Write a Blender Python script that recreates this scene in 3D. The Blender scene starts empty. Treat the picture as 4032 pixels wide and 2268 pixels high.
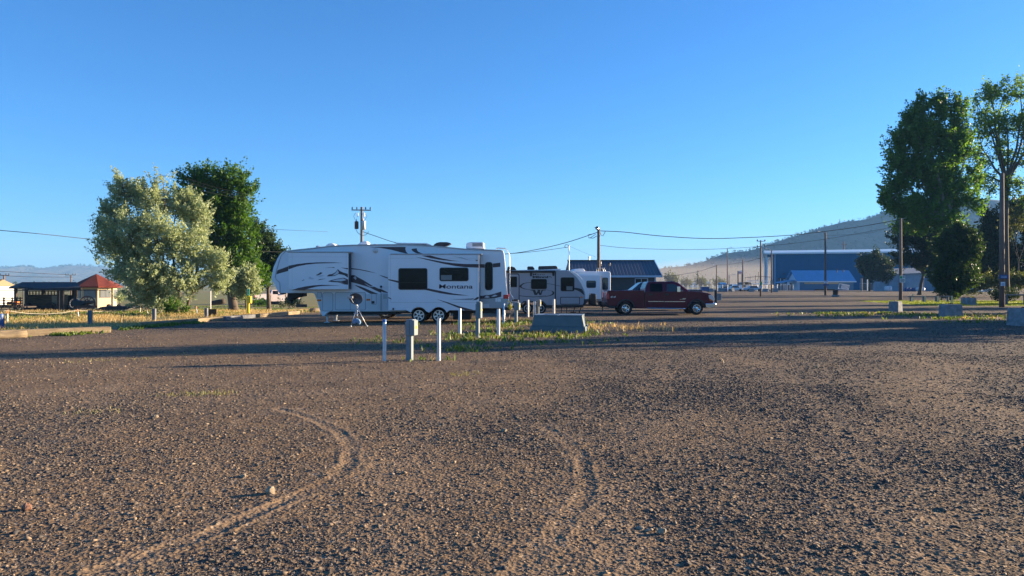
import bpy, math, random
import numpy as np
from mathutils import Vector, Matrix
R = math.radians
random.seed(11)
rng = np.random.default_rng(11)
scene = bpy.context.scene
COL = scene.collection

# ---- camera model used to read positions off the photograph (4032 x 2268) ----
F, CX, HY, H = 3028.0, 2016.0, 1122.0, 1.70
def P(px, py, Y): return Vector(((px-CX)/F*Y, Y, H-(py-HY)/F*Y))
def GY(py, z=0.0): return F*(H-z)/(py-HY)
def G(px, py, z=0.0):
    Y = GY(py, z); return Vector(((px-CX)/F*Y, Y, z))

# ---------------------------------------------------------------- properties
def tag(o, label=None, cat=None, group=None, kind=None):
    if label: o['label'] = label
    if cat: o['category'] = cat
    if group: o['group'] = group
    if kind: o['kind'] = kind
    return o
def thing(name, label, cat, loc=(0, 0, 0), rz=0.0, group=None):
    o = bpy.data.objects.new(name, None); COL.objects.link(o)
    o.empty_display_size = .3
    o.location = loc; o.rotation_euler = (0, 0, rz)
    return tag(o, label, cat, group)
def rootloc(o):
    while o.parent is not None: o = o.parent
    return Vector(o.location)
def copy_tree(o, parent=None):
    c = o.copy(); COL.objects.link(c)
    if parent is not None: c.parent = parent
    for ch in list(o.children): copy_tree(ch, c)
    return c

# ---------------------------------------------------------------- mesh builder
class MB:
    def __init__(s): s.v, s.f, s.m = [], [], []
    def add(s, vs, fs, mi=0):
        n = len(s.v); s.v += [tuple(p) for p in vs]
        s.f += [tuple(i+n for i in f) for f in fs]; s.m += [mi]*len(fs)
        return s
    def box(s, x0, x1, y0, y1, z0, z1, mi=0):
        vs = [(x, y, z) for x in (x0, x1) for y in (y0, y1) for z in (z0, z1)]
        return s.add(vs, [(0,1,3,2),(4,6,7,5),(0,4,5,1),(2,3,7,6),(0,2,6,4),(1,5,7,3)], mi)
    def obox(s, c, sx, sy, sz, M=None, mi=0):
        vs = [Vector((a*sx/2, b*sy/2, d*sz/2)) for a in (-1,1) for b in (-1,1) for d in (-1,1)]
        c = Vector(c)
        vs = [(M @ v if M else v)+c for v in vs]
        return s.add(vs, [(0,1,3,2),(4,6,7,5),(0,4,5,1),(2,3,7,6),(0,2,6,4),(1,5,7,3)], mi)
    def prism(s, poly, y0, y1, mi=0):           # poly in (x, z), swept along y
        n = len(poly)
        vs = [(x, y0, z) for x, z in poly]+[(x, y1, z) for x, z in poly]
        fs = [tuple(range(n)), tuple(range(2*n-1, n-1, -1))]
        fs += [(i, (i+1) % n, n+(i+1) % n, n+i) for i in range(n)]
        return s.add(vs, fs, mi)
    def prism_x(s, poly, x0, x1, mi=0):         # poly in (y, z), swept along x
        n = len(poly)
        vs = [(x0, y, z) for y, z in poly]+[(x1, y, z) for y, z in poly]
        fs = [tuple(range(n)), tuple(range(2*n-1, n-1, -1))]
        fs += [(i, (i+1) % n, n+(i+1) % n, n+i) for i in range(n)]
        return s.add(vs, fs, mi)
    def prism_z(s, poly, z0, z1, mi=0, top=None):
        n = len(poly); top = top or poly
        vs = [(x, y, z0) for x, y in poly]+[(x, y, z1) for x, y in top]
        fs = [tuple(range(n)), tuple(range(2*n-1, n-1, -1))]
        fs += [(i, (i+1) % n, n+(i+1) % n, n+i) for i in range(n)]
        return s.add(vs, fs, mi)
    def cyl(s, a, b, r0, r1=None, n=10, mi=0, cap=True):
        r1 = r0 if r1 is None else r1
        a, b = Vector(a), Vector(b); d = (b-a)
        if d.length < 1e-6: return s
        d.normalize()
        u = d.orthogonal().normalized(); w = d.cross(u)
        vs = []
        for p, r in ((a, r0), (b, r1)):
            vs += [p+(u*math.cos(2*math.pi*i/n)+w*math.sin(2*math.pi*i/n))*r for i in range(n)]
        fs = [(i, (i+1) % n, n+(i+1) % n, n+i) for i in range(n)]
        if cap: fs += [tuple(range(n-1, -1, -1)), tuple(range(n, 2*n))]
        return s.add(vs, fs, mi)
    def tube(s, pts, r, n=6, mi=0, cap=True):
        pts = [Vector(p) for p in pts]; k = len(pts)
        rs = r if isinstance(r, (list, tuple)) else [r]*k
        vs = []; u = None
        for i, p in enumerate(pts):
            d = (pts[min(i+1, k-1)]-pts[max(i-1, 0)])
            d = d.normalized() if d.length > 1e-9 else Vector((0, 0, 1))
            if u is None: u = d.orthogonal().normalized()
            else:
                u = u-d*u.dot(d)
                u = u.normalized() if u.length > 1e-6 else d.orthogonal().normalized()
            w = d.cross(u)
            vs += [p+(u*math.cos(2*math.pi*j/n)+w*math.sin(2*math.pi*j/n))*rs[i] for j in range(n)]
        fs = [(i*n+j, i*n+(j+1) % n, (i+1)*n+(j+1) % n, (i+1)*n+j) for i in range(k-1) for j in range(n)]
        if cap: fs += [tuple(range(n-1, -1, -1)), tuple((k-1)*n+j for j in range(n))]
        return s.add(vs, fs, mi)
    def lathe(s, prof, c, axis='y', n=24, mi=0, cap=None):   # prof: (radius, offset along axis)
        c = Vector(c); vs = []
        for r, t in prof:
            for j in range(n):
                a = 2*math.pi*j/n; p, q = r*math.cos(a), r*math.sin(a)
                vs.append(c+(Vector((p, t, q)) if axis == 'y' else Vector((p, q, t)) if axis == 'z' else Vector((t, p, q))))
        k = len(prof)
        fs = [(i*n+j, i*n+(j+1) % n, (i+1)*n+(j+1) % n, (i+1)*n+j) for i in range(k-1) for j in range(n)]
        cap = (axis == 'z') if cap is None else cap
        if cap and prof[0][0] > 1e-4: fs.append(tuple(range(n-1, -1, -1)))
        if cap and prof[-1][0] > 1e-4: fs.append(tuple((k-1)*n+j for j in range(n)))
        return s.add(vs, fs, mi)
    def ball(s, c, rx, ry=None, rz=None, n=10, m=7, jit=0.0, mi=0):
        ry = rx if ry is None else ry; rz = rx if rz is None else rz
        c = Vector(c); vs = [c+Vector((0, 0, rz))]
        for i in range(1, m):
            t = math.pi*i/m
            for j in range(n):
                a = 2*math.pi*j/n; q = 1+random.uniform(-jit, jit)
                vs.append(c+Vector((rx*math.sin(t)*math.cos(a)*q, ry*math.sin(t)*math.sin(a)*q, rz*math.cos(t)*q)))
        vs.append(c-Vector((0, 0, rz))); L = len(vs)-1
        fs = [(0, 1+j, 1+(j+1) % n) for j in range(n)]
        for i in range(m-2):
            fs += [(1+i*n+j, 1+(i+1)*n+j, 1+(i+1)*n+(j+1) % n, 1+i*n+(j+1) % n) for j in range(n)]
        fs += [(L, 1+(m-2)*n+(j+1) % n, 1+(m-2)*n+j) for j in range(n)]
        return s.add(vs, fs, mi)
    def build(s, name, mat, parent=None, smooth=False, bevel=0.0, seg=2, local=False, auto=None):
        o0 = Vector((0, 0, 0)) if (parent is None or local) else rootloc(parent)
        me = bpy.data.meshes.new(name)
        me.from_pydata([tuple(Vector(v)-o0) for v in s.v], [], s.f)
        mats = mat if isinstance(mat, (list, tuple)) else [mat]
        for m in mats: me.materials.append(m)
        if len(mats) > 1: me.polygons.foreach_set('material_index', s.m)
        import bmesh
        bm = bmesh.new(); bm.from_mesh(me)
        bmesh.ops.recalc_face_normals(bm, faces=bm.faces[:]); bm.to_mesh(me); bm.free()
        if smooth or auto:
            me.polygons.foreach_set('use_smooth', [True]*len(me.polygons))
            if auto: me.set_sharp_from_angle(angle=R(auto))
        me.update()
        o = bpy.data.objects.new(name, me); COL.objects.link(o)
        if parent is not None: o.parent = parent
        if bevel > 0:
            b = o.modifiers.new('bevel', 'BEVEL'); b.width = bevel; b.segments = seg
            b.limit_method = 'ANGLE'; b.angle_limit = R(40); b.harden_normals = False
        return o

def np_mesh(name, verts, faces, mat, parent=None, attrs=None, smooth=False):
    """verts (N,3) float, faces (M,k) int -> object"""
    me = bpy.data.meshes.new(name)
    verts = np.asarray(verts, np.float32)
    if parent is not None: verts = verts-np.array(rootloc(parent), np.float32)
    faces = np.asarray(faces, np.int32); k = faces.shape[1]; M = len(faces)
    me.vertices.add(len(verts)); me.vertices.foreach_set('co', verts.ravel())
    me.loops.add(M*k); me.loops.foreach_set('vertex_index', faces.ravel())
    me.polygons.add(M); me.polygons.foreach_set('loop_start', np.arange(0, M*k, k, dtype=np.int32))
    if smooth: me.polygons.foreach_set('use_smooth', np.ones(M, bool))
    for an, (dom, data) in (attrs or {}).items():
        a = me.attributes.new(an, 'FLOAT', dom); a.data.foreach_set('value', np.asarray(data, np.float32))
    me.materials.append(mat); me.update(calc_edges=True)
    o = bpy.data.objects.new(name, me); COL.objects.link(o)
    if parent is not None: o.parent = parent
    return o

def rrect(x0, x1, z0, z1, r, n=4):
    out = []
    for cx, cz, a0 in ((x1-r, z1-r, 0), (x0+r, z1-r, 90), (x0+r, z0+r, 180), (x1-r, z0+r, 270)):
        for i in range(n+1):
            a = R(a0+90*i/n); out.append((cx+r*math.cos(a), cz+r*math.sin(a)))
    return out

# ---------------------------------------------------------------- numpy noise
def vnoise(x, y, seed=0):
    xi = np.floor(x).astype(np.int64); yi = np.floor(y).astype(np.int64)
    fx = x-xi; fy = y-yi; fx = fx*fx*(3-2*fx); fy = fy*fy*(3-2*fy)
    def hsh(a, b):
        h = (a*374761393+b*668265263+seed*982451653) & 0xffffffff
        h = ((h ^ (h >> 13))*1274126177) & 0xffffffff
        return ((h ^ (h >> 16)) & 0xffff)/65535.0
    return (hsh(xi, yi)*(1-fx)+hsh(xi+1, yi)*fx)*(1-fy)+(hsh(xi, yi+1)*(1-fx)+hsh(xi+1, yi+1)*fx)*fy
def fbm(x, y, seed=0, oct=4):
    t = 0; a = .5
    for i in range(oct):
        t = t+a*vnoise(x, y, seed+i*17); x = x*2.03+3.1; y = y*2.03-1.7; a *= .5
    return t/(1-.5**oct)
def sstep(a, b, x):
    t = np.clip((x-a)/(b-a), 0, 1); return t*t*(3-2*t)

# ---------------------------------------------------------------- materials
def nodes_of(name):
    m = bpy.data.materials.new(name); m.use_nodes = True
    nt = m.node_tree; nt.nodes.clear()
    return m, nt
def N(nt, t, **kw):
    n = nt.nodes.new(t)
    for k, v in kw.items():
        if k.startswith('i_'):
            key = k[2:]
            n.inputs[int(key) if key.isdigit() else key.replace('_', ' ')].default_value = v
        else: setattr(n, k, v)
    return n
def c4(c): return (c[0], c[1], c[2], 1.0)
def mat(name, col, rough=.6, metal=0.0, var=.12, scale=2.0, bump=0.0, bscale=30.0, spec=.5, coat=0.0, col2=None, stretch=(1, 1, 1), aniso=None):
    m, nt = nodes_of(name); L = nt.links
    out = N(nt, 'ShaderNodeOutputMaterial'); b = N(nt, 'ShaderNodeBsdfPrincipled')
    L.new(b.outputs[0], out.inputs[0])
    b.inputs['Roughness'].default_value = rough; b.inputs['Metallic'].default_value = metal
    b.inputs['Specular IOR Level'].default_value = spec
    if coat: b.inputs['Coat Weight'].default_value = coat; b.inputs['Coat Roughness'].default_value = .05
    tc = N(nt, 'ShaderNodeTexCoord'); mp = N(nt, 'ShaderNodeMapping'); mp.inputs['Scale'].default_value = stretch
    L.new(tc.outputs['Object'], mp.inputs[0])
    no = N(nt, 'ShaderNodeTexNoise', i_Scale=scale, i_Detail=5.0, i_Roughness=.6)
    L.new(mp.outputs[0], no.inputs['Vector'])
    rp = N(nt, 'ShaderNodeMapRange'); rp.inputs['From Min'].default_value = .3; rp.inputs['From Max'].default_value = .7
    L.new(no.outputs['Fac'], rp.inputs[0])
    mx = N(nt, 'ShaderNodeMix', data_type='RGBA')
    a = tuple(max(0, c*(1-var)) for c in col); z = col2 if col2 else tuple(min(1, c*(1+var)) for c in col)
    mx.inputs['A'].default_value = c4(a); mx.inputs['B'].default_value = c4(z)
    L.new(rp.outputs[0], mx.inputs['Factor']); L.new(mx.outputs['Result'], b.inputs['Base Color'])
    if bump:
        n2 = N(nt, 'ShaderNodeTexNoise', i_Scale=bscale, i_Detail=4.0)
        L.new(mp.outputs[0], n2.inputs['Vector'])
        bp = N(nt, 'ShaderNodeBump', i_Strength=bump, i_Distance=.02)
        L.new(n2.outputs['Fac'], bp.inputs['Height']); L.new(bp.outputs[0], b.inputs['Normal'])
    return m
def ribbed(name, col, period=.3, axis=0, rough=.5, depth=.35, var=.06, metal=0.0, spec=.5):
    """sheet-metal cladding: raised ribs every `period` metres along a local axis"""
    m = mat(name, col, rough, metal, var, .6, spec=spec); nt = m.node_tree; L = nt.links
    b = next(n for n in nt.nodes if n.type == 'BSDF_PRINCIPLED')
    tc = N(nt, 'ShaderNodeTexCoord'); sx = N(nt, 'ShaderNodeSeparateXYZ'); L.new(tc.outputs['Object'], sx.inputs[0])
    d = N(nt, 'ShaderNodeMath', operation='DIVIDE'); d.inputs[1].default_value = period; L.new(sx.outputs[axis], d.inputs[0])
    f = N(nt, 'ShaderNodeMath', operation='FRACT'); L.new(d.outputs[0], f.inputs[0])
    s = N(nt, 'ShaderNodeMath', operation='PINGPONG'); s.inputs[1].default_value = .5; L.new(f.outputs[0], s.inputs[0])
    r = N(nt, 'ShaderNodeMapRange'); r.inputs['From Min'].default_value = .05; r.inputs['From Max'].default_value = .2; L.new(s.outputs[0], r.inputs[0])
    bp = N(nt, 'ShaderNodeBump', i_Strength=depth, i_Distance=.05); L.new(r.outputs[0], bp.inputs['Height']); L.new(bp.outputs[0], b.inputs['Normal'])
    return m
def leafmat(name, c1, c2, transl=.35, rough=.5, spec=.3, tcol=None):
    m, nt = nodes_of(name); L = nt.links
    out = N(nt, 'ShaderNodeOutputMaterial')
    at = N(nt, 'ShaderNodeAttribute', attribute_name='tint')
    mx = N(nt, 'ShaderNodeMix', data_type='RGBA'); mx.inputs['A'].default_value = c4(c1); mx.inputs['B'].default_value = c4(c2)
    L.new(at.outputs['Fac'], mx.inputs['Factor'])
    b = N(nt, 'ShaderNodeBsdfPrincipled'); b.inputs['Roughness'].default_value = rough; b.inputs['Specular IOR Level'].default_value = spec
    L.new(mx.outputs['Result'], b.inputs['Base Color'])
    t = N(nt, 'ShaderNodeBsdfTranslucent')
    tm = N(nt, 'ShaderNodeMix', data_type='RGBA', blend_type='MULTIPLY'); tm.inputs['Factor'].default_value = 1
    tm.inputs['B'].default_value = c4(tcol or (1.3, 1.25, .5)); L.new(mx.outputs['Result'], tm.inputs['A'])
    L.new(tm.outputs['Result'], t.inputs['Color'])
    ms = N(nt, 'ShaderNodeMixShader'); ms.inputs[0].default_value = transl
    L.new(b.outputs[0], ms.inputs[1]); L.new(t.outputs[0], ms.inputs[2]); L.new(ms.outputs[0], out.inputs[0])
    return m

M = {}
M['gel'] = mat('white_gelcoat', (.74, .75, .77), .28, var=.03, scale=.8, coat=.3)
M['gelgrey'] = mat('pale_grey_gelcoat', (.56, .57, .58), .35, var=.04)
M['micro'] = mat('mid_grey_gelcoat', (.30, .31, .34), .3, var=.04, coat=.2)
M['gelwarm'] = mat('grey_lower_panel', (.40, .40, .40), .4, var=.05)
M['trim'] = mat('dull_trim', (.45, .42, .40), .5, var=.15, scale=6)
M['black'] = mat('black_plastic', (.018, .018, .02), .5, var=.2)
M['maroon_decal'] = mat('maroon_decal', (.055, .028, .034), .35, var=.25, scale=3)
M['grey_decal'] = mat('grey_decal', (.25, .27, .30), .35, var=.25, scale=5)
M['silver_decal'] = mat('silver_decal', (.55, .57, .6), .35, var=.1, scale=5)
M['glass'] = mat('dark_glass', (.008, .009, .011), .06, var=.3, spec=.12)
M['glass2'] = mat('tinted_glass', (.03, .05, .06), .05, var=.2, spec=.6)
M['curtain'] = mat('curtain_glass', (.16, .17, .17), .25, var=.15, stretch=(12, 1, 1))
M['rubber'] = mat('tyre_rubber', (.016, .016, .017), .85, var=.25, scale=8, bump=.2)
M['alloy'] = mat('alloy', (.62, .63, .65), .3, metal=.85, var=.08)
M['chrome'] = mat('chrome', (.75, .76, .78), .12, metal=1, var=.03)
M['steel'] = mat('galvanised_steel', (.52, .54, .56), .42, metal=.7, var=.15, scale=7)
M['pipe'] = mat('white_painted_pipe', (.52, .51, .49), .5, metal=.1, var=.1, scale=5, bump=.15, col2=(.72, .72, .71), stretch=(3, 3, .8))
M['blue_paint'] = mat('blue_paint', (.03, .16, .45), .5)
M['pedestal'] = mat('grey_green_enamel', (.18, .215, .225), .45, var=.08, scale=4, bump=.06)
M['vault'] = mat('grey_green_vault', (.115, .15, .155), .7, var=.12, scale=3, bump=.25, bscale=60)
M['yellow'] = mat('yellow_plastic', (.85, .58, .015), .45, var=.06)
M['orange'] = mat('orange_plastic', (.80, .18, .02), .5, var=.1)
M['green_sign'] = mat('green_sign', (.03, .35, .13), .5, var=.05)
M['white'] = mat('white_paint', (.78, .78, .77), .5, var=.04)
M['white_rust'] = mat('chalky_white_paint', (.76, .72, .70), .55, var=.05, col2=(.6, .40, .34), scale=1.5)
M['red'] = mat('red_lens', (.5, .012, .012), .2, var=.05, spec=.6)
M['amber'] = mat('amber_lens', (.75, .16, .015), .25, var=.05)
M['lens'] = mat('clear_lens', (.65, .6, .55), .12, var=.05)
M['wood_pole'] = mat('weathered_pole', (.17, .115, .085), .85, var=.35, scale=5, stretch=(3, 3, .3), bump=.5)
M['wood_grey'] = mat('grey_post_wood', (.15, .15, .16), .85, var=.25, scale=6, stretch=(4, 4, .5), bump=.4)
M['timber'] = mat('tan_timber', (.23, .165, .095), .9, var=.3, scale=4, stretch=(.6, 4, 4), bump=.6, col2=(.33, .25, .15))
M['wood_dark'] = mat('dark_old_wood', (.055, .04, .03), .85, var=.4, scale=4, bump=.4)
M['rust'] = mat('rusty_iron', (.11, .045, .025), .8, var=.5, scale=6, bump=.3)
M['iron'] = mat('black_iron', (.02, .02, .022), .6, var=.4, scale=5)
M['brown_board'] = mat('brown_boards', (.075, .048, .022), .9, var=.5, scale=2.5, stretch=(1, 1, 4))
M['shingle_dark'] = mat('dark_shingles', (.035, .036, .042), .9, var=.4, scale=5, bump=.6, bscale=15)
M['shingle_red'] = mat('red_shingles', (.15, .022, .010), .95, var=.22, scale=4, bump=.5, bscale=12)
M['cream'] = mat('cream_siding', (.60, .47, .28), .7, var=.06)
M['concrete'] = mat('concrete', (.22, .225, .23), .95, var=.35, scale=4, bump=.4, bscale=25)
M['blue_wall'] = ribbed('blue_cladding', (.004, .125, .23), .6, 0, .9, .5, spec=.05)
M['blue_shed'] = ribbed('blue_board', (.06, .17, .29), .3, 0, .6, .4)
M['pale_roof'] = ribbed('pale_metal_roof', (.40, .54, .64), .6, 0, .4, .3)
M['blue_roof'] = ribbed('light_blue_roof', (.12, .34, .55), .5, 0, .7, .4, spec=.2)
M['dark_roof'] = ribbed('dark_metal_roof', (.045, .055, .08), .42, 0, .38, .9)
M['dark_wall'] = mat('dark_lap_siding', (.05, .048, .05), .7, var=.12)
M['trimblue'] = mat('pale_blue_trim', (.42, .52, .62), .5, var=.04)
M['grey_shed'] = ribbed('grey_corrugated', (.18, .27, .35), .25, 0, .6, .5, var=.2)
M['grey_roof'] = mat('weathered_roof', (.20, .22, .24), .7, var=.35, scale=1.2, stretch=(3, .4, 1))
M['bark'] = mat('bark', (.10, .075, .055), .95, var=.35, scale=5, stretch=(3, 3, .6), bump=.6)
M['bark_pale'] = mat('pale_bark', (.22, .20, .17), .95, var=.35, scale=5, stretch=(3, 3, .6), bump=.5)
M['cable'] = mat('cable', (.012, .013, .014), .6)
M['white_tank'] = mat('white_tank', (.55, .58, .62), .4, var=.06)
M['blue_barrel'] = mat('blue_barrel', (.02, .07, .22), .45, var=.1)
M['cloth'] = mat('pale_blue_cloth', (.16, .28, .42), .9, var=.2, scale=9, bump=.5)
M['dish'] = mat('dish_grey', (.05, .055, .07), .5, var=.1)
M['maroon'] = mat('maroon_paint', (.085, .003, .014), .3, var=.05, coat=.45, spec=.25)
M['navy'] = mat('navy_paint', (.015, .02, .035), .22, var=.05, coat=1.0)
M['blackpaint'] = mat('black_car_paint', (.012, .012, .014), .22, var=.05, coat=1.0)
M['rope'] = mat('rope', (.4, .36, .3), .8)
# ================================================================ camera, sky, sun
SUN_EL, SUN_AZ = R(10.5), R(18.0)        # azimuth measured from +X towards +Y
cam = bpy.data.cameras.new('camera'); cam.sensor_width = 36; cam.lens = 36*F/4032
cam.shift_y = -12/4032; cam.clip_start = .1; cam.clip_end = 20000
co = bpy.data.objects.new('camera', cam); COL.objects.link(co)
co.location = (0, 0, H); co.rotation_euler = (R(90), 0, 0); scene.camera = co

w = bpy.data.worlds.new('World'); scene.world = w; w.use_nodes = True
nt = w.node_tree; nt.nodes.clear()
wo = N(nt, 'ShaderNodeOutputWorld'); bg = N(nt, 'ShaderNodeBackground'); bg.inputs[1].default_value = .071
sky = N(nt, 'ShaderNodeTexSky', sky_type='NISHITA'); sky.sun_disc = False
sky.sun_elevation = SUN_EL; sky.sun_rotation = R(90)-SUN_AZ
sky.altitude = 1500; sky.air_density = 1.0; sky.dust_density = 1.0; sky.ozone_density = 6.0
hs = N(nt, 'ShaderNodeHueSaturation'); hs.inputs['Saturation'].default_value = 1.06
nt.links.new(sky.outputs[0], hs.inputs['Color']); nt.links.new(hs.outputs[0], bg.inputs[0]); nt.links.new(bg.outputs[0], wo.inputs[0])
sl = bpy.data.lights.new('sun', 'SUN'); sl.energy = 5.0; sl.angle = R(.53); sl.color = (1.0, .79, .53)
so = bpy.data.objects.new('sun', sl); COL.objects.link(so)
sdir = Vector((math.cos(SUN_EL)*math.cos(SUN_AZ), math.cos(SUN_EL)*math.sin(SUN_AZ), math.sin(SUN_EL)))
so.rotation_euler = (-sdir).to_track_quat('-Z', 'Y').to_euler(); so.location = (60, 20, 40)
vs = scene.view_settings; scene.display_settings.display_device = 'sRGB'
vs.view_transform = 'Standard'; vs.look = 'None'; vs.gamma = 1; vs.exposure = 2.0
scene.cycles.max_bounces = 6; scene.cycles.diffuse_bounces = 3; scene.cycles.glossy_bounces = 3
scene.cycles.transmission_bounces = 4; scene.cycles.volume_bounces = 0; scene.cycles.transparent_max_bounces = 8

# ================================================================ ground
def kerb_x(y):
    return np.interp(y, [0, 23, 27, 31.8, 34.8, 38.7, 45.2, 50, 58, 70, 400], [-17.5, -16.3, -15.6, -15.2, -14.5, -13.7, -12.8, -11, -4, 0, 14])
def grass_mask(x, y):
    d = kerb_x(y)-x+(fbm(x*.8, y*.8, 5)-.5)*1.2
    return sstep(-.2, .5, d)
def lawn_mask(x, y):
    return sstep(0, .8, x-(33.5+.12*(y-60)))*sstep(62.5, 63.5, y)*(1-sstep(81, 83, y))
TR = [[(700,1030),(760,1046),(815,1068),(862,1092),(884,1122),(876,1162),(835,1203),(760,1243),(640,1295),(520,1345),(400,1392),(250,1440)],
      [(1355,1066),(1390,1082),(1440,1115),(1468,1160),(1474,1215),(1456,1270),(1400,1340),(1345,1400),(1290,1455)],
      [(1960,940),(2010,965),(2060,1005),(2095,1045),(2130,1100),(2200,1180)],
      [(2250,1330),(2330,1390),(2400,1440)], [(1500,1440),(1530,1405),(1545,1380)]]
TRK = [np.array([[*G(px*4032/2576, py*4032/2576).xy] for px, py in t]) for t in TR]
TRW = [1.0, .8, .45, .6, .6]
def track_dist(x, y):
    """signed distance to the nearest wheel mark, its weight"""
    best = np.full(x.shape, 9.0); wt = np.zeros(x.shape); sg = np.ones(x.shape)
    for t, wgt in zip(TRK, TRW):
        for a, b in zip(t[:-1], t[1:]):
            ab = b-a; l2 = ab@ab
            u = np.clip(((x-a[0])*ab[0]+(y-a[1])*ab[1])/l2, 0, 1)
            dx = x-(a[0]+u*ab[0]); dy = y-(a[1]+u*ab[1]); d = np.hypot(dx, dy)
            k = d < best; best = np.where(k, d, best); wt = np.where(k, wgt, wt); sg = np.where(k, np.sign(dx*ab[1]-dy*ab[0]), sg)
    return best*sg, wt
def coarse_mask(x, y):
    f = fbm(x*.30+2, y*.20, 31, 4)+.34*sstep(-.12, .34, x/np.maximum(y, 2))-.07+.16*sstep(16, 34, y)
    lane = np.exp(-((x-(.36*y-.9))/1.1)**2)*.16+np.exp(-((x-(.50*y+.3))/.8)**2)*.1
    return sstep(.38, .82, f-lane)
def ground_z(x, y):
    x = np.asarray(x, float); y = np.asarray(y, float)
    return -.85*sstep(44, 78, y)*sstep(-7, -22, x)
def micro_z(x, y, r):
    z = (fbm(x*.22, y*.22, 3)-.5)*.07+(fbm(x*1.7, y*1.7, 9, 3)-.5)*.022
    c = coarse_mask(x, y); near = 1-sstep(20, 45, r)
    z = z+(fbm(x*14, y*14, 21, 3)-.5)*(.006+.009*c)*near+(fbm(x*45, y*45, 22, 2)-.5)*.009*near
    d, wt = track_dist(x, y); d = d*1.7+(fbm(x*3, y*3, 78, 3)-.5)*.12; k = np.clip(1.5*fbm(x*2.6, y*2.6, 77, 3)+.15, .35, 1.4)
    z = z+wt*k*.16*(.035*np.exp(-((d-.17)/.06)**2)+.030*np.exp(-((d+.17)/.06)**2)-.030*np.exp(-(d/.09)**2)+.012*np.exp(-((np.abs(d)-.32)/.07)**2))
    # little spoil heap by the first utility post
    z = z+.05*np.exp(-(((x-.02)/.7)**2+((y-17.0)/.35)**2))+.05*np.exp(-(((x-1.75)/.55)**2+((y-16.9)/.3)**2))
    return z
an = np.concatenate([np.linspace(-180, -45, 28)[:-1], np.linspace(-45, 45, 1251), np.linspace(45, 180, 28)[1:-1]])
rr = [.05, .6, 1.4, 2.2, 3.0]
while rr[-1] < 7500:
    r = rr[-1]
    rr.append(r+max(.012, r*r/1307*.42) if r < 70 else r*1.035)
rr = np.array(rr); NA, NR = len(an), len(rr)
A, RR = np.meshgrid(np.radians(an), rr)
gx, gy = RR*np.sin(A), RR*np.cos(A)
gz = ground_z(gx, gy)
nearm = (rr < 75)
nz = micro_z(gx[nearm], gy[nearm], RR[nearm])*(1-sstep(50, 75, RR[nearm])); gz[nearm] += nz
gr = np.zeros_like(gx); gr[:] = grass_mask(gx, gy); lw = lawn_mask(gx, gy)
lotm = (1-gr)
gr = np.where((gy > 330) | (gy < -30), 1, gr)
td, tw = track_dist(gx[nearm], gy[nearm]); tr = np.zeros_like(gx)
tr[nearm] = tw*np.exp(-((np.abs(td))/.15)**4)*.5*np.clip(2*fbm(gx[nearm]*2.2, gy[nearm]*2.2, 79, 3)-.3, 0, 1)
ck = coarse_mask(gx, gy)
# broad swept lanes where wheels have pushed the loose stone aside
LN = [([(1880,880),(1960,950),(2060,1060),(2150,1180),(2230,1310),(2290,1440)], .45), ([(1700,900),(1640,980),(1600,1100),(1560,1240),(1540,1440)], .40), ([(2330,900),(2420,1000),(2500,1120),(2576,1240)], .4), ([(1100,960),(800,985),(500,1000),(100,985)], .5), ([(1200,1010),(1010,1120),(960,1260),(1000,1440)], .35), ([(300,960),(160,1060),(60,1200)], .35)]
px_, py_ = gx[nearm], gy[nearm]
for pl_, wd in LN:
    pts_ = np.array([[*G(a*4032/2576, b_*4032/2576).xy] for a, b_ in pl_]); dd = np.full(px_.shape, 9.)
    for a, b_ in zip(pts_[:-1], pts_[1:]):
        ab = b_-a; u = np.clip(((px_-a[0])*ab[0]+(py_-a[1])*ab[1])/(ab@ab), 0, 1); dd = np.minimum(dd, np.hypot(px_-(a[0]+u*ab[0]), py_-(a[1]+u*ab[1])))
    l_ = np.exp(-(dd/wd)**2)*np.clip(1.8*fbm(px_*1.1, py_*.8, 91, 4)-.35, 0, .8)
    tr[nearm] = np.maximum(tr[nearm], l_*.5); ck[nearm] *= 1-.7*l_
gi = np.arange(NA*NR).reshape(NR, NA)
q = np.stack([gi[:-1, :], gi[1:, :], np.roll(gi, -1, 1)[1:, :], np.roll(gi, -1, 1)[:-1, :]], -1).reshape(-1, 4)

m, nt = nodes_of('ground_soil'); L = nt.links
out = N(nt, 'ShaderNodeOutputMaterial'); b = N(nt, 'ShaderNodeBsdfPrincipled', i_Roughness=.95); b.inputs['Specular IOR Level'].default_value = .15
L.new(b.outputs[0], out.inputs[0])
tc = N(nt, 'ShaderNodeTexCoord'); vec = tc.outputs['Object']
def noise(sc, det=4, rgh=.6):
    n = N(nt, 'ShaderNodeTexNoise', i_Scale=sc, i_Detail=det, i_Roughness=rgh); L.new(vec, n.inputs['Vector']); return n
def mix(a, bb, fac, blend='MIX'):
    x = N(nt, 'ShaderNodeMix', data_type='RGBA', blend_type=blend)
    for k, v in (('A', a), ('B', bb)):
        if isinstance(v, tuple): x.inputs[k].default_value = c4(v)
        else: L.new(v, x.inputs[k])
    if isinstance(fac, float): x.inputs['Factor'].default_value = fac
    else: L.new(fac, x.inputs['Factor'])
    return x.outputs['Result']
def rng_(s, a, bb, c=0., d=1.):
    r = N(nt, 'ShaderNodeMapRange'); L.new(s, r.inputs[0])
    for i, v in enumerate((a, bb, c, d)): r.inputs[i+1].default_value = v
    return r.outputs[0]
def attr(n): return N(nt, 'ShaderNodeAttribute', attribute_name=n).outputs['Fac']
dirt = mix((.165, .104, .056), (.235, .155, .088), rng_(noise(.55).outputs['Fac'], .3, .7))
dirt = mix(dirt, (.275, .19, .113), rng_(noise(3.1, 6).outputs['Fac'], .52, .75))
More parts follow.
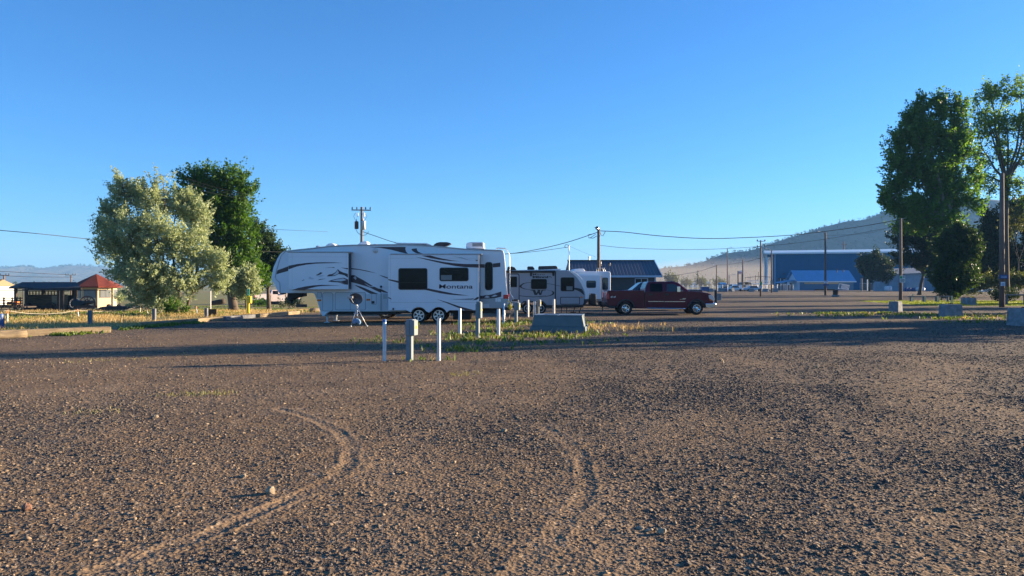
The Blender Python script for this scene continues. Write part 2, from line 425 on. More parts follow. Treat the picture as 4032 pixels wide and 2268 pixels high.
vo = N(nt, 'ShaderNodeTexVoronoi', i_Scale=34.0); L.new(vec, vo.inputs['Vector'])
sp = N(nt, 'ShaderNodeSeparateColor'); L.new(vo.outputs['Color'], sp.inputs[0])
stone = mix((.040, .034, .030), (.15, .112, .080), sp.outputs[0])
stone = mix(stone, (.34, .26, .18), rng_(sp.outputs[1], .86, .92))
cm = N(nt, 'ShaderNodeMath', operation='MULTIPLY_ADD'); L.new(attr('coarse'), cm.inputs[0]); cm.inputs[1].default_value = .62; cm.inputs[2].default_value = .28
spk = N(nt, 'ShaderNodeMath', operation='LESS_THAN'); L.new(sp.outputs[2], spk.inputs[0]); L.new(cm.outputs[0], spk.inputs[1])
grav = mix(dirt, stone, spk.outputs[0])
grav = mix(grav, (.30, .205, .125), attr('track'))
soil = mix((.28, .205, .095), (.17, .19, .06), rng_(noise(.35, 5).outputs['Fac'], .40, .58))
soil = mix(soil, (.19, .21, .075), rng_(noise(.018, 3).outputs['Fac'], .45, .56))
soil = mix(soil, (.12, .085, .05), rng_(noise(2.2, 5).outputs['Fac'], .55, .75))
lawn = mix((.16, .22, .03), (.22, .27, .05), rng_(noise(2.).outputs['Fac'], .3, .7))
soil = mix(soil, (.36, .25, .11), rng_(noise(5.5, 6, .7).outputs['Fac'], .45, .7))
colr = mix(mix(grav, soil, attr('grass')), lawn, attr('lawn'))
L.new(colr, b.inputs['Base Color'])
b1 = N(nt, 'ShaderNodeBump', i_Strength=.7, i_Distance=.010); L.new(vo.outputs['Distance'], b1.inputs['Height'])
b2 = N(nt, 'ShaderNodeBump', i_Strength=.6, i_Distance=.013); L.new(noise(9, 6, .7).outputs['Fac'], b2.inputs['Height']); L.new(b1.outputs[0], b2.inputs['Normal'])
L.new(b2.outputs[0], b.inputs['Normal'])
go = np_mesh('ground', np.stack([gx, gy, gz], -1).reshape(-1, 3), q, m,
             attrs={'grass': ('POINT', gr.ravel()), 'lawn': ('POINT', lw.ravel()), 'track': ('POINT', tr.ravel()), 'coarse': ('POINT', ck.ravel())}, smooth=True)
tag(go, kind='structure')

# ---- loose stones lying on the lot: far too many to count
def stones():
    pts = []
    for r0, r1, dens in ((3.6, 6, 6000), (6, 9.5, 3000), (9.5, 14, 1150), (14, 22, 330), (22, 40, 55)):
        a0, a1 = R(-60), R(60); n = int(.5*(a1-a0)*(r1*r1-r0*r0)*dens)
        rad = np.sqrt(rng.uniform(r0*r0, r1*r1, n)); a = rng.uniform(a0, a1, n)
        x, y = rad*np.sin(a), rad*np.cos(a)
        c = coarse_mask(x, y); d, wt = track_dist(x, y)
        p = (.36+.64*c)*(1-.8*wt*np.exp(-(d/.26)**4))*(1-grass_mask(x, y))*(1-sstep(R(40), R(60), np.abs(a)))
        k = rng.random(n) < p
        s = np.exp(rng.normal(math.log(.0033+.00052*r0), .55, n))*(1+.30*c)
        big = rng.random(n) < .003; s = np.where(big, s*2.6, s); s = np.minimum(s, .030)
        pts.append(np.stack([x, y, s, c], 1)[k])
    p = np.concatenate(pts); n = len(p)
    base = np.array([[1,0,0],[-1,0,0],[0,1,0],[0,-1,0],[0,0,1],[0,0,-1]], float)
    v = base[None]*rng.uniform(.55, 1.35, (n, 6, 1))+rng.normal(0, .22, (n, 6, 3))
    v[:, :, 2] *= .46
    a = rng.uniform(0, 2*np.pi, n); ca, sa = np.cos(a)[:, None], np.sin(a)[:, None]
    vx = v[:, :, 0]*ca-v[:, :, 1]*sa; vy = v[:, :, 0]*sa+v[:, :, 1]*ca
    z0 = ground_z(p[:, 0], p[:, 1])+micro_z(p[:, 0], p[:, 1], np.hypot(p[:, 0], p[:, 1]))*(1-sstep(50, 75, p[:, 1]))
    vv = np.stack([p[:, :1]+vx*p[:, 2:3], p[:, 1:2]+vy*p[:, 2:3], z0[:, None]+(v[:, :, 2]+.10)*p[:, 2:3]], -1)
    f = np.array([[4,0,2],[4,2,1],[4,1,3],[4,3,0],[5,2,0],[5,1,2],[5,3,1],[5,0,3]])
    ff = (f[None]+(np.arange(n)*6)[:, None, None]).reshape(-1, 3)
    t = np.repeat(rng.random(n)*(1-.45*p[:, 3]), 8)
    m, nt = nodes_of('loose_stone'); L = nt.links
    out = N(nt, 'ShaderNodeOutputMaterial'); b = N(nt, 'ShaderNodeBsdfPrincipled', i_Roughness=.9); b.inputs['Specular IOR Level'].default_value = .2
    cr = N(nt, 'ShaderNodeValToRGB'); e = cr.color_ramp.elements
    e[0].position = 0; e[0].color = (.05, .05, .054, 1); e[1].position = 1; e[1].color = (.36, .27, .19, 1)
    for ps, cl in ((.35, (.095, .080, .068, 1)), (.65, (.16, .122, .088, 1)), (.85, (.23, .165, .11, 1)), (.95, (.33, .235, .15, 1))):
        k = e.new(ps); k.color = cl
    at = N(nt, 'ShaderNodeAttribute', attribute_name='tint'); L.new(at.outputs['Fac'], cr.inputs[0]); L.new(cr.outputs[0], b.inputs['Base Color']); L.new(b.outputs[0], out.inputs[0])
    o = np_mesh('gravel', vv.reshape(-1, 3), ff, m, attrs={'tint': ('FACE', t)})
    tag(o, 'loose gravel scattered over the dirt lot', 'gravel', kind='stuff'); print('stones', n)
stones()

# ---- blades: grass, weeds (stuff)
def blades(name, pts, hgt, wid, lean, m, label, cat, nper=1, spread=.05, leafy=False):
    """pts (n,2): blade roots; hgt/wid arrays or floats"""
    n0 = len(pts); p = np.repeat(pts, nper, 0); n = len(p)
    p = p+rng.normal(0, spread, (n, 2))
    hh = np.repeat(np.broadcast_to(np.asarray(hgt, float), (n0,)), nper)*rng.uniform(.45, 1.2, n)
    ww = np.repeat(np.broadcast_to(np.asarray(wid, float), (n0,)), nper)*rng.uniform(.6, 1.3, n)
    a = rng.uniform(0, 2*np.pi, n); l = hh*rng.uniform(.1, 1, n)*lean; la = rng.uniform(0, 2*np.pi, n)
    z0 = ground_z(p[:, 0], p[:, 1])-.01
    dx, dy = np.cos(a)*ww/2, np.sin(a)*ww/2
    tx, ty = p[:, 0]+np.cos(la)*l, p[:, 1]+np.sin(la)*l
    mx, my = p[:, 0]+np.cos(la)*l*.4, p[:, 1]+np.sin(la)*l*.4
    k = 1.6 if leafy else .8
    v = np.stack([np.stack([p[:, 0]-dx*.7, p[:, 1]-dy*.7, z0], -1), np.stack([p[:, 0]+dx*.7, p[:, 1]+dy*.7, z0], -1),
                  np.stack([mx+dx*k, my+dy*k, z0+hh*.55], -1), np.stack([tx, ty, z0+hh], -1), np.stack([mx-dx*k, my-dy*k, z0+hh*.55], -1)], 1)
    f = np.array([[0, 1, 2], [0, 2, 4], [4, 2, 3]])
    ff = (f[None]+(np.arange(n)*5)[:, None, None]).reshape(-1, 3)
    o = np_mesh(name, v.reshape(-1, 3), ff, m, attrs={'tint': ('FACE', np.repeat(rng.random(n), 3))})
    return tag(o, label, cat, kind='stuff')
M['dry'] = leafmat('dry_grass_blade', (.40, .28, .10), (.66, .48, .21), .4, tcol=(1.1, 1., .8))
M['drygreen'] = leafmat('half_dry_blade', (.22, .23, .07), (.40, .36, .14), .35)
M['weedleaf'] = leafmat('weed_leaf', (.05, .10, .018), (.18, .24, .045), .38)
M['lawnleaf'] = leafmat('lawn_blade', (.12, .17, .02), (.24, .27, .04), .4)
M['sage'] = leafmat('sage_leaf', (.13, .17, .12), (.25, .29, .20), .3, tcol=(1., 1., .7))
def sample(n, x0, x1, y0, y1, keep):
    x = rng.uniform(x0, x1, n); y = rng.uniform(y0, y1, n); k = rng.random(n) < keep(x, y)
    return np.stack([x, y], 1)[k]
# tall dry grass west of the kerb
gp = sample(120000, -42, -9, 23, 66, lambda x, y: grass_mask(x, y)*(x > -.75*y-2)*(x < kerb_x(y)-.35)*sstep(.30, .62, fbm(x*.35, y*.35, 41))*np.where(y < 46, 1, .55))
blades('dry_grass', gp, .05+.30*fbm(gp[:, 0]*.7, gp[:, 1]*.7, 43)**1.6, .008+.00035*gp[:, 1], .9, M['dry'], 'tall dry yellow grass behind the timber kerb', 'grass')
gp = sample(30000, -45, -4, 24, 95, lambda x, y: grass_mask(x, y)*(x > -.75*y-2)*(x < kerb_x(y)-.3)*sstep(.50, .66, fbm(x*.22+9, y*.22, 47)))
blades('green_grass', gp, .13, .03+.0006*gp[:, 1], .7, M['weedleaf'], 'green grass patches among the dry grass under the trees', 'grass', 2, .12)
# green weeds round the utility posts and at the vault
def patch(*c):
    def f(x, y):
        t = 0
        for cx, cy, rx, ry, wgt in c: t = np.maximum(t, wgt*np.exp(-(((x-cx)/rx)**2+((y-cy)/ry)**2)))
        return np.clip(t*sstep(.32, .6, fbm(x*1.3, y*1.3, 53))*1.7, 0, 1)
    return f
pk = patch((-.9, 24.4, 1.3, 1.7, 1), (.2, 25.2, 2.2, 2.2, .9), (-2.2, 23.2, 1.7, .8, .55), (-1.7, 17.4, .45, .4, .5), (-1.3, 20.3, 1.0, 1.0, .35), (.9, 33.5, 2, 3.2, .8), (1.2, 26.3, 1.8, .5, .6), (-.2, 30, 1.2, 3, .5))
gp = sample(16000, -6, 4.5, 16.5, 38, lambda x, y: pk(x, y)*sstep(.35, .6, fbm(x*2.2, y*2.2, 97)))
blades('green_weeds', gp, .05+.14*fbm(gp[:, 0]*2, gp[:, 1]*2, 83), .032, .9, M['weedleaf'], 'leafy green weeds between the utility posts', 'weeds', 2, .06, leafy=True)
gp = sample(9000, -6, 5, 16, 40, lambda x, y: pk(x, y)*.6+.02*sstep(.6, .7, fbm(x*.8, y*.8, 59)))
blades('dry_weeds', gp, .06+.2*fbm(gp[:, 0]*2.5, gp[:, 1]*2.5, 85), .016, .8, M['dry'], 'dry straw coloured weed stalks among the utility posts', 'weeds', 1, .08)
pv = patch((4.1, 29.3, 1.6, .9, .7), (3.2, 31.5, 2, 1.0, .4))
gp = sample(1800, 1, 7, 27, 34, pv)
blades('dry_weeds', gp, .18, .03, .8, M['dry'], 'low dry weeds to the right of the grey green vault', 'weeds', 2, .06)
# verge with the concrete blocks
pr = patch((22.5, 43.5, 2.4, 1.6, 1), (25.5, 42, 2.2, 1.4, .9), (21.0, 45.5, 3.0, 1.0, .7), (24.2, 38.6, 3, 1.0, .9), (26.0, 36.5, 2.4, 2.0, .7), (19.0, 42, 3.5, .8, .5), (23, 34.8, 3.5, .7, .35))
gp = sample(12000, 14, 30, 33, 48, lambda x, y: pr(x, y)*sstep(.4, .65, fbm(x*1.2, y*1.2, 98)))
blades('green_weeds', gp, .06+.15*fbm(gp[:, 0]*1.5, gp[:, 1]*1.5, 84), .04, .9, M['weedleaf'], 'leafy green weeds around the concrete blocks at the right', 'weeds', 2, .08, leafy=True)
gp = sample(3500, 14, 30, 33, 48, pr)
blades('dry_weeds', gp, .16, .035, .8, M['dry'], 'dry weeds around the concrete blocks at the right', 'weeds', 1, .08)
gp = sample(42000, 33, 60, 62, 82, lambda x, y: lawn_mask(x, y)*(x < .72*y))
blades('lawn_grass', gp, .09, .05, .8, M['lawnleaf'], 'short bright lawn strip behind the concrete blocks at the right', 'lawn')
# scattered tufts on the lot and along the kerb foot
tp = [G(px*4032/2576, py*4032/2576) for px, py in ((365,904),(470,893),(585,884),(240,908),(180,914),(905,858),(920,853),(870,862),(930,858),(755,865),(830,862),(700,862),(1330,876),(440,993),(500,992),(560,990),(225,1040),(250,1036),(480,890),(350,905),(1175,940),(1160,945))]
gp = np.array([[t.x, t.y] for t in tp]); gp = np.repeat(gp, 16, 0)+rng.normal(0, .17, (16*len(tp), 2))
blades('grass_tufts', gp, .06, .012, .9, M['drygreen'], 'small grass tufts dotted over the gravel', 'grass', 2, .05)
kp = sample(9000, -17, -13.5, 23.5, 34, lambda x, y: np.exp(-((x-kerb_x(y)-.75)/.28)**2)*sstep(.4, .6, fbm(x, y, 61)))
blades('kerb_weeds', kp, .13, .04, .8, M['weedleaf'], 'green weeds along the foot of the timber kerb', 'weeds', 2, .05, leafy=True)
# ================================================================ shared vehicle helpers
class Plane:                    # an upright plane at depth Y: photo pixels -> (x, z)
    def __init__(s, Y, ox=0., oy=0., k=1.): s.Y, s.ox, s.oy, s.k = Y, ox, oy, k
    def __call__(s, u, v):
        p = P(s.ox+u/s.k, s.oy+v/s.k, s.Y); return (p.x, p.z)
    def poly(s, pts): return [s(*p) for p in pts]
def text_mesh(body, size, depth=.004, bold=0.0, shear=0.0):
    cu = bpy.data.curves.new('t', 'FONT'); cu.body = body; cu.size = size; cu.extrude = depth/2; cu.offset = bold; cu.shear = shear
    cu.align_x = 'LEFT'
    o = bpy.data.objects.new('t', cu); COL.objects.link(o)
    dg = bpy.context.evaluated_depsgraph_get(); dg.update()
    me = bpy.data.meshes.new_from_object(o.evaluated_get(dg)); bpy.data.objects.remove(o)
    v = [tuple(p.co) for p in me.vertices]; f = [tuple(p.vertices) for p in me.polygons]
    bpy.data.meshes.remove(me); return v, f
def lettering(mb, body, x0, x1, z0, z1, y, bold=0., shear=0., depth=.006, mi=0, serif=False):
    """text fitted to the box x0..x1, z0..z1 on an upright face at y, facing -y"""
    v, f = text_mesh(body, 1.0, .01, bold, shear)
    ax = [p[0] for p in v]; ay = [p[1] for p in v]
    sx = (x1-x0)/(max(ax)-min(ax)); sz = (z1-z0)/(max(ay)-min(ay))
    vs = [(x0+(p[0]-min(ax))*sx, y-(p[2]/.01+.5)*depth, z0+(p[1]-min(ay))*sz) for p in v]
    mb.add(vs, f, mi)
def wheel(root, x, y, z, r, w, rr, style='spoke', rim='alloy', yface=-1, nsp=6):
    """tyre centred at x,z; outer face at y, looking along yface*Y"""
    s = -yface
    t = MB().lathe([(rr, .03*s), (r*.86, 0), (r*.97, .025*s), (r, .06*s), (r, (w-.06)*s), (r*.96, (w-.02)*s), (r*.8, w*s), (rr*.5, w*s)], (x, y, z), n=32)
    wh = t.build('wheel', M['rubber'], root, auto=40)
    k = MB().lathe([(rr*1.02, .005*s), (rr*1.02, -.008*s), (rr*.90, -.008*s), (rr*.86, .05*s), (rr*.5, .09*s), (.01, .09*s)], (x, y, z), n=32, mi=1 if style != 'dish' else 0)
    if style == 'spoke':
        k.lathe([(rr*1.02, .004*s), (rr*1.02, -.012*s), (rr*.88, -.012*s), (rr*.88, .02*s)], (x, y, z), n=32)
        for i in range(nsp):
            a = 2*math.pi*i/nsp+.3; M3 = Matrix.Rotation(-a, 3, 'Y')
            c = Vector((x, y+.005*s, z))+M3 @ Vector((rr*.52, 0, 0))
            k.obox(c, rr*.78, .03, rr*.30, M3)
        k.lathe([(rr*.30, .02*s), (rr*.27, -.03*s), (.005, -.035*s)], (x, y, z), n=16)
        k.lathe([(rr*.17, -.034*s), (rr*.14, -.045*s), (.005, -.046*s)], (x, y, z), n=12, mi=1)
    elif style == 'dish':
        k.lathe([(rr*1.0, .004*s), (rr*1.02, -.014*s), (rr*.86, -.014*s), (rr*.80, .03*s)], (x, y, z), n=32)
        for i in range(8):
            a = 2*math.pi*i/8; k.ball((x+rr*.62*math.cos(a), y+.035*s, z+rr*.62*math.sin(a)), rr*.13, .02, rr*.13, mi=1)
        k.lathe([(rr*.42, .06*s), (rr*.40, -.02*s), (rr*.30, -.05*s), (.005, -.055*s)], (x, y, z), n=20)
    else:                                # dark steel wheel with a pale ring
        k.lathe([(rr*1.02, .004*s), (rr*1.02, -.012*s), (rr*.90, -.012*s), (rr*.88, .01*s)], (x, y, z), n=32)
        k.lathe([(rr*.30, .06*s), (rr*.27, -.01*s), (.005, -.02*s)], (x, y, z), n=14)
    k.build('rim', [M[rim], M['black']], wh, auto=35)
    return wh
def window(root, pts, y, t=.02, name='window', glass='glass', frame='black', inset=.035, r=None):
    """rounded window in a wall facing -y; pts = x0,x1,z0,z1"""
    x0, x1, z0, z1 = pts; r = r or min(.09, (x1-x0)*.3)
    f = MB().prism(rrect(x0, x1, z0, z1, r), y-t, y+.01).build(name, M[frame], root)
    g = MB().prism(rrect(x0+inset, x1-inset, z0+inset, z1-inset, max(.01, r-inset*.6)), y-t-.004, y-t+.006)
    g.build('pane', M[glass], f)
    return f
def arc(cx, cz, r, a0, a1, n=10): return [(cx+r*math.cos(R(a0+(a1-a0)*i/n)), cz+r*math.sin(R(a0+(a1-a0)*i/n))) for i in range(n+1)]

# ================================================================ the big fifth-wheel trailer
Yb, Ys = 34.4, 33.9
B = Plane(Yb); S = Plane(Ys)
B4, S4 = Plane(Yb, 1050, 930, 3.9156), Plane(Ys, 1050, 930, 3.9156)
B5, S5 = Plane(Yb, 1500, 930, 3.9154), Plane(Ys, 1500, 930, 3.9154)
rv = thing('fifth_wheel_trailer', 'long white fifth wheel trailer with dark swooshes and two slide-outs', 'caravan', (B(1560, 1200)[0], Yb, 0))
YB2 = Yb+2.42
out = [(1117.7,988.7),(1228.8,977),(1305,968),(1382,964.5),(1500,962.7),(1602,962),(1704,968),(1832,980),(1970,985),
       (1981,986),(1985,996),(1989,1032),(1993,1109),(1997,1160),(2003,1175),(2002,1195),(1996,1208),(1984,1214),
       (1775,1214),(1775,1204),(1600,1204),(1600,1227),(1300,1227),(1288,1233),(1276,1246),(1270,1246),(1262,1234),(1250,1190),(1243,1168),(1238,1158),(1231,1154),
       (1099,1154.7),(1088,1139),(1078,1115),(1069,1108.8),(1068,1093.5),(1075.5,1055),(1090.9,1018),(1105,997.7)]
MB().prism(B.poly(out), Yb, YB2).build('body', M['gel'], rv, bevel=.07, seg=3)
rf = [(1117.7,988.7),(1228.8,977),(1305,968),(1382,964.5),(1500,962.7),(1602,962),(1704,968),(1832,980),(1975,985.5)]
top = B.poly([(a, b-1.2) for a, b in rf]); bot = B.poly([(a, b+4.2) for a, b in rf])
MB().prism(top+bot[::-1], Yb-.025, Yb-.002).prism(top+bot[::-1], YB2+.002, YB2+.025).build('roof_trim', M['trim'], rv)
seam = B.poly([(1121,994),(1109,1003),(1099,1030),(1089,1065),(1084,1090),(1087,1100),(1097,1108),(1102,1118),(1103,1153)])
MB().tube([(x, Yb-.006, z) for x, z in seam], .018, n=5).build('front_seam', M['trim'], rv)
# grey lower wall with its hatches
MB().prism(B.poly([(1238,1157.5),(1532,1157.5),(1532,1226),(1264,1226),(1252,1190)]), Yb-.006, Yb-.001).build('lower_panel', M['gelgrey'], rv)
def hatch(u0, u1, v0, v1, r=.08, P4=B4, y=Yb-.006, m='gelgrey'):
    x0, z1 = P4(u0, v0); x1, z0 = P4(u1, v1)
    h = MB().prism(rrect(x0-.012, x1+.012, z0-.012, z1+.012, r+.01), y-.004, y-.0005).build('hatch', M['black'], rv)
    MB().prism(rrect(x0, x1, z0, z1, r), y-.012, y-.003).build('hatch_door', M[m], h)
    return h
hatch(865, 1018, 872, 1152); hatch(1062, 1288, 868, 1135, .05); hatch(1292, 1522, 868, 1135, .05); hatch(782, 845, 868, 938, .02)
hatch(1622, 1688, 890, 1050, .04)
for u, v in ((812, 988), (1568, 980)):
    x, z = B4(u, v); MB().box(x-.085, x+.085, Yb-.03, Yb-.008, z-.04, z+.04).build('marker_lamp', M['amber'], rv, bevel=.01)
x, z = B4(1640, 1020); MB().box(x-.07, x+.07, Yb-.022, Yb-.016, z-.06, z+.06).build('outlet_box', M['black'], rv)
x0, z1 = B4(1727, 865); x1, z0 = B4(1762, 1040)
MB().box(B5(18, 0)[0], B5(105, 0)[0], Yb-.022, Yb-.007, B5(0, 1028)[1], B5(0, 872)[1]).build('panel_hatch', M['gelgrey'], rv, bevel=.01)
MB().box(B5(35, 0)[0], B5(92, 0)[0], Yb-.03, Yb-.0225, B5(0, 968)[1], B5(0, 892)[1]).build('water_hatch', M['gelwarm'], rv, bevel=.01)
# rear corner: grey storage wall, hatch
a = B.poly([(1890,1176),(2000,1174),(1999,1200),(1990,1210),(1976,1213),(1890,1213)])
MB().prism(a, Yb-.008, Yb-.001).build('rear_panel', M['gelwarm'], rv)
x0, z1 = B5(1560, 1042); x1, z0 = B5(1668, 1105)
MB().prism(rrect(x0, x1, z0, z1, .02), Yb-.02, Yb-.009).build('storage_hatch', M['gelgrey'], rv)
x0, z1 = B5(1795, 962); x1, z0 = B5(1850, 1012)
MB().prism(rrect(x0, x1, z0, z1, .02), Yb-.022, Yb-.009).build('outlet_cover', M['white'], rv)
MB().box(B5(1765, 0)[0], B5(1790, 0)[0], Yb-.022, Yb-.009, B5(0, 1010)[1], B5(0, 958)[1]).build('vent_cover', M['white'], rv)
xr, zr0 = B(1998, 1178); zr1 = B(1998, 1160)[1]
for yy in (Yb+.02, YB2-.22): MB().box(B(1981, 0)[0], xr+.05, yy-.03 if yy < 35 else yy, yy+.2 if yy < 35 else yy+.23, zr0, zr1).build('tail_lamp', M['red'], rv, bevel=.02)
MB().box(B(1984, 0)[0], B(2012, 0)[0], Yb+.25, YB2-.25, .55, .68).build('rear_bumper', M['black'], rv, bevel=.02)
# underbody: frame rails, axles, kingpin, landing legs
ub = MB().box(B(1272, 0)[0], B(1985, 0)[0], Yb+.35, YB2-.35, .42, .62)
ub.box(B(1280, 0)[0], B(1560, 0)[0], Yb+.2, YB2-.2, .36, .5).box(B(1780, 0)[0], B(1850, 0)[0], Yb+.5, YB2-.5, .12, .45)
ub.build('chassis', M['iron'], rv, bevel=.03)
kp = MB().prism(B.poly([(1108,1154),(1174,1154),(1174,1168),(1150,1172),(1130,1178),(1116,1186),(1106,1184)]), Yb+.9, Yb+1.5)
kp.cyl((B(1118,0)[0], Yb+1.2, B(0,1184)[1]), (B(1118,0)[0], Yb+1.2, B(0,1196)[1]), .06).build('kingpin_box', M['iron'], rv, bevel=.02)
for yy in (Yb+.35, YB2-.35):
    x = B(1282, 0)[0]; lg = MB().box(x-.05, x+.05, yy-.05, yy+.05, .2, .5).box(x-.035, x+.035, yy-.035, yy+.035, .02, .22).box(x-.14, x+.14, yy-.12, yy+.12, 0, .025)
    lg.build('landing_leg', M['steel'], rv, bevel=.006)
for u in (583, 890):
    x, _ = B5(u, 1225)
    for yf, yy in ((-1, Yb+.03), (1, YB2-.03)): wheel(rv, x, yy, .335, .335, .22, .235, nsp=6, yface=yf)
# ---- slide-outs
x0, z1 = S(1135.6, 995); x1, z0 = S(1371.8, 1139.5)
sl1 = MB().box(x0, x1, Ys, Yb-.004, z0, z1).build('bedroom_slide', M['gel'], rv, bevel=.012)
MB().box(x0-.05, x1+.12, Ys-.02, Yb-.005, z1+.004, z1+.05).build('slide_topper', M['trim'], sl1, bevel=.01)
MB().box(x1-.002, x1+.03, Ys+.03, Yb-.006, z0+.02, z1-.03).build('slide_seal', M['black'], sl1)
MB().box(x0+.16, x0+.166, Ys-.003, Ys-.0005, z0+.02, z1-.02).box(x0+.02, x1-.02, Ys-.003, Ys-.0005, z1-.19, z1-.184).box(x1-.1, x1-.094, Ys-.003, Ys-.0005, z0+.02, z1-.02).build('seam_line', M['trim'], sl1)
sx0, sz1 = S(1528.6, 1003); sx1, sz0 = S(1887, 1222)
c1, c2 = S(1649, 1243), S(1727, 1243); ra = .375
px1, px2 = c1[0], c2[0]
skirt = [(sx0, sz1), (sx1, sz1), (sx1, sz0)]
skirt += [(px2+ra*1.28, sz0)]+arc(px2, c2[1], ra, 22, 148, 12)+[(px2*.5+px1*.5, S(0, 1231)[1])]+arc(px1, c1[1], ra, 32, 158, 12)+[(px1-ra*1.5, sz0), (sx0, sz0)]
sl2 = MB().prism(skirt, Ys, Yb-.005).build('living_slide', M['gel'], rv, bevel=.012)
MB().box(sx0+.1, sx1+.12, Ys-.02, Yb-.006, sz1+.004, sz1+.05).build('slide_topper', M['trim'], sl2, bevel=.01)
MB().box(sx1+.001, sx1+.028, Ys+.02, Yb-.006, sz0+.03, sz1-.02).build('slide_seal', M['black'], sl2)
zz = S5(0, 1020)[1]
MB().box(sx0+.12, sx1-.12, Ys-.003, Ys-.0005, zz-.006, zz+.006).box(sx0+.1, sx0+.106, Ys-.003, Ys-.0005, zz, sz1-.02).box(sx1-.126, sx1-.12, Ys-.003, Ys-.0005, zz, sz1-.02).box(sx0+.02, sx1-.02, Ys-.003, Ys-.0005, sz1-.17, sz1-.165).build('seam_line', M['trim'], sl2)
for u0, u1, v0, v1 in ((270, 716, 493, 826), (903, 1350, 484, 694)):
    x0, z1 = S5(u0, v0); x1, z0 = S5(u1, v1); f = window(sl2, (x0, x1, z0, z1), Ys)
    if u0 == 903: MB().box(*sorted((S5(925,0)[0], S5(1093,0)[0])), Ys-.028, Ys-.0245, S5(0,676)[1], S5(0,600)[1]).build('blind', M['curtain'], f)
    else: MB().box(x0+.06, x1-.06, Ys-.028, Ys-.0245, S5(0,716)[1]-.008, S5(0,716)[1]+.004).build('sash', M['black'], f)
x0, z1 = B5(1603, 399); x1, z0 = B5(1724, 833); window(rv, (x0, x1, z0, z1), Yb, r=.13)
x, z = S5(190, 1122); MB().box(x-.035, x+.035, Ys-.012, Ys-.0005, z-.045, z+.045).build('reflector', M['black'], sl2)
# ---- painted graphics
def decal(polys, y, m, name='graphic', parent=rv, t=.004):
    for p in polys: MB().prism(p, y-t, y-.0008).build(name, M[m], parent)
decal([B4.poly([(150,586),(165,525),(333,464),(333,536)]) , B4.poly([(1296,610),(1330,598),(1362,606),(1400,630),(1480,672),(1560,720),(1640,770),(1762,826),(1762,872),(1690,842),(1600,795),(1500,762),(1400,732),(1296,706)]),
       B4.poly([(1352,752),(1380,757),(1450,777),(1530,808),(1620,850),(1718,888),(1718,965),(1700,950),(1700,905),(1640,890),(1600,888),(1520,845),(1430,797)]), B4.poly([(1300,492),(1420,506),(1560,534),(1700,574),(1560,546),(1420,518),(1300,508)]),
       B5.poly([(-180,170),(0,166),(380,166),(376,200),(386,232),(405,260),(450,284),(300,246),(150,208),(0,182)]), B5.poly([(470,206),(482,194),(552,187),(556,214),(575,240),(620,260),(700,279),(590,276),(530,255),(490,232)]),
       B5.poly([(1527,430),(1600,432),(1600,487),(1527,485)]), B5.poly([(1727,421),(1840,408),(1840,472),(1727,482)]), B5.poly([(-35,592),(30,612),(108,638),(108,656),(20,622)]),
       B5.poly([(-30,808),(30,828),(108,868),(108,874),(40,866),(0,850)])], Yb, 'maroon_decal')
decal([B5.poly([(1527,920),(1580,916),(1625,905),(1655,908),(1720,895),(1855,853),(1855,934),(1760,955),(1700,960),(1600,962),(1527,967)])], Yb-.008, 'maroon_decal')
decal([B5.poly([(1590,945),(1632,912),(1680,940),(1640,952)]), B5.poly([(1700,930),(1760,900),(1800,915),(1740,935)])], Yb-.013, 'silver_decal')
decal([B4.poly([(1335,640),(1366,612),(1385,650),(1372,672)]), B4.poly([(1500,718),(1600,770),(1655,772),(1640,785),(1580,778)])], Yb-.0045, 'silver_decal')
decal([S4.poly([(336,456),(470,430),(600,414),(750,404),(900,402),(1050,405),(1182,412),(1050,414),(900,418),(750,424),(600,440),(470,466),(336,512)]),
       S4.poly([(392,831),(480,800),(600,774),(720,758),(850,750),(1000,753),(1150,761),(1000,761),(850,768),(760,780),(660,804),(580,830)]),
       S4.poly([(945,696),(1000,676),(1060,662),(1130,648),(1192,641),(1256,668),(1256,750),(1210,735),(1150,716),(1080,710),(1000,706)]),
       S4.poly([(1097,508),(1125,535),(1180,560),(1250,580),(1256,640),(1200,604),(1150,590),(1110,584),(1050,612),(1000,616),(960,620),(925,618),(960,590),(1010,584),(1060,556)]),
       S4.poly([(1140,480),(1200,490),(1256,492),(1256,512),(1200,500)]), S4.poly([(752,600),(790,585),(830,556),(862,566),(830,588),(790,606)]), S4.poly([(785,680),(820,662),(912,654),(870,664)]), S4.poly([(535,690),(570,668),(585,676)]),
       S4.poly([(880,492),(960,482),(1040,477),(1050,490),(1000,484),(940,488)]), S4.poly([(1100,712),(1180,728),(1256,748),(1200,744)])], Ys, 'maroon_decal', parent=sl1)
decal([S4.poly([(1000,686),(1090,664),(1180,650),(1230,676),(1150,696),(1080,694)]), S4.poly([(1095,520),(1112,560),(1105,578),(1060,600),(1010,606),(1060,570)]), S4.poly([(640,650),(668,620),(690,640),(740,650),(700,668)]), S4.poly([(780,622),(840,600),(900,606),(820,630)])], Ys-.0045, 'silver_decal', parent=sl1)
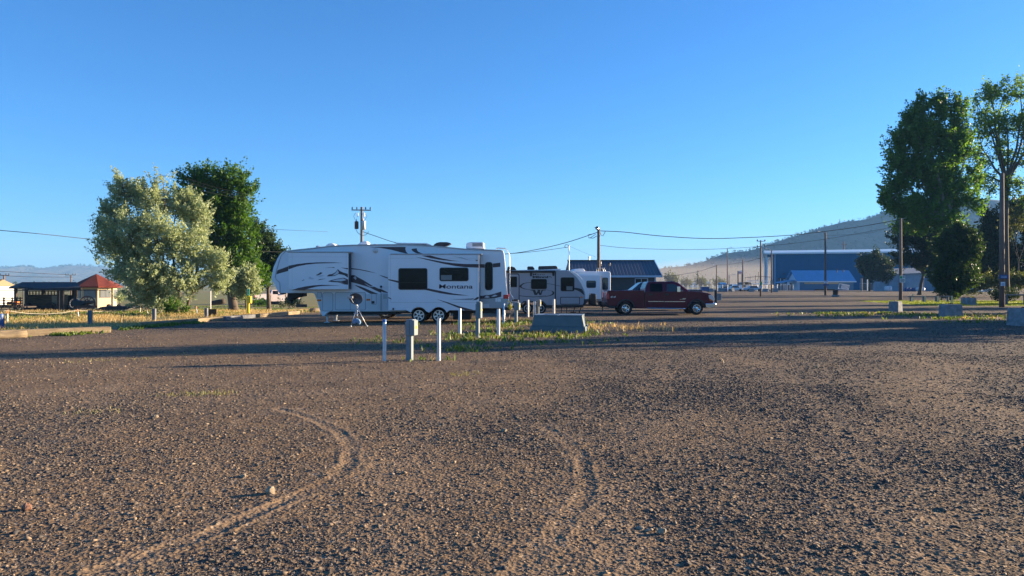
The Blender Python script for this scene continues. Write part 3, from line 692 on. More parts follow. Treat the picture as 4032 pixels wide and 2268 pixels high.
decal([S5.poly([(620,300),(760,296),(850,322),(960,348),(1100,372),(1232,388),(1060,381),(900,362),(760,336)]),
       S5.poly([(520,315),(650,338),(800,366),(950,394),(1100,415),(1300,429),(1508,430),(1508,485),(1300,478),(1150,460),(1000,432),(800,388),(650,350)]),
       S5.poly([(114,660),(270,690),(270,720),(114,678)]), S5.poly([(680,826),(722,803),(820,824),(960,852),(1120,884),(1360,916),(1200,912),(1050,900),(900,876),(780,850)]),
       S5.poly([(858,970),(930,990),(1030,1020),(1200,1078),(1420,1136),(1400,1140),(1300,1141),(1200,1108),(1060,1050),(960,1010)]), S5.poly([(1450,365),(1494,366),(1494,382),(1470,380)]),
       S5.poly([(1412,988),(1450,962),(1484,938),(1508,936),(1508,962),(1470,982)]), S5.poly([(114,938),(150,955),(166,976),(150,972),(114,952)])], Ys, 'maroon_decal', parent=sl2)
decal([S5.poly([(1060,970),(1200,968),(1320,962),(1440,955),(1400,985),(1300,984),(1180,978)]), S5.poly([(1100,310),(1250,330),(1330,360),(1450,374),(1330,366),(1230,336)])], Ys, 'grey_decal', parent=sl2)
mb = MB(); x0, z0 = S5(895, 808); x1, z1 = S5(1415, 742); lettering(mb, 'Montana', x0, x1, z0, z1, Ys-.001, bold=.012, shear=.04)
mb.build('lettering', M['maroon_decal'], sl2)
# ---- roof gear
def rbox(name, u0, u1, v0, v1, y0, y1, m, bev=.05, P_=B5):
    x0, z1 = P_(u0, v0); x1, z0 = P_(u1, v1); return MB().box(x0, x1, y0, y1, z0, z1).build(name, M[m], rv, bevel=bev, seg=3)
yc = Yb+1.2
ac = MB().prism(B5.poly([(1292,178),(1298,105),(1320,85),(1375,76),(1560,76),(1578,90),(1584,180)]), yc-.45, yc+.45).build('air_conditioner', M['white'], rv, bevel=.04, seg=3)
g = MB()
for i in range(11): x, z1 = B5(1400+i*14, 92); _, z0 = B5(0, 146); g.box(x, x+.02, yc-.462, yc-.4505, z0, z1)
g.build('grille', M['black'], ac)
rbox('roof_base', 1292, 1588, 180, 198, yc-.4, yc+.4, 'black', .02)
dm = MB(); x, z = B5(915, 130)
dm.prism(B5.poly([(772,135),(790,108),(830,82),(880,73),(990,73),(1048,88),(1050,100),(1010,122),(940,150),(800,146)]), yc-.3, yc+.3).build('satellite_dome', M['black'], rv, bevel=.06, seg=3)
sp = MB().prism(B5.poly([(160,88),(190,84),(680,92),(736,118),(720,124),(660,112),(200,104)]), yc-.4, yc+.5).build('solar_panel', M['steel'], rv, bevel=.01)
MB().box(B5(210,0)[0], B5(670,0)[0], yc-.35, yc+.45, B5(0,128)[1], B5(0,106)[1]).build('panel_mount', M['black'], sp)
d1 = MB(); x, z = B4(1430, 135); d1.prism(B4.poly([(1332,136),(1350,105),(1390,75),(1430,62),(1495,62),(1510,132)]), yc-.35, yc+.3).build('vent_hood', M['white'], rv, bevel=.06, seg=3)
x, z = B4(1580, 138); MB().ball((x, yc+.5, z), .22, .22, .15, n=14).build('dome_vent', M['gelgrey'], rv, smooth=True)
MB().prism(B4.poly([(822,150),(840,118),(880,95),(940,92),(980,108),(990,148)]), yc-.3, yc+.3).build('roof_vent', M['white'], rv, bevel=.06, seg=3)
an_ = MB(); p = lambda u, v, y=yc-.5: (B4(u, v)[0], y, B4(u, v)[1])
an_.tube([p(700,175), p(760,160), p(1000,140), p(1240,128)], .02).tube([p(705,160), p(730,150), p(755,165)], .06).tube([p(1010,140), p(1035,115), p(1065,130)], .012)
an_.build('antenna', M['steel'], rv)
x, z = B4(1678, 222); MB().lathe([(.0, -.06), (.1, -.05), (.12, 0)], (x, Yb, z), n=16).build('porch_lamp', M['lens'], rv, smooth=True)
# ---- rear ladder
ld = MB()
for yy in (Yb+.75, Yb+1.15):
    q = lambda u, v: (B5(u, v)[0]+.03, yy, B5(u, v)[1])
    ld.tube([q(1755,208), q(1762,180), q(1790,168), q(1900,174), q(1940,215), q(1970,270), q(1978,400), q(1978,860), q(1990,905), q(2025,945), q(2025,990)], .016)
for v in (300, 420, 540, 660, 780, 870):
    x, z = B5(1978, v); ld.cyl((x+.03, Yb+.75, z), (x+.03, Yb+1.15, z), .013, n=6)
ld.build('ladder', M['steel'], rv, auto=60)
# stick with a black ball by the hatch
x, z0 = B5(6, 1150); _, z1 = B5(6, 778)
MB().cyl((x, Yb-.08, z0), (x, Yb-.08, z1), .010, n=6).ball((x, Yb-.08, z1), .05).build('level_rod', M['black'], rv, smooth=True)

# ================================================================ satellite dish on a tripod, bag of weight
Yd = 31.4; D4 = Plane(Yd, 1050, 930, 3.9156)
ax_, az_ = D4(1392, 1075)
dt = thing('satellite_dish', 'dark oval satellite dish on a spindly tripod before the fifth wheel', 'satellite dish', (ax_, Yd, 0))
lg = [D4(1308, 1396), D4(1545, 1382)]
for (x, z), y in zip(lg, (Yd-.15, Yd+.05)): MB().cyl((ax_, Yd, az_-.05), (x, y, 0), .018, .014, n=7).ball((x, y, .02), .035).build('leg', M['steel'], dt, smooth=True)
MB().cyl((ax_, Yd, az_-.05), (ax_-.08, Yd+.75, 0), .018, .014, n=7).build('leg', M['steel'], dt, smooth=True)
MB().cyl((ax_, Yd, .45), (ax_, Yd, az_+.12), .026, n=8).obox((ax_, Yd, az_-.02), .1, .1, .08).tube([(ax_-.14, Yd-.05, .55), (ax_, Yd-.02, .5), (ax_+.17, Yd+.02, .58)], .01).build('mast', M['steel'], dt)
cx, cz = D4(1390, 960); n = 28; v = []; f = []
Mt = Matrix.Rotation(R(-14), 3, 'Z') @ Matrix.Rotation(R(12), 3, 'X')
rings = ((0, .085), (.35, .075), (.7, .042), (1, 0))
for lay in (0, .012):
    for q_, dpt in rings:
        for j in range(n):
            a = 2*math.pi*j/n; v.append(Vector((cx, Yd-.02, cz))+Mt @ Vector((.30*q_*math.cos(a), dpt-.085+lay, .24*q_*math.sin(a))))
K = len(rings)
for lay in range(2):
    for i in range(K-1): f += [(lay*K*n+i*n+j, lay*K*n+i*n+(j+1) % n, lay*K*n+(i+1)*n+(j+1) % n, lay*K*n+(i+1)*n+j) for j in range(n)]
f += [((K-1)*n+j, (K-1)*n+(j+1) % n, (2*K-1)*n+(j+1) % n, (2*K-1)*n+j) for j in range(n)]
rf_ = MB().add(v, f).build('reflector', M['dish'], dt, auto=50)
lx, lz = D4(1330, 938)
fa = MB().tube([(ax_, Yd-.06, az_+.02), (D4(1350,1010)[0], Yd-.3, D4(1350,1010)[1]), (lx, Yd-.48, lz-.02)], .014).build('feed_arm', M['steel'], dt)
MB().box(lx-.12, lx+.10, Yd-.52, Yd-.44, lz-.05, lz+.045).cyl((lx+.0, Yd-.44, lz), (lx, Yd-.36, lz), .04).build('receiver', M['trim'], fa, bevel=.015)
q = [D4(*p_) for p_ in ((1345,1272),(1400,1262),(1445,1280),(1470,1325),(1440,1368),(1418,1345),(1395,1322),(1372,1358),(1336,1340))]
tag(MB().prism(q, Yd-.22, Yd-.06).build('weight_bag', M['cloth'], None, bevel=.05, seg=3), 'pale blue cloth bag slung between the dish tripod legs', 'bag')
# ================================================================ posts, pedestals, vault
def bollard(px, base, top, label, r=.045, cap=None, m='pipe'):
    Y = GY(base); p = P(px, top, Y)
    t = thing('bollard', label, 'bollard', (p.x, Y, 0), group='steel pipe bollards by the hook-ups')
    z1 = p.z
    MB().lathe([(r, -.02), (r, z1-.012), (r*.82, z1)], (p.x, Y, 0), 'z', 18).build('pipe', M[m], t, auto=40)
    if cap: MB().lathe([(r+.003, z1-.055), (r+.003, z1+.002), (r*.8, z1+.008)], (p.x, Y, 0), 'z', 18).build('cap', M[cap], t, auto=40)
    return t
K6 = 4.293
def z6(u, v): return 1440+u/K6, 1180+v/K6
bollard(*[z6(318, 0)[0], 1421, z6(0, 338)[1]], 'white pipe bollard with a blue painted top rim', .041, 'blue_paint')
bollard(z6(1236, 0)[0], 1420.5, z6(0, 318)[1], 'white pipe bollard with a dull grey cap just right of the front pedestal', .041, 'steel')
bollard(z6(1592, 0)[0], 1316, z6(0, 145)[1], 'white pipe bollard among weeds left of the tall narrow second pedestal', .052)
bollard(z6(2243, 0)[0], 1322, z6(0, 155)[1], 'white pipe bollard among weeds between second pedestal and green vault', .054)
bollard(z6(2333, 0)[0], 1273, z6(0, 60)[1], 'grey pipe bollard under the rear corner of the fifth wheel', .055, m='steel')
bollard(2079, 1249, 1180, 'pipe bollard with a reddish stain before the small trailer wheel', .055)
bollard(2105, 1264, 1186, 'short grey white bollard touching the left end of the vault', .06)
bollard(2181, 1248, 1177.5, 'tall cream bollard rising behind the middle of the vault', .06)

def pedestal(px, base, top, cab, label, w=.135, d=.12, rz=-.30, cw=.26, cd=.20, plug=False):
    """cab = (z0, z1) of the meter box; box sits on the right side"""
    Y = GY(base); p = P(px, top, Y); x = p.x; z1 = p.z
    t = thing('power_pedestal', label, 'power pedestal', (x, Y, 0), rz=0, group='electrical pedestals at the camp sites')
    Mr = Matrix.Rotation(rz, 3, 'Z'); o = Vector((x, Y, 0))
    W = lambda a, b_, c: o+Mr @ Vector((a, b_, 0))+Vector((0, 0, c))
    MB().obox(W(0, 0, z1/2-.02), w, d, z1-.0, Mr).build('post', M['pedestal'], t, bevel=.006)
    h0, h1 = cab; hc = (h0+h1)/2
    c = MB()
    pr = [(-cd/2, h0+.04), (-cd/2, h1-.02), (-cd/2+.02, h1), (cd/2, h1), (cd/2, h0), (-cd/2+.03, h0)]
    c.obox(W(.04, 0, hc), cw*.62, cd, h1-h0, Mr)
    b_ = c.build('meter_box', M['pedestal'], t, bevel=.012)
    MB().obox(W(.04+cw*.36, 0, hc-.01), cw*.22, cd*1.04, (h1-h0)*.96, Mr).build('cover', M['pedestal'], b_, bevel=.014)
    MB().obox(W(.04-cw*.36, 0, hc-.02), cw*.14, cd*.96, (h1-h0)*.8, Mr).build('side_plate', M['pedestal'], b_, bevel=.012)
    MB().obox(W(.04+cw*.475, 0, hc-.0), .006, cd*.45, .07, Mr).build('warning_sticker', M['yellow'], b_)
    MB().obox(W(.04, -cd*.5-.002, hc), .006, .006, (h1-h0)*.9, Mr).build('seam_line', M['black'], b_)
    return t, W
pedestal(z6(743, 0)[0], 1418, z6(0, 332)[1], (.565, .925), 'grey power pedestal with a wide meter box between the two front bollards')
pedestal(z6(1893, 0)[0], 1328, z6(0, 62)[1], (.62, 1.16), 'tall narrow grey pedestal before the fifth wheel rear window', w=.11, cw=.20, cd=.16)
t3, W3 = pedestal(2032, 1274, 1193, (.60, .93), 'grey pedestal with a yellow cord adapter plugged beside the fifth wheel tail lamp', w=.12, cw=.28, cd=.2)
pedestal(2119, 1249, 1179.5, (.58, .93), 'slim grey pedestal just behind the left end of the vault', w=.11, cw=.22, cd=.18)
# orange-yellow adapter and cord
q7 = lambda u, v, Y: P(1980+u/4.39, 1020+v/4.39, Y)
Yc = 34.2
cd_ = thing('extension_cord', 'yellow power cord and adapter hanging from the fifth wheel rear', 'extension cord', (q7(130, 840, Yc).x, Yc, 0))
MB().tube([q7(75, 722, Yc+.2), q7(100, 726, Yc), q7(125, 745, Yc), q7(138, 790, Yc)], .018).build('upper_cord', M['yellow'], cd_)
MB().tube([q7(128, 780, Yc), q7(122, 815, Yc-.02), q7(130, 850, Yc), q7(126, 875, Yc)], [.05, .075, .07, .04], n=9).obox(q7(148, 825, Yc), .09, .09, .12).build('adapter', M['yellow'], cd_, bevel=.01)
MB().tube([q7(128, 872, Yc), q7(137, 960, Yc), q7(141, 1085, Yc)], .012).build('lower_cord', M['cable'], cd_)
# hose reel like cover at the rear of the trailer
# ---- vault
vt = thing('utility_vault', 'low grey green utility box with sloped sides and a pale lid', 'utility vault', (1.75, 28.3, 0), rz=R(-9))
def frust(mb, x0, x1, y0, y1, z0, X0, X1, Y0, Y1, z1):
    return mb.prism_z([(x0, y0), (x1, y0), (x1, y1), (x0, y1)], z0, z1, top=[(X0, Y0), (X1, Y0), (X1, Y1), (X0, Y1)])
a = MB(); frust(a, -1.02, 1.02, -.80, .80, -.05, -.99, .99, -.77, .77, .20)
a.build('base', M['vault'], vt, bevel=.02, local=True)
a = MB(); frust(a, -.955, .955, -.735, .735, .20, -.87, .87, -.66, .66, .585)
a.build('skirt', M['vault'], vt, bevel=.02, local=True)
a = MB(); a.box(-.88, .88, -.67, .67, .585, .622)
l = a.build('lid', M['pedestal'], vt, bevel=.012, local=True)
MB().box(-.03, .05, -.69, -.66, .60, .64).tube([(-.5, -.45, .63), (-.2, -.5, .645), (0, -.55, .66), (.04, -.6, .63)], .012).build('latch', M['steel'], l, local=True)

# ================================================================ the small two-tone trailer
Yt = 45.2; T = Plane(Yt, 1980, 1020, 4.3905)
tt = thing('travel_trailer', 'small grey and white travel trailer with a rounded nose and black trim', 'caravan', (T(700, 800)[0], Yt, 0))
YT2 = Yt+2.2
prof = [(-150,205),(60,205),(500,200),(1000,192),(1110,190),(1180,205),(1255,245),(1335,318),(1405,418),(1462,535),(1483,620),(1475,690),(1440,740),(1400,800),
        (755,800),(690,735),(365,735),(305,800),(-150,800)]
MB().prism(T.poly(prof), Yt, YT2).build('body', M['micro'], tt, bevel=.05, seg=3)
nose = [(1110,186),(1185,200),(1262,240),(1345,313),(1415,414),(1472,533),(1493,620),(1484,692),(1452,742),(1412,735),(1422,690),(1425,620),(1405,540),(1352,428),(1285,330),(1215,262),(1160,222),(1110,205)]
MB().prism(T.poly(nose), Yt-.02, YT2+.02).build('nose_cap', M['white'], tt, bevel=.02)
MB().prism(T.poly([(1400,695),(1482,690),(1475,720),(1440,770),(1405,790),(1392,800),(1382,802),(1400,745)]), Yt-.026, YT2+.026).build('stone_guard', M['black'], tt, bevel=.01)
MB().prism(T.poly([(1236,496),(1300,503),(1365,518),(1392,560),(1408,625),(1380,605),(1340,570),(1290,545),(1236,525)]), Yt-.01, Yt-.001).build('stripe', M['black'], tt)
MB().box(T(-150,0)[0], T(905,0)[0], Yt-.12, Yt-.002, T(0,236)[1], T(0,198)[1]).build('awning', M['black'], tt, bevel=.03)
MB().box(T(898,0)[0], T(917,0)[0], Yt-.03, Yt-.001, T(0,800)[1], T(0,212)[1]).build('black_trim', M['black'], tt)
MB().box(T(-150,0)[0], T(1395,0)[0], Yt+.05, YT2-.05, T(0,838)[1], T(0,801)[1]).build('chassis', M['iron'], tt, bevel=.01)
# arch lining, wheels
MB().prism(T.poly([(300,803),(358,728),(696,728),(760,803),(742,803),(690,740),(366,740),(318,803)]), Yt-.02, Yt+.02).build('wheel_arch', M['black'], tt)
for u in (425, 657):
    x = T(u, 0)[0]
    for yf, yy in ((-1, Yt+.03), (1, YT2-.03)): wheel(tt, x, yy, .315, .315, .2, .20, 'ring', yface=yf)
# door
x0, z1 = T(88, 250); x1, z0 = T(288, 812)
d = MB().prism(rrect(x0, x1, z0, z1, .13), Yt-.012, Yt-.001).build('door', M['black'], tt)
MB().prism(rrect(x0+.055, x1-.05, z0+.02, z1-.055, .10), Yt-.022, Yt-.0125).build('door_panel', M['micro'], d)
x0, z1 = T(126, 302); x1, z0 = T(245, 487); window(tt, (x0, x1, z0, z1), Yt-.022, r=.05)
x0, z1 = T(485, 343); x1, z0 = T(762, 520); window(tt, (x0, x1, z0, z1), Yt, r=.1)
x0, z1 = T(998, 316); x1, z0 = T(1237, 557); f = window(tt, (x0, x1, z0, z1), Yt, r=.09)
MB().box(T(1100,0)[0], T(1205,0)[0], Yt-.03, Yt-.0245, T(0,540)[1], T(0,472)[1]).build('blind', M['curtain'], f)
x0, z1 = T(990, 654); x1, z0 = T(1332, 785)
d = MB().prism(rrect(x0, x1, z0, z1, .06), Yt-.012, Yt-.001).build('hatch', M['black'], tt)
MB().prism(rrect(x0+.04, x1-.04, z0+.04, z1-.04, .04), Yt-.02, Yt-.0125).build('hatch_door', M['micro'], d)
for u, v in ((486, 268), (872, 265)):
    x, z = T(u, v); MB().prism([(x-.07, z+.1), (x+.07, z+.1), (x+.06, z-.06), (x, z-.12), (x-.06, z-.06)], Yt-.04, Yt-.001).build('speaker', M['black'], tt, bevel=.015)
x, z = T(1360, 658); MB().box(x-.07, x+.07, Yt-.02, Yt-.001, z-.03, z+.03).build('marker_lamp', M['amber'], tt, bevel=.01)
for u in (825, 855):
    x, z = T(u, 753); MB().lathe([(.05, -.012), (.05, -.001)], (x, Yt, z), n=14).build('vent_cap', M['black'], tt)
mb = MB(); x0, z0 = T(516, 281); x1, z1 = T(724, 247); lettering(mb, 'Micro', x0, x1, z0, z1, Yt-.001, bold=.004)
x0, z0 = T(514, 330); x1, z1 = T(846, 289); lettering(mb, 'Minnie', x0, x1, z0, z1, Yt-.001, bold=.045)
mb.build('lettering', M['black'], tt)
# the flying W emblem with its swept rings
mb = MB()
mb.prism(T.poly([(468,530),(560,530),(578,590),(605,548),(590,530),(650,530),(640,565),(655,590),(662,552),(668,530),(748,530),(738,542),(690,544),(662,622),(632,622),(612,588),(590,622),(548,622),(516,544),(478,542)]), Yt-.006, Yt-.001)
mb.build('emblem', M['black'], tt)
def ring_(pts_o, pts_i, m='black'): MB().prism(T.poly(pts_o+pts_i[::-1]), Yt-.005, Yt-.001).build('swoosh', M[m], tt)
ring_([(485,404),(420,405),(350,418),(300,448),(285,474),(310,498),(370,520),(470,533)], [(485,412),(430,412),(372,424),(335,450),(322,474),(338,494),(390,514),(470,528)])
ring_([(760,536),(820,542),(870,556),(893,582),(880,612),(830,634),(740,652),(620,662)], [(760,530),(830,548),(852,562),(860,584),(850,606),(810,626),(730,645),(620,656)])
ring_([(762,420),(850,432),(990,466)], [(762,428),(850,440),(990,472)])
ring_([(162,610),(260,634),(400,652),(520,660),(640,650),(750,632)], [(162,604),(260,626),(400,642),(520,650),(640,642),(750,626)])
ring_([(400,462),(440,444),(482,437)], [(400,458),(440,438),(482,430)], 'grey_decal')
# roof gear
def tbox(name, pts, m, y0=.6, y1=1.4, bev=.05): return MB().prism(T.poly(pts), Yt+y0, Yt+y1).build(name, M[m], tt, bevel=bev, seg=3)
tbox('air_conditioner', [(624,182),(624,118),(930,112),(955,135),(965,165),(940,182)], 'black', .5, 1.5)
tbox('roof_vent', [(428,180),(428,122),(525,122),(562,172),(540,180)], 'black')
tbox('vent_hood', [(70,195),(80,128),(160,124),(205,140),(232,178),(232,190)], 'black')
MB().prism(T.poly([(60,196),(350,188),(700,182),(1000,166),(1004,180),(990,190),(500,198),(60,204)]), Yt+.1, YT2-.1).build('roof_edge', M['gel'], tt)
# A-frame, jack, gas cover, stabilisers
y0 = Yt+1.1
MB().tube([(T(1380,0)[0], Yt+.25, .5), (T(1800,0)[0], y0, .46)], .045).tube([(T(1380,0)[0], YT2-.25, .5), (T(1800,0)[0], y0, .46)], .045).cyl((T(1760,0)[0], y0, .12), (T(1760,0)[0], y0, .95), .03).box(T(1690,0)[0], T(1760,0)[0], y0-.25, y0+.25, .5, .72).build('hitch', M['iron'], tt)
x0, z1 = T(1520, 598); x1, z0 = T(1632, 800)
MB().prism([(x0, z0), (x0, z1-.05), (x0+.08, z1), (x1-.1, z1), (x1, z1-.06), (x1, z0)], Yt+.55, Yt+1.5).build('gas_cover', M['black'], tt, bevel=.04, seg=3)
for k in range(2):
    x = T(1335-k*65, 0)[0]; MB().tube([(x+.12, Yt+.25+k*1.5, .5), (x-.05, Yt+.2+k*1.5, .03)], .03).box(x-.22, x+.12, Yt+.1+k*1.5, Yt+.35+k*1.5, 0, .05).build('stabiliser', M['rust'], tt)
for u in (1020, 1112):
    x = T(u, 0)[0]; MB().cyl((x, Yt+.4, 0), (x, Yt+.4, .5), .022).build('stabiliser', M['iron'], tt)
# step and grill at the door
sx = T(210, 0)[0]
gt = thing('camp_grill', 'small silver grill on a stand beside the small trailer door', 'grill', (sx, 43.4, 0))
a0, b0 = P(1980+140/4.39, 1020+745/4.39, 43.4), P(1980+275/4.39, 1020+692/4.39, 43.4)
MB().prism([(a0.x, a0.z), (a0.x, b0.z-.05), (a0.x+.08, b0.z), (b0.x-.08, b0.z), (b0.x, b0.z-.05), (b0.x, a0.z)], 43.2, 43.6).build('lid', M['steel'], gt, bevel=.02)
MB().box(a0.x+.05, b0.x-.05, 43.19, 43.198, a0.z+.06, a0.z+.17).build('window', M['black'], gt)
g = MB()
for x in (a0.x+.06, b0.x-.04):
    for y in (43.25, 43.55): g.cyl((x, y, 0), (x, y, a0.z), .016)
g.box(a0.x, b0.x+.2, 43.22, 43.58, .34, .37); g.build('stand', M['steel'], gt)

# ================================================================ white trailer behind, turned a little
Yw = 58.0; ka = R(13); kx = P(2405, 1122, Yw).x
wt = thing('travel_trailer', 'plain white travel trailer with a sunlit rear end and roof ladder', 'caravan', (kx, Yw, 0), rz=ka)
Lw = 7.6; hw = P(0, 1068.5, Yw).z; bw = .46
MB().prism([(-Lw, bw), (-Lw, hw-.35), (-Lw+.5, hw), (-.12, hw), (0, hw-.1), (0, bw)], 0, 2.4).build('body', M['gel'], wt, bevel=.05, seg=3, local=True)
fx = lambda u: (P(1980+u/4.39, 0, Yw).x-kx)/math.cos(ka)
fz = lambda v: P(0, 1020+v/4.39, Yw).z
MB().box(-Lw+.1, -.03, -.012, -.001, bw+.02, fz(672)).build('lower_panel', M['grey_decal'], wt, local=True)
def lw_(u0, u1, v0, v1, y=0., name='window', gl='glass2', frame='black'):
    f = MB().prism(rrect(fx(u0), fx(u1), fz(v1), fz(v0), .1), y-.02, y-.0005).build(name, M[frame], wt, local=True)
    MB().prism(rrect(fx(u0)+.04, fx(u1)-.04, fz(v1)+.04, fz(v0)-.04, .07), y-.026, y-.0202).build('pane', M[gl], f, local=True)
s = MB().box(fx(1290), fx(1660), -.45, -.001, fz(690), fz(285)).build('slide_out', M['gel'], wt, bevel=.015, local=True)
MB().box(fx(1660)+.002, fx(1660)+.06, -.40, -.002, fz(685), fz(290)).build('slide_seal', M['black'], s, local=True)
lw_(1400, 1566, 374, 498, -.45); lw_(1714, 1814, 321, 534)
# rear window, lamps and ladder on the sunlit end
f = MB().add([(0.001, .35, fz(530)), (.001, 2.05, fz(530)), (.001, 2.05, fz(330)), (.001, .35, fz(330)), (.03, .35, fz(530)), (.03, 2.05, fz(530)), (.03, 2.05, fz(330)), (.03, .35, fz(330))], [(0,1,2,3),(4,5,6,7),(0,1,5,4),(1,2,6,5),(2,3,7,6),(3,0,4,7)]).build('rear_window', M['trim'], wt, local=True)
MB().box(.031, .036, .42, 1.98, fz(522), fz(338)).build('pane', M['curtain'], f, local=True)
ld = MB()
for y in (1.5, 1.9): ld.tube([(-.45, y, hw-.05), (-.45, y, hw+.28), (.02, y, hw+.28), (.10, y, hw+.1), (.10, y, .8)], .018)
for z in (.9, 1.2, 1.5, 1.8, 2.1, 2.4): ld.cyl((.1, 1.5, z), (.1, 1.9, z), .014, n=6)
ld.build('ladder', M['steel'], wt, local=True)
x0, x1 = fx(1238), fx(1462); zb, zt = hw, fz(166)
MB().prism([(x0, zb), (x0+.25, zt-.03), (x0+.45, zt), (x1-.1, zt), (x1, zt-.12), (x1, zb)], .7, 1.6).build('air_conditioner', M['white'], wt, bevel=.04, seg=3, local=True)
MB().box(-.4, .12, .35, 2.05, .48, .58).box(-Lw+.1, -.4, .2, 2.2, .42, .5).build('bumper', M['iron'], wt, local=True)
for xx in (-3.6, -4.5):
    for yf, yy in ((-1, .02), (1, 2.38)):
        k = MB().lathe([(.2, .03), (.3, 0), (.33, .06), (.33, .2), (.2, .22)] if yf < 0 else [(.2, -.03), (.3, 0), (.33, -.06), (.33, -.2), (.2, -.22)], (xx, yy, .33), n=20).build('wheel', M['rubber'], wt, local=True, auto=40)
        MB().lathe([(.2, -.005*yf*-1), (.19, .03*-yf), (.01, .05*-yf)], (xx, yy, .33), n=20).build('rim', M['white'], k, local=True)

# ================================================================ pickups
def pickup(px, Yp, z0, label, paint, rz=0.0, decals=False, detail=True, group=None):
    """local x runs tail (0) to nose (6.2); y=0 is the near side at rz=0"""
    t = thing('pickup_truck', label, 'pickup truck', (0, 0, 0), group=group)
    X = lambda u: (u-155)/357.8
    Z = lambda v: (880-v)/357.8
    XY = lambda pts: [(X(u), Z(v)) for u, v in pts]
    Wd = 1.98; rw = X(535); fw = X(1978); zc = .372; ar = .455
    mp = M[paint]
    def pc(mb, name, m, par=t, **k): return mb.build(name, M[m] if isinstance(m, str) else m, par, local=True, **k)
    # front half with cowl, hood, wings, doors
    fr = [(2.14, Z(408)), (X(1500), Z(402)), (X(1790), Z(398)), (X(1850), Z(392)), (X(2050), Z(410)), (X(2200), Z(434)), (X(2275), Z(460)), (X(2310), Z(500)), (X(2322), Z(560)), (X(2318), Z(640)), (X(2270), .58), (fw+.60, .52)]
    fr += [(fw+ar*math.cos(R(a)), zc+ar*math.sin(R(a))) for a in range(12, 169, 12)]
    fr += [(fw-.62, .40), (2.14, .37)]
    pc(MB().prism(fr, 0, Wd), 'body', mp, bevel=.045, seg=3)
    def side(y0, y1):
        p = [(2.12, .37), (2.12, Z(380)), (X(600), Z(384)), (X(170), Z(388)), (X(158), Z(420)), (.0, .95), (.03, .55), (rw-.70, .52)]
        p += [(rw+ar*math.cos(R(a)), zc+ar*math.sin(R(a))) for a in range(168, 11, -12)]
        p += [(rw+.62, .40)]
        return MB().prism(p, y0, y1)
    pc(side(0, .16), 'bed_side', mp, bevel=.03, seg=2); pc(side(Wd-.16, Wd), 'bed_side', mp, bevel=.03, seg=2)
    pc(MB().box(.02, .12, .16, Wd-.16, .58, 1.33), 'tailgate', mp, bevel=.02)
    pc(MB().box(.12, 2.12, .16, Wd-.16, .70, .76), 'bed_floor', mp)
    # cab above the belt line
    zb, zt = Z(412), 1.905
    ins = lambda z: .03+.20*max(0, (z-zb)/(zt-zb))
    prof = [(2.16, zb), (2.20, 1.50), (X(985)+.02, 1.84), (X(1010)+.02, 1.885), (X(1250), zt), (X(1500), 1.895), (X(1590), 1.86), (X(1840), zb)]
    v = []; n = len(prof)
    for yy in (0, 1): v += [(x, ins(z) if yy == 0 else Wd-ins(z), z) for x, z in prof]
    f = [tuple(range(n)), tuple(range(2*n-1, n-1, -1))]+[(i, (i+1) % n, n+(i+1) % n, n+i) for i in range(n)]
    cab = pc(MB().add(v, f), 'cab', mp, bevel=.05, seg=3)
    def glass(pts, name, m='glass', par=cab):
        for sd in (0, 1):
            v = []
            for off in (-.012, .03):
                v += [(X(u), (ins(Z(w_))+off) if sd == 0 else Wd-ins(Z(w_))-off, Z(w_)) for u, w_ in pts]
            k = len(pts); f = [tuple(range(k)), tuple(range(2*k-1, k-1, -1))]+[(i, (i+1) % k, k+(i+1) % k, k+i) for i in range(k)]
            pc(MB().add(v, f), name, m, par)
    glass([(1035,405),(1035,262),(1060,242),(1270,244),(1285,262),(1285,405)], 'side_window')
    glass([(1378,405),(1380,258),(1400,250),(1540,262),(1600,300),(1700,392),(1700,405)], 'side_window', 'glass2' if decals else 'glass')
    # windscreen and rear window
    def pane(xa, za, xb, zb_, name, gm='glass'):
        d = Vector((za-zb_, 0, xb-xa)).normalized()*.012
        if d.x < 0 and xb > xa: d = -d
        v = []
        for o in (-1.0, 1.4):
            for x, z in ((xa, za), (xb, zb_)):
                for y in (ins(z)+.07, Wd-ins(z)-.07): v.append((x+d.x*o, y, z+d.z*o))
        pc(MB().add(v, [(0,1,3,2),(4,5,7,6),(0,1,5,4),(2,3,7,6),(0,2,6,4),(1,3,7,5)]), name, gm, cab)
    pane(X(1605), 1.835, X(1822), zb+.045, 'windscreen', 'glass2' if decals else 'glass')
    pane(X(985), 1.80, 2.185, 1.48, 'rear_window')
    # arches, trims
    for cx in (rw, fw):
        a = [(cx+(ar+.075)*math.cos(R(k)), zc+(ar+.075)*math.sin(R(k))) for k in range(8, 173, 8)]
        b_ = [(cx+(ar-.01)*math.cos(R(k)), zc+(ar-.01)*math.sin(R(k))) for k in range(172, 7, -8)]
        for y0, y1 in ((-.035, .01), (Wd-.01, Wd+.035)): pc(MB().prism(a+b_, y0, y1), 'wheel_flare', 'black' if decals or paint == 'blackpaint' else paint, bevel=.01)
        for yf, yy in ((-1, .02), (1, Wd-.02)):
            kw = wheel(t, cx, yy, zc, zc, .27, .225, 'dish' if decals else 'spoke', 'chrome' if decals else 'alloy', yface=yf)
    pc(MB().box(rw-.3, fw+.3, .35, Wd-.35, .38, .62).cyl((rw, .2, zc), (rw, Wd-.2, zc), .07).cyl((fw, .2, zc), (fw, Wd-.2, zc), .06), 'chassis', 'iron')
    # seams and doors
    for u in (938, 1312, 1770): pc(MB().box(X(u)-.006, X(u)+.006, -.003, .02, .42, Z(412)), 'door_seam', 'black')
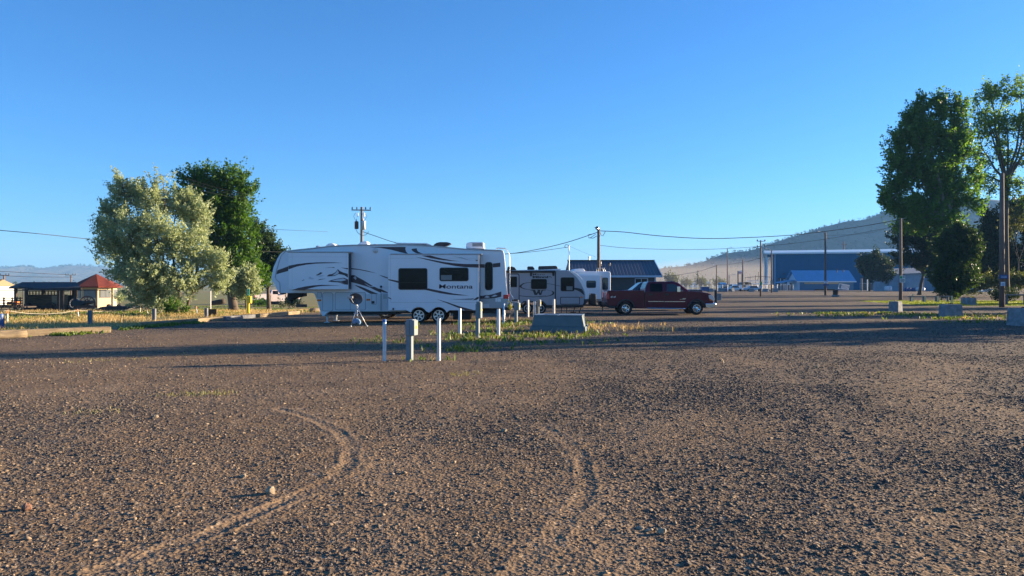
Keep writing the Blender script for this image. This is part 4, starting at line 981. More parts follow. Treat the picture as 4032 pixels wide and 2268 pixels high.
    if detail:
        for y0, y1 in ((-.016, .0), (Wd, Wd+.016)):
            pc(MB().box(X(990), X(1306), y0, y1, Z(612), Z(600)), 'side_moulding', 'chrome'); pc(MB().box(X(1322), X(1742), y0, y1, Z(615), Z(603)), 'side_moulding', 'chrome')
        for y in (-.11, Wd+.11): pc(MB().tube([(X(965), y, Z(741)), (X(1000), y, Z(744)), (X(1700), y, Z(752)), (X(1735), y+.05*(1 if y < 0 else -1), Z(752))], .035, n=8).box(X(1100), X(1110), min(y, .3) if y < 0 else 1.7, max(y, .3) if y < 0 else y, Z(760), Z(752)), 'running_board', 'chrome')
        for u in (1042, 1372):
            for y0, y1 in ((-.03, .0), (Wd, Wd+.03)): pc(MB().box(X(u)-.09, X(u)+.09, y0, y1, Z(482), Z(450)), 'door_handle', 'black', bevel=.01)
    # mirrors
    for y0, s in ((.02, -1), (Wd-.02, 1)):
        q = MB().box(X(1570), X(1632), y0+s*.16 if s < 0 else y0+.06, y0+s*.06 if s < 0 else y0+.30, Z(414), Z(302)) if decals else MB().box(X(1575), X(1645), min(y0+s*.05, y0+s*.26), max(y0+s*.05, y0+s*.26), Z(405), Z(340))
        q.tube([(X(1632), y0+s*.1, Z(385)), (X(1705), y0, Z(400))], .018)
        pc(q, 'mirror', 'chrome' if decals else 'black', bevel=.02)
    # lamps and bumpers
    for y0, y1 in ((-.012, .22), (Wd-.22, Wd+.012)):
        pc(MB().prism(XY([(2215,476),(2270,470),(2318,505),(2332,560),(2330,590),(2255,588),(2225,540)]), y0, y1), 'headlamp', 'lens', bevel=.015)
        pc(MB().prism(XY([(2228,548),(2262,560),(2300,592),(2240,590)]), y0-.01 if y0 < 1 else y0, y1+.01 if y0 > 1 else y1), 'indicator', 'amber')
    for y0, y1 in ((-.014, .12), (Wd-.12, Wd+.014)):
        pc(MB().prism(XY([(152,425),(185,430),(200,490),(200,555),(156,560)]), y0, y1), 'tail_lamp', 'red', bevel=.015)
    pc(MB().prism(XY([(2150,645),(2320,640),(2362,630),(2372,660),(2350,712),(2300,745),(2170,752),(2150,705)]), -.02, Wd+.02), 'front_bumper', 'chrome', bevel=.05, seg=3)
    pc(MB().box(X(2300), X(2336), .25, Wd-.25, Z(620), Z(490)), 'grille', 'black', bevel=.02)
    pc(MB().prism(XY([(120,620),(230,620),(360,690),(360,740),(215,738),(120,690)]), .05, Wd-.05), 'rear_bumper', 'black' if decals else 'chrome', bevel=.03)
    pc(MB().box(X(60), X(160), Wd/2-.05, Wd/2+.05, .42, .52), 'hitch', 'iron')
    if decals:
        mb = MB(); lettering(mb, '4', X(218), X(268), Z(533), Z(496), -.001, bold=.02, shear=.25); lettering(mb, '4', X(284), X(334), Z(533), Z(496), -.001, bold=.02, shear=.25); lettering(mb, 'x', X(266), X(288), Z(533), Z(510), -.001, bold=.01, shear=.25)
        pc(mb, 'lettering', 'silver_decal')
        pc(MB().box(X(1690), X(1755), -.006, -.001, Z(551), Z(543)), 'badge', 'chrome')
        pc(MB().box(X(1630), X(1745), -.006, -.001, Z(566), Z(559)), 'badge', 'chrome')
        for y in (.45, .7, Wd/2, Wd-.7, Wd-.45): pc(MB().box(X(1545), X(1565), y-.05, y+.05, 1.88, 1.93), 'roof_lamp', 'black', bevel=.01)
    p = P(px, 1122, Yp); t.location = (p.x, Yp, z0); t.rotation_euler = (0, 0, rz)
    return t
pickup(2390, 43.6, 0, 'dark maroon crew cab pickup with chrome wheels hitched to the small trailer', 'maroon', decals=True)
# dark one nosing left behind it; its far side faces us, so turn it round
pickup(2738, 53.0, 0, 'dark navy pickup facing left behind the maroon pickup bed', 'navy', rz=math.pi, detail=False)
pickup(1433, 38.6, 0, 'black pickup hidden behind the fifth wheel with only a wheel showing', 'blackpaint', detail=False)
pickup(1000, 100, -.85, 'white pickup with rust stained sides on the grass beyond the fifth wheel nose', 'white_rust', rz=R(33), detail=False)
# ================================================================ trees
M['olive'] = leafmat('silver_leaf', (.27, .325, .17), (.48, .525, .315), .45, tcol=(1.08, 1.1, .78))
M['elm'] = leafmat('elm_leaf', (.040, .105, .012), (.10, .19, .022), .45, tcol=(1.3, 1.35, .4))
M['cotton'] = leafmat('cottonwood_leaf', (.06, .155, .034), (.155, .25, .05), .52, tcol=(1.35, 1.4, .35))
M['cotton2'] = leafmat('sunlit_cottonwood_leaf', (.09, .18, .035), (.22, .31, .055), .58, tcol=(1.35, 1.4, .35))  # lighter copy of the cottonwood leaf, sunlight put into its colour
M['cottondark'] = leafmat('shaded_leaf', (.022, .055, .018), (.06, .10, .028), .4)  # darkened leaf copy, the shade on these trees is in its colour
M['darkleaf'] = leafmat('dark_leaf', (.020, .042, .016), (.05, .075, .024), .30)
M['bushleaf'] = leafmat('yellowing_leaf', (.055, .085, .025), (.15, .155, .05), .4)
def leaf_cloud(cent, rad, per, size, flat=.75, asp=1.7, droop=0.0, axis=None, stretch=1.9):
    """cent (n,3), rad (n,) clump radii -> leaf quads; clumps are sprays drawn out along axis (n,3)"""
    n = len(cent); c = np.repeat(cent, per, 0); r = np.repeat(rad, per)
    d = rng.normal(0, 1, (n*per, 3)); d /= np.linalg.norm(d, axis=1, keepdims=True)
    d *= (rng.random(n*per)**.42*r)[:, None]
    if axis is None: d[:, 2] *= flat
    else:
        A_ = np.repeat(axis, per, 0); al = (d*A_).sum(1, keepdims=True)
        taper = np.clip(1.0-.45*(al/r[:, None]), .35, 1.5)
        d = A_*al*stretch+(d-A_*al)*.72*taper
    p = c+d
    k = len(p); s = size*np.exp(rng.normal(0, .28, k))
    t = rng.normal(0, 1, (k, 3)); t[:, 2] -= droop
    if axis is not None: t += A_*.8
    t /= np.linalg.norm(t, axis=1, keepdims=True)
    u = rng.normal(0, 1, (k, 3)); u -= t*(u*t).sum(1, keepdims=True); u /= np.linalg.norm(u, axis=1, keepdims=True)
    t = t*(s*asp)[:, None]; u = u*s[:, None]
    v = np.stack([p-t*.5, p+u*.5, p+t*.5, p-u*.5], 1)
    return v.reshape(-1, 3), np.arange(k*4).reshape(k, 4), k
def make_tree(name, label, cat, bpx, bpy_, Y, lobes, leaf, bark, ncl, per, lsize, crad, trunk_r, z0=0.0, group=None, fork=.3, depth=.8, hollow=.35, flat=.75, asp=1.7, limbs=True, droop=0., trunks=None, world=False, up=.55, stretch=1.9):
    """lobes: (px, py, rx_px, rz_px, weight[, depth offset m]) read off the photograph at depth Y"""
    s = F/Y
    if world: base = Vector((bpx, Y, z0)); L_ = [(Vector((l[0], Y+(l[5] if len(l) > 5 else 0), l[1])), l[2], l[3], l[4]) for l in lobes]
    else:
        base = Vector((P(bpx, 0, Y).x, Y, z0))
        L_ = [(P(l[0], l[1], Y)+Vector((0, l[5] if len(l) > 5 else 0, 0)), l[2]/s, l[3]/s, l[4]) for l in lobes]
    L_ = [(c_, a_*.93, b_*.88, w__) for c_, a_, b_, w__ in L_] if not world else L_
    t = thing(name, label, cat, base, group=group)
    tw = MB(); top = max(l[0].z for l in L_); mid = sum((l[0]*l[3] for l in L_), Vector())/sum(l[3] for l in L_)
    fp = Vector((base.x+(mid.x-base.x)*.35, Y, z0+(mid.z-z0)*fork*1.4))
    def limb(a, b, r0, r1, k=6, sag=.12):
        pts = []; mid_ = (a+b)/2+Vector((random.uniform(-1, 1), random.uniform(-1, 1), random.uniform(.0, 1)))*(b-a).length*sag
        for i in range(k+1):
            q = i/k; pts.append(a*(1-q)**2+mid_*2*q*(1-q)+b*q*q+Vector((random.uniform(-1, 1), random.uniform(-1, 1), random.uniform(-1, 1)))*(b-a).length*.012)
        tw.tube(pts, [r0+(r1-r0)*i/k for i in range(k+1)], n=6, cap=False); return pts
    stems = trunks or [(0, 1.0)]
    forks = []
    for dx, sc in stems:
        b0 = base+Vector((dx, 0, -.05)); f0 = fp+Vector((dx*1.3, 0, 0))
        tw.tube([b0, b0.lerp(f0, .15)+Vector((0, 0, .02)), b0.lerp(f0, .6)+Vector((random.uniform(-.1, .1), 0, 0)), f0], [trunk_r*1.35*sc, trunk_r*sc, trunk_r*.85*sc, trunk_r*.7*sc], n=9); forks.append(f0)
    C_, Rd, Ax = [], [], []
    wsum = sum(l[3]*l[1]*l[2] for l in L_)
    for c, rx, rz, wgt in L_:
        f0 = min(forks, key=lambda q: (q-c).length)
        tip = c+Vector((0, 0, rz*.55))
        lp = limb(f0, tip, trunk_r*.5, trunk_r*.08) if limbs else [c]
        n = max(4, int(ncl*wgt*rx*rz/wsum))
        d = rng.normal(0, 1, (n, 3)); d /= np.linalg.norm(d, axis=1, keepdims=True)
        q = (hollow+(1-hollow)*rng.random(n)**.6)
        q = q*(.72+.62*vnoise(d[:, 0]*2.2+c.x*3, d[:, 2]*2.2+d[:, 1]*1.7+c.z*3, 5))
        pts = np.array(c)+d*q[:, None]*np.array([rx, rx*depth, rz])
        ok = pts[:, 2] > z0+.25; pts = pts[ok]
        ax = d[ok]*np.array([.75, .75, .35])+np.array([0, 0, up])+rng.normal(0, .3, (len(pts), 3)); Ax.append(ax/np.linalg.norm(ax, axis=1, keepdims=True))
        C_.append(pts); Rd.append(crad*rng.uniform(.6, 1.35, len(pts)))
        if limbs:
            for k in range(min(len(pts), 16 if n > 30 else 7)):
                e = Vector(pts[k]); a = min(lp, key=lambda p_: (p_-e).length+max(0, p_.z-e.z)*1.2); limb(a, e, trunk_r*.13, trunk_r*.03, 4, .18)
    tw.build('trunk', M[bark], t, smooth=True)
    v, f, k = leaf_cloud(np.concatenate(C_), np.concatenate(Rd), per, lsize, flat, asp, droop, np.concatenate(Ax), stretch)
    np_mesh('crown', v, f, M[leaf], t, {'tint': ('FACE', np.clip(rng.normal(.45, .25, k)+.0, 0, 1))})
    return t
# ---- left group
make_tree('olive_tree', 'broad silvery grey green olive tree left of the fifth wheel', 'tree', 632, 1238, 45.5,
    [(500,760,62,70,1.1),(590,790,80,80,1.1),(690,790,70,70,1,.8),(760,850,62,80,1,.8),(440,850,60,80,.9),(430,970,55,75,.8),(520,930,110,95,1.2,-1),(650,930,120,100,1.2,-1.2),(760,980,90,90,1.1,-.4),
     (850,1040,66,72,1.0),(530,1060,80,80,.95,-.6),(620,1080,110,95,1.1,-1.2),(740,1110,95,80,1.0,-.8),(860,1110,60,45,.9),(390,900,32,60,.45),(590,1150,80,60,.9,-.6),(660,1190,80,50,.7,-.9),(640,700,30,22,.18),(470,700,22,36,.3)],
    'olive', 'bark', 1300, 62, .066, .30, .17, group='trees left of the fifth wheel', fork=.22, trunks=[(-.1, 1), (.9, .8), (1.5, .6)], hollow=.3, asp=2.0)
make_tree('elm_tree', 'tall dark green elm behind the silvery olive tree', 'tree', 921, 1216, 55.5,
    [(790,700,80,48,1),(880,700,90,55,1),(950,740,55,55,.8),(800,800,110,80,1.1),(910,820,95,85,1.1),(860,900,120,85,1.1),(950,930,70,80,.9),(900,1010,100,70,1),(960,1040,75,70,.9),(985,745,25,20,.2),(700,780,60,70,.7,1),(1000,1090,70,70,.9),(900,1100,60,55,.6)],
    'elm', 'bark', 800, 66, .095, .42, .34, z0=-.25, group='trees left of the fifth wheel', fork=.28, hollow=.4)
make_tree('olive_tree', 'shaded grey green olive between the tall elm and fifth wheel nose', 'tree', 1060, 1190, 62,
    [(1010,900,25,50,.8),(1030,960,48,60,1),(1070,1010,50,55,1),(1095,1040,40,50,.9),(1030,1060,55,50,1),(1112,1075,30,40,.6),(985,1110,40,40,.6)], 'cottondark', 'bark', 340, 70, .09, .42, .18, z0=-.4, group='trees left of the fifth wheel')
make_tree('olive_tree', 'small silvery olive in front of the elm trunk', 'tree', 968, 1216, 52,
    [(960,1080,40,30,1),(985,1120,36,45,1),(935,1120,36,40,.9),(995,1065,20,24,.4),(955,1160,28,20,.5)], 'olive', 'bark', 150, 70, .075, .32, .07, z0=-.25, group='trees left of the fifth wheel', limbs=True)
make_tree('sapling', 'thin young tree on the grass right of the red roofed house', 'tree', 472, 1210, 62, [(470,1165,24,18,1),(476,1150,14,12,.6)], 'olive', 'bark', 26, 26, .07, .3, .04, z0=-.5)
make_tree('shrub', 'green bush at the foot of the big olive tree', 'bush', 690, 1240, 43.5, [(680,1210,34,34,1),(660,1225,26,20,.8),(715,1220,22,24,.8)], 'elm', 'bark', 60, 46, .05, .22, .03, limbs=True)
make_tree('shrub', 'grey leafed bush under the fifth wheel hitch box', 'bush', 1140, 1206, 72, [(1135,1185,26,20,1),(1160,1190,22,18,1),(1110,1196,18,12,.6)], 'bushleaf', 'bark', 40, 36, .07, .28, .03, z0=-.7)
make_tree('shrub', 'low green bush in front of the rusty white pickup', 'bush', 1020, 1205, 90, [(1010,1192,26,12,1),(1040,1195,20,10,1)], 'elm', 'bark', 30, 36, .1, .4, .03, z0=-.85)
# ---- right group
make_tree('cottonwood_tree', 'tall full dark green cottonwood with three pointed tops', 'tree', 3752, 1180, 93,
    [(3630,420,28,60,.9),(3700,420,38,72,1),(3775,440,36,72,.9),(3590,480,45,65,.9),(3545,560,45,55,.9),(3640,540,80,90,1.2),(3740,570,70,90,1.1),(3800,560,36,90,.7),(3530,640,50,50,.9),(3620,660,90,75,1.2),(3720,690,80,80,1),(3540,720,60,48,.9),(3490,775,34,52,.8),(3560,810,85,55,1.0),(3650,800,85,60,.9),(3770,760,70,70,.75),(3830,700,40,60,.5),(3620,880,85,45,.9),(3730,870,75,55,.8),(3845,800,40,40,.5),(3690,735,50,30,.5)],
    'cotton', 'bark_pale', 1150, 66, .155, .62, .42, group='cottonwoods at the right edge', fork=.42, hollow=.3, depth=.7)
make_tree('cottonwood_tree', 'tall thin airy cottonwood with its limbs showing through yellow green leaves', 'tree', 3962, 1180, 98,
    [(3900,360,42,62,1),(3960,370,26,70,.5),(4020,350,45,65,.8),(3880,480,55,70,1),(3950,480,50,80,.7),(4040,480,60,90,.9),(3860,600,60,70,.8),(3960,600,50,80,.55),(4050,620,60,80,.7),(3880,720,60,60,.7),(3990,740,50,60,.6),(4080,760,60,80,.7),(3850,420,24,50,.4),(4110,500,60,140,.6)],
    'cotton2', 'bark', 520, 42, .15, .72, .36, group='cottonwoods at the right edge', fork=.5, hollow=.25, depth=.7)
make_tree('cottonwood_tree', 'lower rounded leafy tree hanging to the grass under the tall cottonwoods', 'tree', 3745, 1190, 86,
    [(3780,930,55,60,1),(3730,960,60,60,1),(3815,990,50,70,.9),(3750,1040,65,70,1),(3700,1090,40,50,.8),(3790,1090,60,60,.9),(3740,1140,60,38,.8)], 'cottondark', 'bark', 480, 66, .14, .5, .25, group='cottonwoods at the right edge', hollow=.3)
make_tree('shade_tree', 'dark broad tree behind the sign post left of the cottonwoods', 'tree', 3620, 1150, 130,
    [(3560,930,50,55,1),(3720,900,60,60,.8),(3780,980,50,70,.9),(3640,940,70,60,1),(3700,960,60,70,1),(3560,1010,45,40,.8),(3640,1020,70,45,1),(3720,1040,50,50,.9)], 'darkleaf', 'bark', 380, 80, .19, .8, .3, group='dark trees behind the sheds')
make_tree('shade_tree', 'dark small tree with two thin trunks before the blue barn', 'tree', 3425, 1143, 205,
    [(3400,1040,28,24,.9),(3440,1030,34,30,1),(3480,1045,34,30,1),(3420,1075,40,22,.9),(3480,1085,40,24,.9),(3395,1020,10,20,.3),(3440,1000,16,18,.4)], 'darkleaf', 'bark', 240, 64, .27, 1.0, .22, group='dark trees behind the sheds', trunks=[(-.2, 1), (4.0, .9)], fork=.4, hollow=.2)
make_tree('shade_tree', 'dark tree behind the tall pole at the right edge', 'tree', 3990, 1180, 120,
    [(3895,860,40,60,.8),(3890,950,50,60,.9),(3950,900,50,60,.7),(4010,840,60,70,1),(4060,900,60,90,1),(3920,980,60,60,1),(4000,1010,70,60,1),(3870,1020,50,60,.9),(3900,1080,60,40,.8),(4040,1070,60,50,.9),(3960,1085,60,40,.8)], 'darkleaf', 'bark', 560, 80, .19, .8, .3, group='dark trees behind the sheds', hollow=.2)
make_tree('shrub', 'brownish yellow hedge bush behind the lawn at the right edge', 'bush', 3900, 1175, 105,
    [(3860,1110,50,30,1),(3920,1105,60,32,1),(3990,1110,60,34,1),(4040,1100,50,40,1),(3830,1140,50,24,.7)], 'bushleaf', 'bark', 190, 48, .13, .6, .06, limbs=True, hollow=.3)
make_tree('shrub', 'yellow tinged bush up behind the tall right edge pole', 'bush', 4010, 1175, 112, [(4000,860,40,50,.9),(4040,800,40,50,1),(3970,900,30,40,.5)], 'bushleaf', 'bark', 90, 44, .15, .7, .1, hollow=.2)
make_tree('shrub', 'dark green bush at the foot of the rightmost pole', 'bush', 3950, 1190, 78, [(3935,1165,30,26,1),(3975,1160,26,26,1)], 'darkleaf', 'bark', 60, 46, .09, .4, .04)

for k_, (px_, Yq_, h_) in enumerate(((3800, 262, 19), (3890, 275, 20), (3745, 292, 19))):  # mostly hidden trees, added so their shadow covers the shed
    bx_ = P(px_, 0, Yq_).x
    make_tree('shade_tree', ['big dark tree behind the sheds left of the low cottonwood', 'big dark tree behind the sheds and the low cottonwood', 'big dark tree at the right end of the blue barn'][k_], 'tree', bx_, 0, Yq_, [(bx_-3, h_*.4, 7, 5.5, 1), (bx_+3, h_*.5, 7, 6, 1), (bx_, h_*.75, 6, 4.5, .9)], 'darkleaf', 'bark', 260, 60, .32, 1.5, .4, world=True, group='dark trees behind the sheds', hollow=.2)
# ---- trees and hedges past the right edge: they throw the long shadows over the lot
dirx, diry = math.cos(SUN_AZ), math.sin(SUN_AZ)
def shade(label, x, y, t, h, r, base=1.2, per=40, ncl=120, thin=.6):
    bx, by = x+dirx*t, y+diry*t
    make_tree('shade_tree', label, 'tree', bx, 0, by, [(bx, base+(h-base)*.30, r, (h-base)*.36, 1), (bx+random.uniform(-.5, .5), base+(h-base)*.68, r*.5, (h-base)*.34, .8)],
              'darkleaf', 'bark', ncl, per, .22, .7, .22, world=True, group='shade trees past the right edge', hollow=.15, depth=.95)
SH = [(9.8, 25.3, 24, 11.5, 3.0, 'narrow leafy tree beyond the right edge casting the nearest long shadow'),
      (9.8, 30.3, 28, 6.8, 2.8, 'low round tree beyond the right edge casting a shadow that stops before the vault'),
      (11, 38.6, 33, 11, 2.3, 'slim tree beyond the right edge shading the ground before the maroon pickup'),
      (14, 48.4, 38, 12, 3.4, 'broad leafy tree beyond the right edge shading the ground behind the pickup'),
      (20, 60, 40, 12, 2.2, 'leafy tree beyond the right edge shading the far lot')]
for x, y, t, h, r, lab in SH: shade(lab, x, y, t, h, r)

# ================================================================ utility poles and wires
def pole(px, base, top, label, w0=None, Y=None, z0=0., arms=(), lamp=None, m='wood_pole', name='utility_pole', cat='utility pole', group='utility poles and lamp posts', extra=None):
    Y = Y or GY(base, z0); p = P(px, top, Y); zt = p.z; r = (w0 or .15)
    t = thing(name, label, cat, (p.x, Y, z0), group=group)
    MB().tube([(p.x, Y, z0-.05), (p.x, Y, z0+(zt-z0)*.5), (p.x, Y, zt)], [r, r*.88, r*.74], n=10).build('shaft', M[m], t, smooth=True)
    for (az, half, ang) in arms:
        z = P(px, az, Y).z; d = Vector((math.cos(R(ang)), math.sin(R(ang)), 0)); o = Vector((p.x, Y-r-.06, z))
        a = MB().obox(o, half*2, .10, .12, Matrix.Rotation(R(ang), 3, 'Z')).build('crossarm', M['wood_pole'], t, bevel=.01)
        for q in (-.92, -.45, .45, .92):
            MB().lathe([(.03, 0), (.05, .08), (.09, .12), (.06, .2), (.08, .24), (.03, .32)], o+d*half*q+Vector((0, 0, .06)), 'z', 10).build('insulator', M['iron'], a)
    if lamp:
        dx, rise, mm = lamp; e = Vector((p.x+dx, Y-.1, zt+rise))
        a = MB().tube([(p.x, Y-.1, zt-.15), ((p.x*1.2+e.x*.8)/2, Y-.1, zt-.15+rise*.7+.1), (e.x, e.y, e.z)], .035, n=6).build('lamp_arm', M['steel'], t)
        s_ = 1 if dx > 0 else -1
        MB().ball((e.x+s_*.25, e.y, e.z-.03), .34, .15, .10, n=12).build('lamp_head', M[mm], a, smooth=True)
    return t, Vector((p.x, Y, zt))
# pole with transformers behind the fifth wheel
Yp = 92.0
p1, top1 = pole(1424, 0, 815, 'wooden power pole with crossarm and two transformer cans behind the fifth wheel', .19, Yp, -.5, arms=((828, 1.15, 8),))
for dx, v0, v1, m_, r_ in ((-19, 872, 902, 'rust', .24), (8, 870, 905, 'steel', .27)):
    a, b_ = P(1424+dx, v1, Yp), P(1424+dx, v0, Yp)
    c = MB().lathe([(r_*.9, 0), (r_, .04), (r_, (b_.z-a.z)-.06), (r_*.8, b_.z-a.z), (.06, b_.z-a.z+.03)], (a.x, Yp-.15, a.z), 'z', 18).build('transformer', M[m_], p1, auto=40)
    MB().lathe([(.05, 0), (.07, .1), (.03, .28)], (a.x, Yp-.15, b_.z+.02), 'z', 8).build('bushing', M['white'], c)
for u in (-14, 12): 
    a = P(1424+u, 838, Yp); MB().lathe([(.06, -.5), (.09, -.35), (.06, 0)], (a.x, Yp-.25, a.z), 'z', 8).build('cutout', M['white'], p1)
MB().tube([P(1400,838,Yp), P(1392,852,Yp), P(1403,872,Yp)], .025).tube([P(1400,900,Yp), P(1408,916,Yp), P(1424,928,Yp), P(1440,925,Yp), P(1452,912,Yp)], .03).tube([P(1432,838,Yp), P(1446,850,Yp), P(1436,868,Yp)], .022).build('jumper_wire', M['cable'], p1)
# main service pole with a lamp
Ym = 75.0
p2, top2 = pole(2357, 0, 901, 'dark wooden service pole with a small lamp rising behind the white trailer', .19, Ym, 0)
a = P(2351, 897, Ym); MB().cyl((top2.x, Ym, top2.z-.25), (a.x, Ym, a.z+.02), .03).build('lamp_arm', M['steel'], p2)
MB().lathe([(.03, .22), (.14, .14), (.24, .08), (.24, .04)], (a.x-.0, Ym, a.z-.06), 'z', 14).build('lamp_cap', M['black'], p2)
MB().lathe([(.16, .04), (.17, -.05), (.10, -.14)], (a.x, Ym, a.z-.06), 'z', 14).build('lamp_globe', M['lens'], p2)
MB().tube([P(2350,929,Ym), P(2335,938,Ym), P(2318,936,Ym), P(2316,924,Ym), P(2330,922,Ym)], .03).tube([P(2362,912,Ym), P(2366,925,Ym), P(2374,929,Ym), P(2380,918,Ym), P(2385,909,Ym)], .03).tube([P(2346,922,Ym), P(2334,930,Ym), P(2322,938,Ym)], .025).build('jumper_wire', M['cable'], p2)
# poles over on the right
p3, top3 = pole(2995, 1167.5, 946, 'slim pole with two short crossarms and a green tag left of the blue barn', .13, arms=())
Y3 = top3.y
for v in (950, 972):
    z = P(0, v, Y3).z; a = MB().box(top3.x-.62, top3.x+.62, Y3-.2, Y3-.1, z-.05, z+.05).build('crossarm', M['steel'], p3)
    for sx in (-1, 1): MB().ball((top3.x+sx*.55, Y3-.25, z+.14), .10, .14, .10).build('floodlight', M['black'], a)
a, b_ = P(2995, 1122, Y3), P(2995, 1109, Y3); MB().box(a.x-.16, a.x+.16, Y3-.16, Y3-.135, a.z, b_.z).build('tag_sign', M['green_sign'], p3)
a, b_ = P(2995, 1136, Y3), P(2995, 1124, Y3); MB().box(a.x-.14, a.x+.16, Y3-.16, Y3-.135, a.z, b_.z).build('notice', M['trimblue'], p3)
p4, top4 = pole(3038, 1153, 984, 'wooden lamp post with a black notice board left of the blue barn', .17, lamp=(-1.2, .35, 'steel'))
Y4 = top4.y; a, b_ = P(3033, 1115.5, Y4), P(3045, 1106, Y4)
nb = MB().box(a.x-.05, b_.x+.05, Y4-.23, Y4-.19, a.z, b_.z).build('notice_board', M['black'], p4)
for k in range(3): z = b_.z-(b_.z-a.z)*(.2+.26*k); MB().box(a.x+.06, b_.x-.08, Y4-.236, Y4-.231, z-.035, z+.02).build('print_line', M['white'], nb)
p5, top5 = pole(3250, 1163, 914, 'stout dark pole with lamp arm and white sign in front of the blue roofed shed', .19, lamp=(-1.1, .12, 'steel'))
Y5 = top5.y; a, b_ = P(3250, 1116, Y5), P(3250, 1105.5, Y5)
sg = MB().box(a.x-.33, a.x+.33, Y5-.26, Y5-.23, a.z, b_.z).build('sign', M['white'], p5)
MB().box(a.x-.27, a.x+.27, Y5-.266, Y5-.261, b_.z-.13, b_.z-.06).build('print_line', M['blue_paint'], sg); MB().box(a.x-.2, a.x+.2, Y5-.266, Y5-.261, a.z+.07, a.z+.15).build('print_line', M['blue_paint'], sg)
z = P(0, 1121, Y5).z; MB().box(a.x-.5, a.x+.45, Y5-.3, Y5-.24, z-.12, z+.1).build('blue_box', M['blue_barrel'], p5)
p6, top6 = pole(3546, 1181, 860, 'brown pole carrying a green and white notice behind a concrete block', .19)
Y6 = top6.y; a, b_ = P(3549, 1112.5, Y6), P(3549, 1085.5, Y6)
sg = MB().box(a.x-.31, a.x+.31, Y6-.25, Y6-.22, a.z, b_.z).build('sign', M['white'], p6)
MB().box(a.x-.29, a.x-.02, Y6-.256, Y6-.251, a.z+.45, b_.z-.03).build('sign_picture', M['green_sign'], sg)
for x0, x1, zz in ((.04, .26, .70), (.04, .26, .58), (-.24, .24, .36), (-.24, .26, .24), (-.22, .22, .12)): MB().box(a.x+x0, a.x+x1, Y6-.256, Y6-.251, a.z+zz-.03, a.z+zz+.025).build('print_line', M['black'], sg)
p7, top7 = pole(3945, 1209, 682, 'tall bare wooden pole with a blue sign at the right edge', .20)
Y7 = top7.y; a, b_ = P(3945, 1097, Y7), P(3945, 1082, Y7); sg = MB().box(a.x-.39, a.x+.36, Y7-.27, Y7-.24, a.z, b_.z).build('sign', M['blue_barrel'], p7)
for k in range(2): MB().box(a.x-.25, a.x+.2, Y7-.276, Y7-.271, a.z+.06+k*.1, a.z+.1+k*.1).build('print_line', M['trimblue'], sg)
a, b_ = P(3941, 1126, Y7), P(3941, 1110, Y7); sg = MB().box(a.x-.16, a.x+.16, Y7-.26, Y7-.23, a.z, b_.z).build('notice', M['white'], p7)
for k in range(2): MB().box(a.x-.12, a.x+.12, Y7-.266, Y7-.261, a.z+.05+k*.09, a.z+.09+k*.09).build('print_line', M['blue_paint'], sg)
p8, top8 = pole(2864, 0, 978, 'thin tall lamp post before the hill with a bent lamp arm', .17, 225, lamp=(1.0, .35, 'steel'))
p9, top9 = pole(2821.5, 0, 1042, 'lamp post with a bright white lamp head beside the thin tall post', .16, 200, lamp=(-.7, .0, 'white'))
p10, top10 = pole(2748, 0, 1065, 'short bare pole above the white arena rails', .15, 230)
p11, top11 = pole(2925, 0, 1021, 'dark lamp post beside the red and white hanging sign', .19, 210, lamp=(-1.4, .1, 'steel'))
p12, top12 = pole(2870.5, 0, 1082, 'small distant lamp post under the thin tall lamp post', .15, 260, lamp=(1.5, .15, 'steel'))
p13, top13 = pole(3322, 0, 951, 'distant pole with one crossarm showing above the blue barn roof', .28, 300, arms=((963.5, 1.3, 15),), m='wood_pole')
p14, top14 = pole(16, 0, 1083, 'far transmission pole with a flat top arm over the white shed', .2, 150, -.85, arms=((1084, 1.2, 0),))
p15, top15 = pole(280, 0, 1083, 'far transmission pole half hidden behind the red roof', .2, 190, -.85, arms=((1083, 1.3, 0),))
# service mast on the metal roof
ms = thing('service_mast', 'thin service mast with cable loops at the end of the metal roof', 'service mast', (P(2241, 0, 94).x, 94, 2.9), group='utility poles and lamp posts')
MB().cyl((P(2241,0,94).x, 94, 2.95), P(2241, 968, 94), .05).ball(P(2241, 967, 94), .09).build('pipe', M['steel'], ms)
MB().tube([P(2240,966,94), P(2228,962,94), P(2223,970,94), P(2229,976,94), P(2238,972,94)], .03).tube([P(2229,962,94), P(2224,968,94), P(2226,975,94)], .03).build('cable_loop', M['cable'], ms)
def wire(label, pts, r=.022, group='overhead wires', n=26):
    """pts: 3D knots; a smooth sagging curve through them"""
    pts = [Vector(p) for p in pts]; out = []
    if len(pts) == 2: out = pts
    else:
        for i in range(len(pts)-1):
            p0, p1_, p2_, p3_ = pts[max(i-1, 0)], pts[i], pts[i+1], pts[min(i+2, len(pts)-1)]
            for k in range(n):
                t = k/n; out.append(.5*((2*p1_)+(p2_-p0)*t+(2*p0-5*p1_+4*p2_-p3_)*t*t+(3*p1_-p0-3*p2_+p3_)*t**3))
        out.append(pts[-1])
    o = MB().tube(out, r, n=5).build('overhead_wire', M['cable'], None, smooth=True)
    return tag(o, label, 'wire', group)
lin = lambda Ya, Yb_, pxa, pxb, px: Ya+(Yb_-Ya)*(px-pxa)/(pxb-pxa)
def wpts(Ya, Yb_, pl): return [P(x, y, lin(Ya, Yb_, pl[0][0], pl[-1][0], x)) for x, y in pl]
wire('thick overhead wire sagging from the lamp pole right to the sign post by the cottonwood', wpts(Ym, Y6, [(2362,909),(2460,914),(2600,929),(2780,939),(2950,935),(3110,926),(3250,911),(3400,890),(3544,864)]), .036)
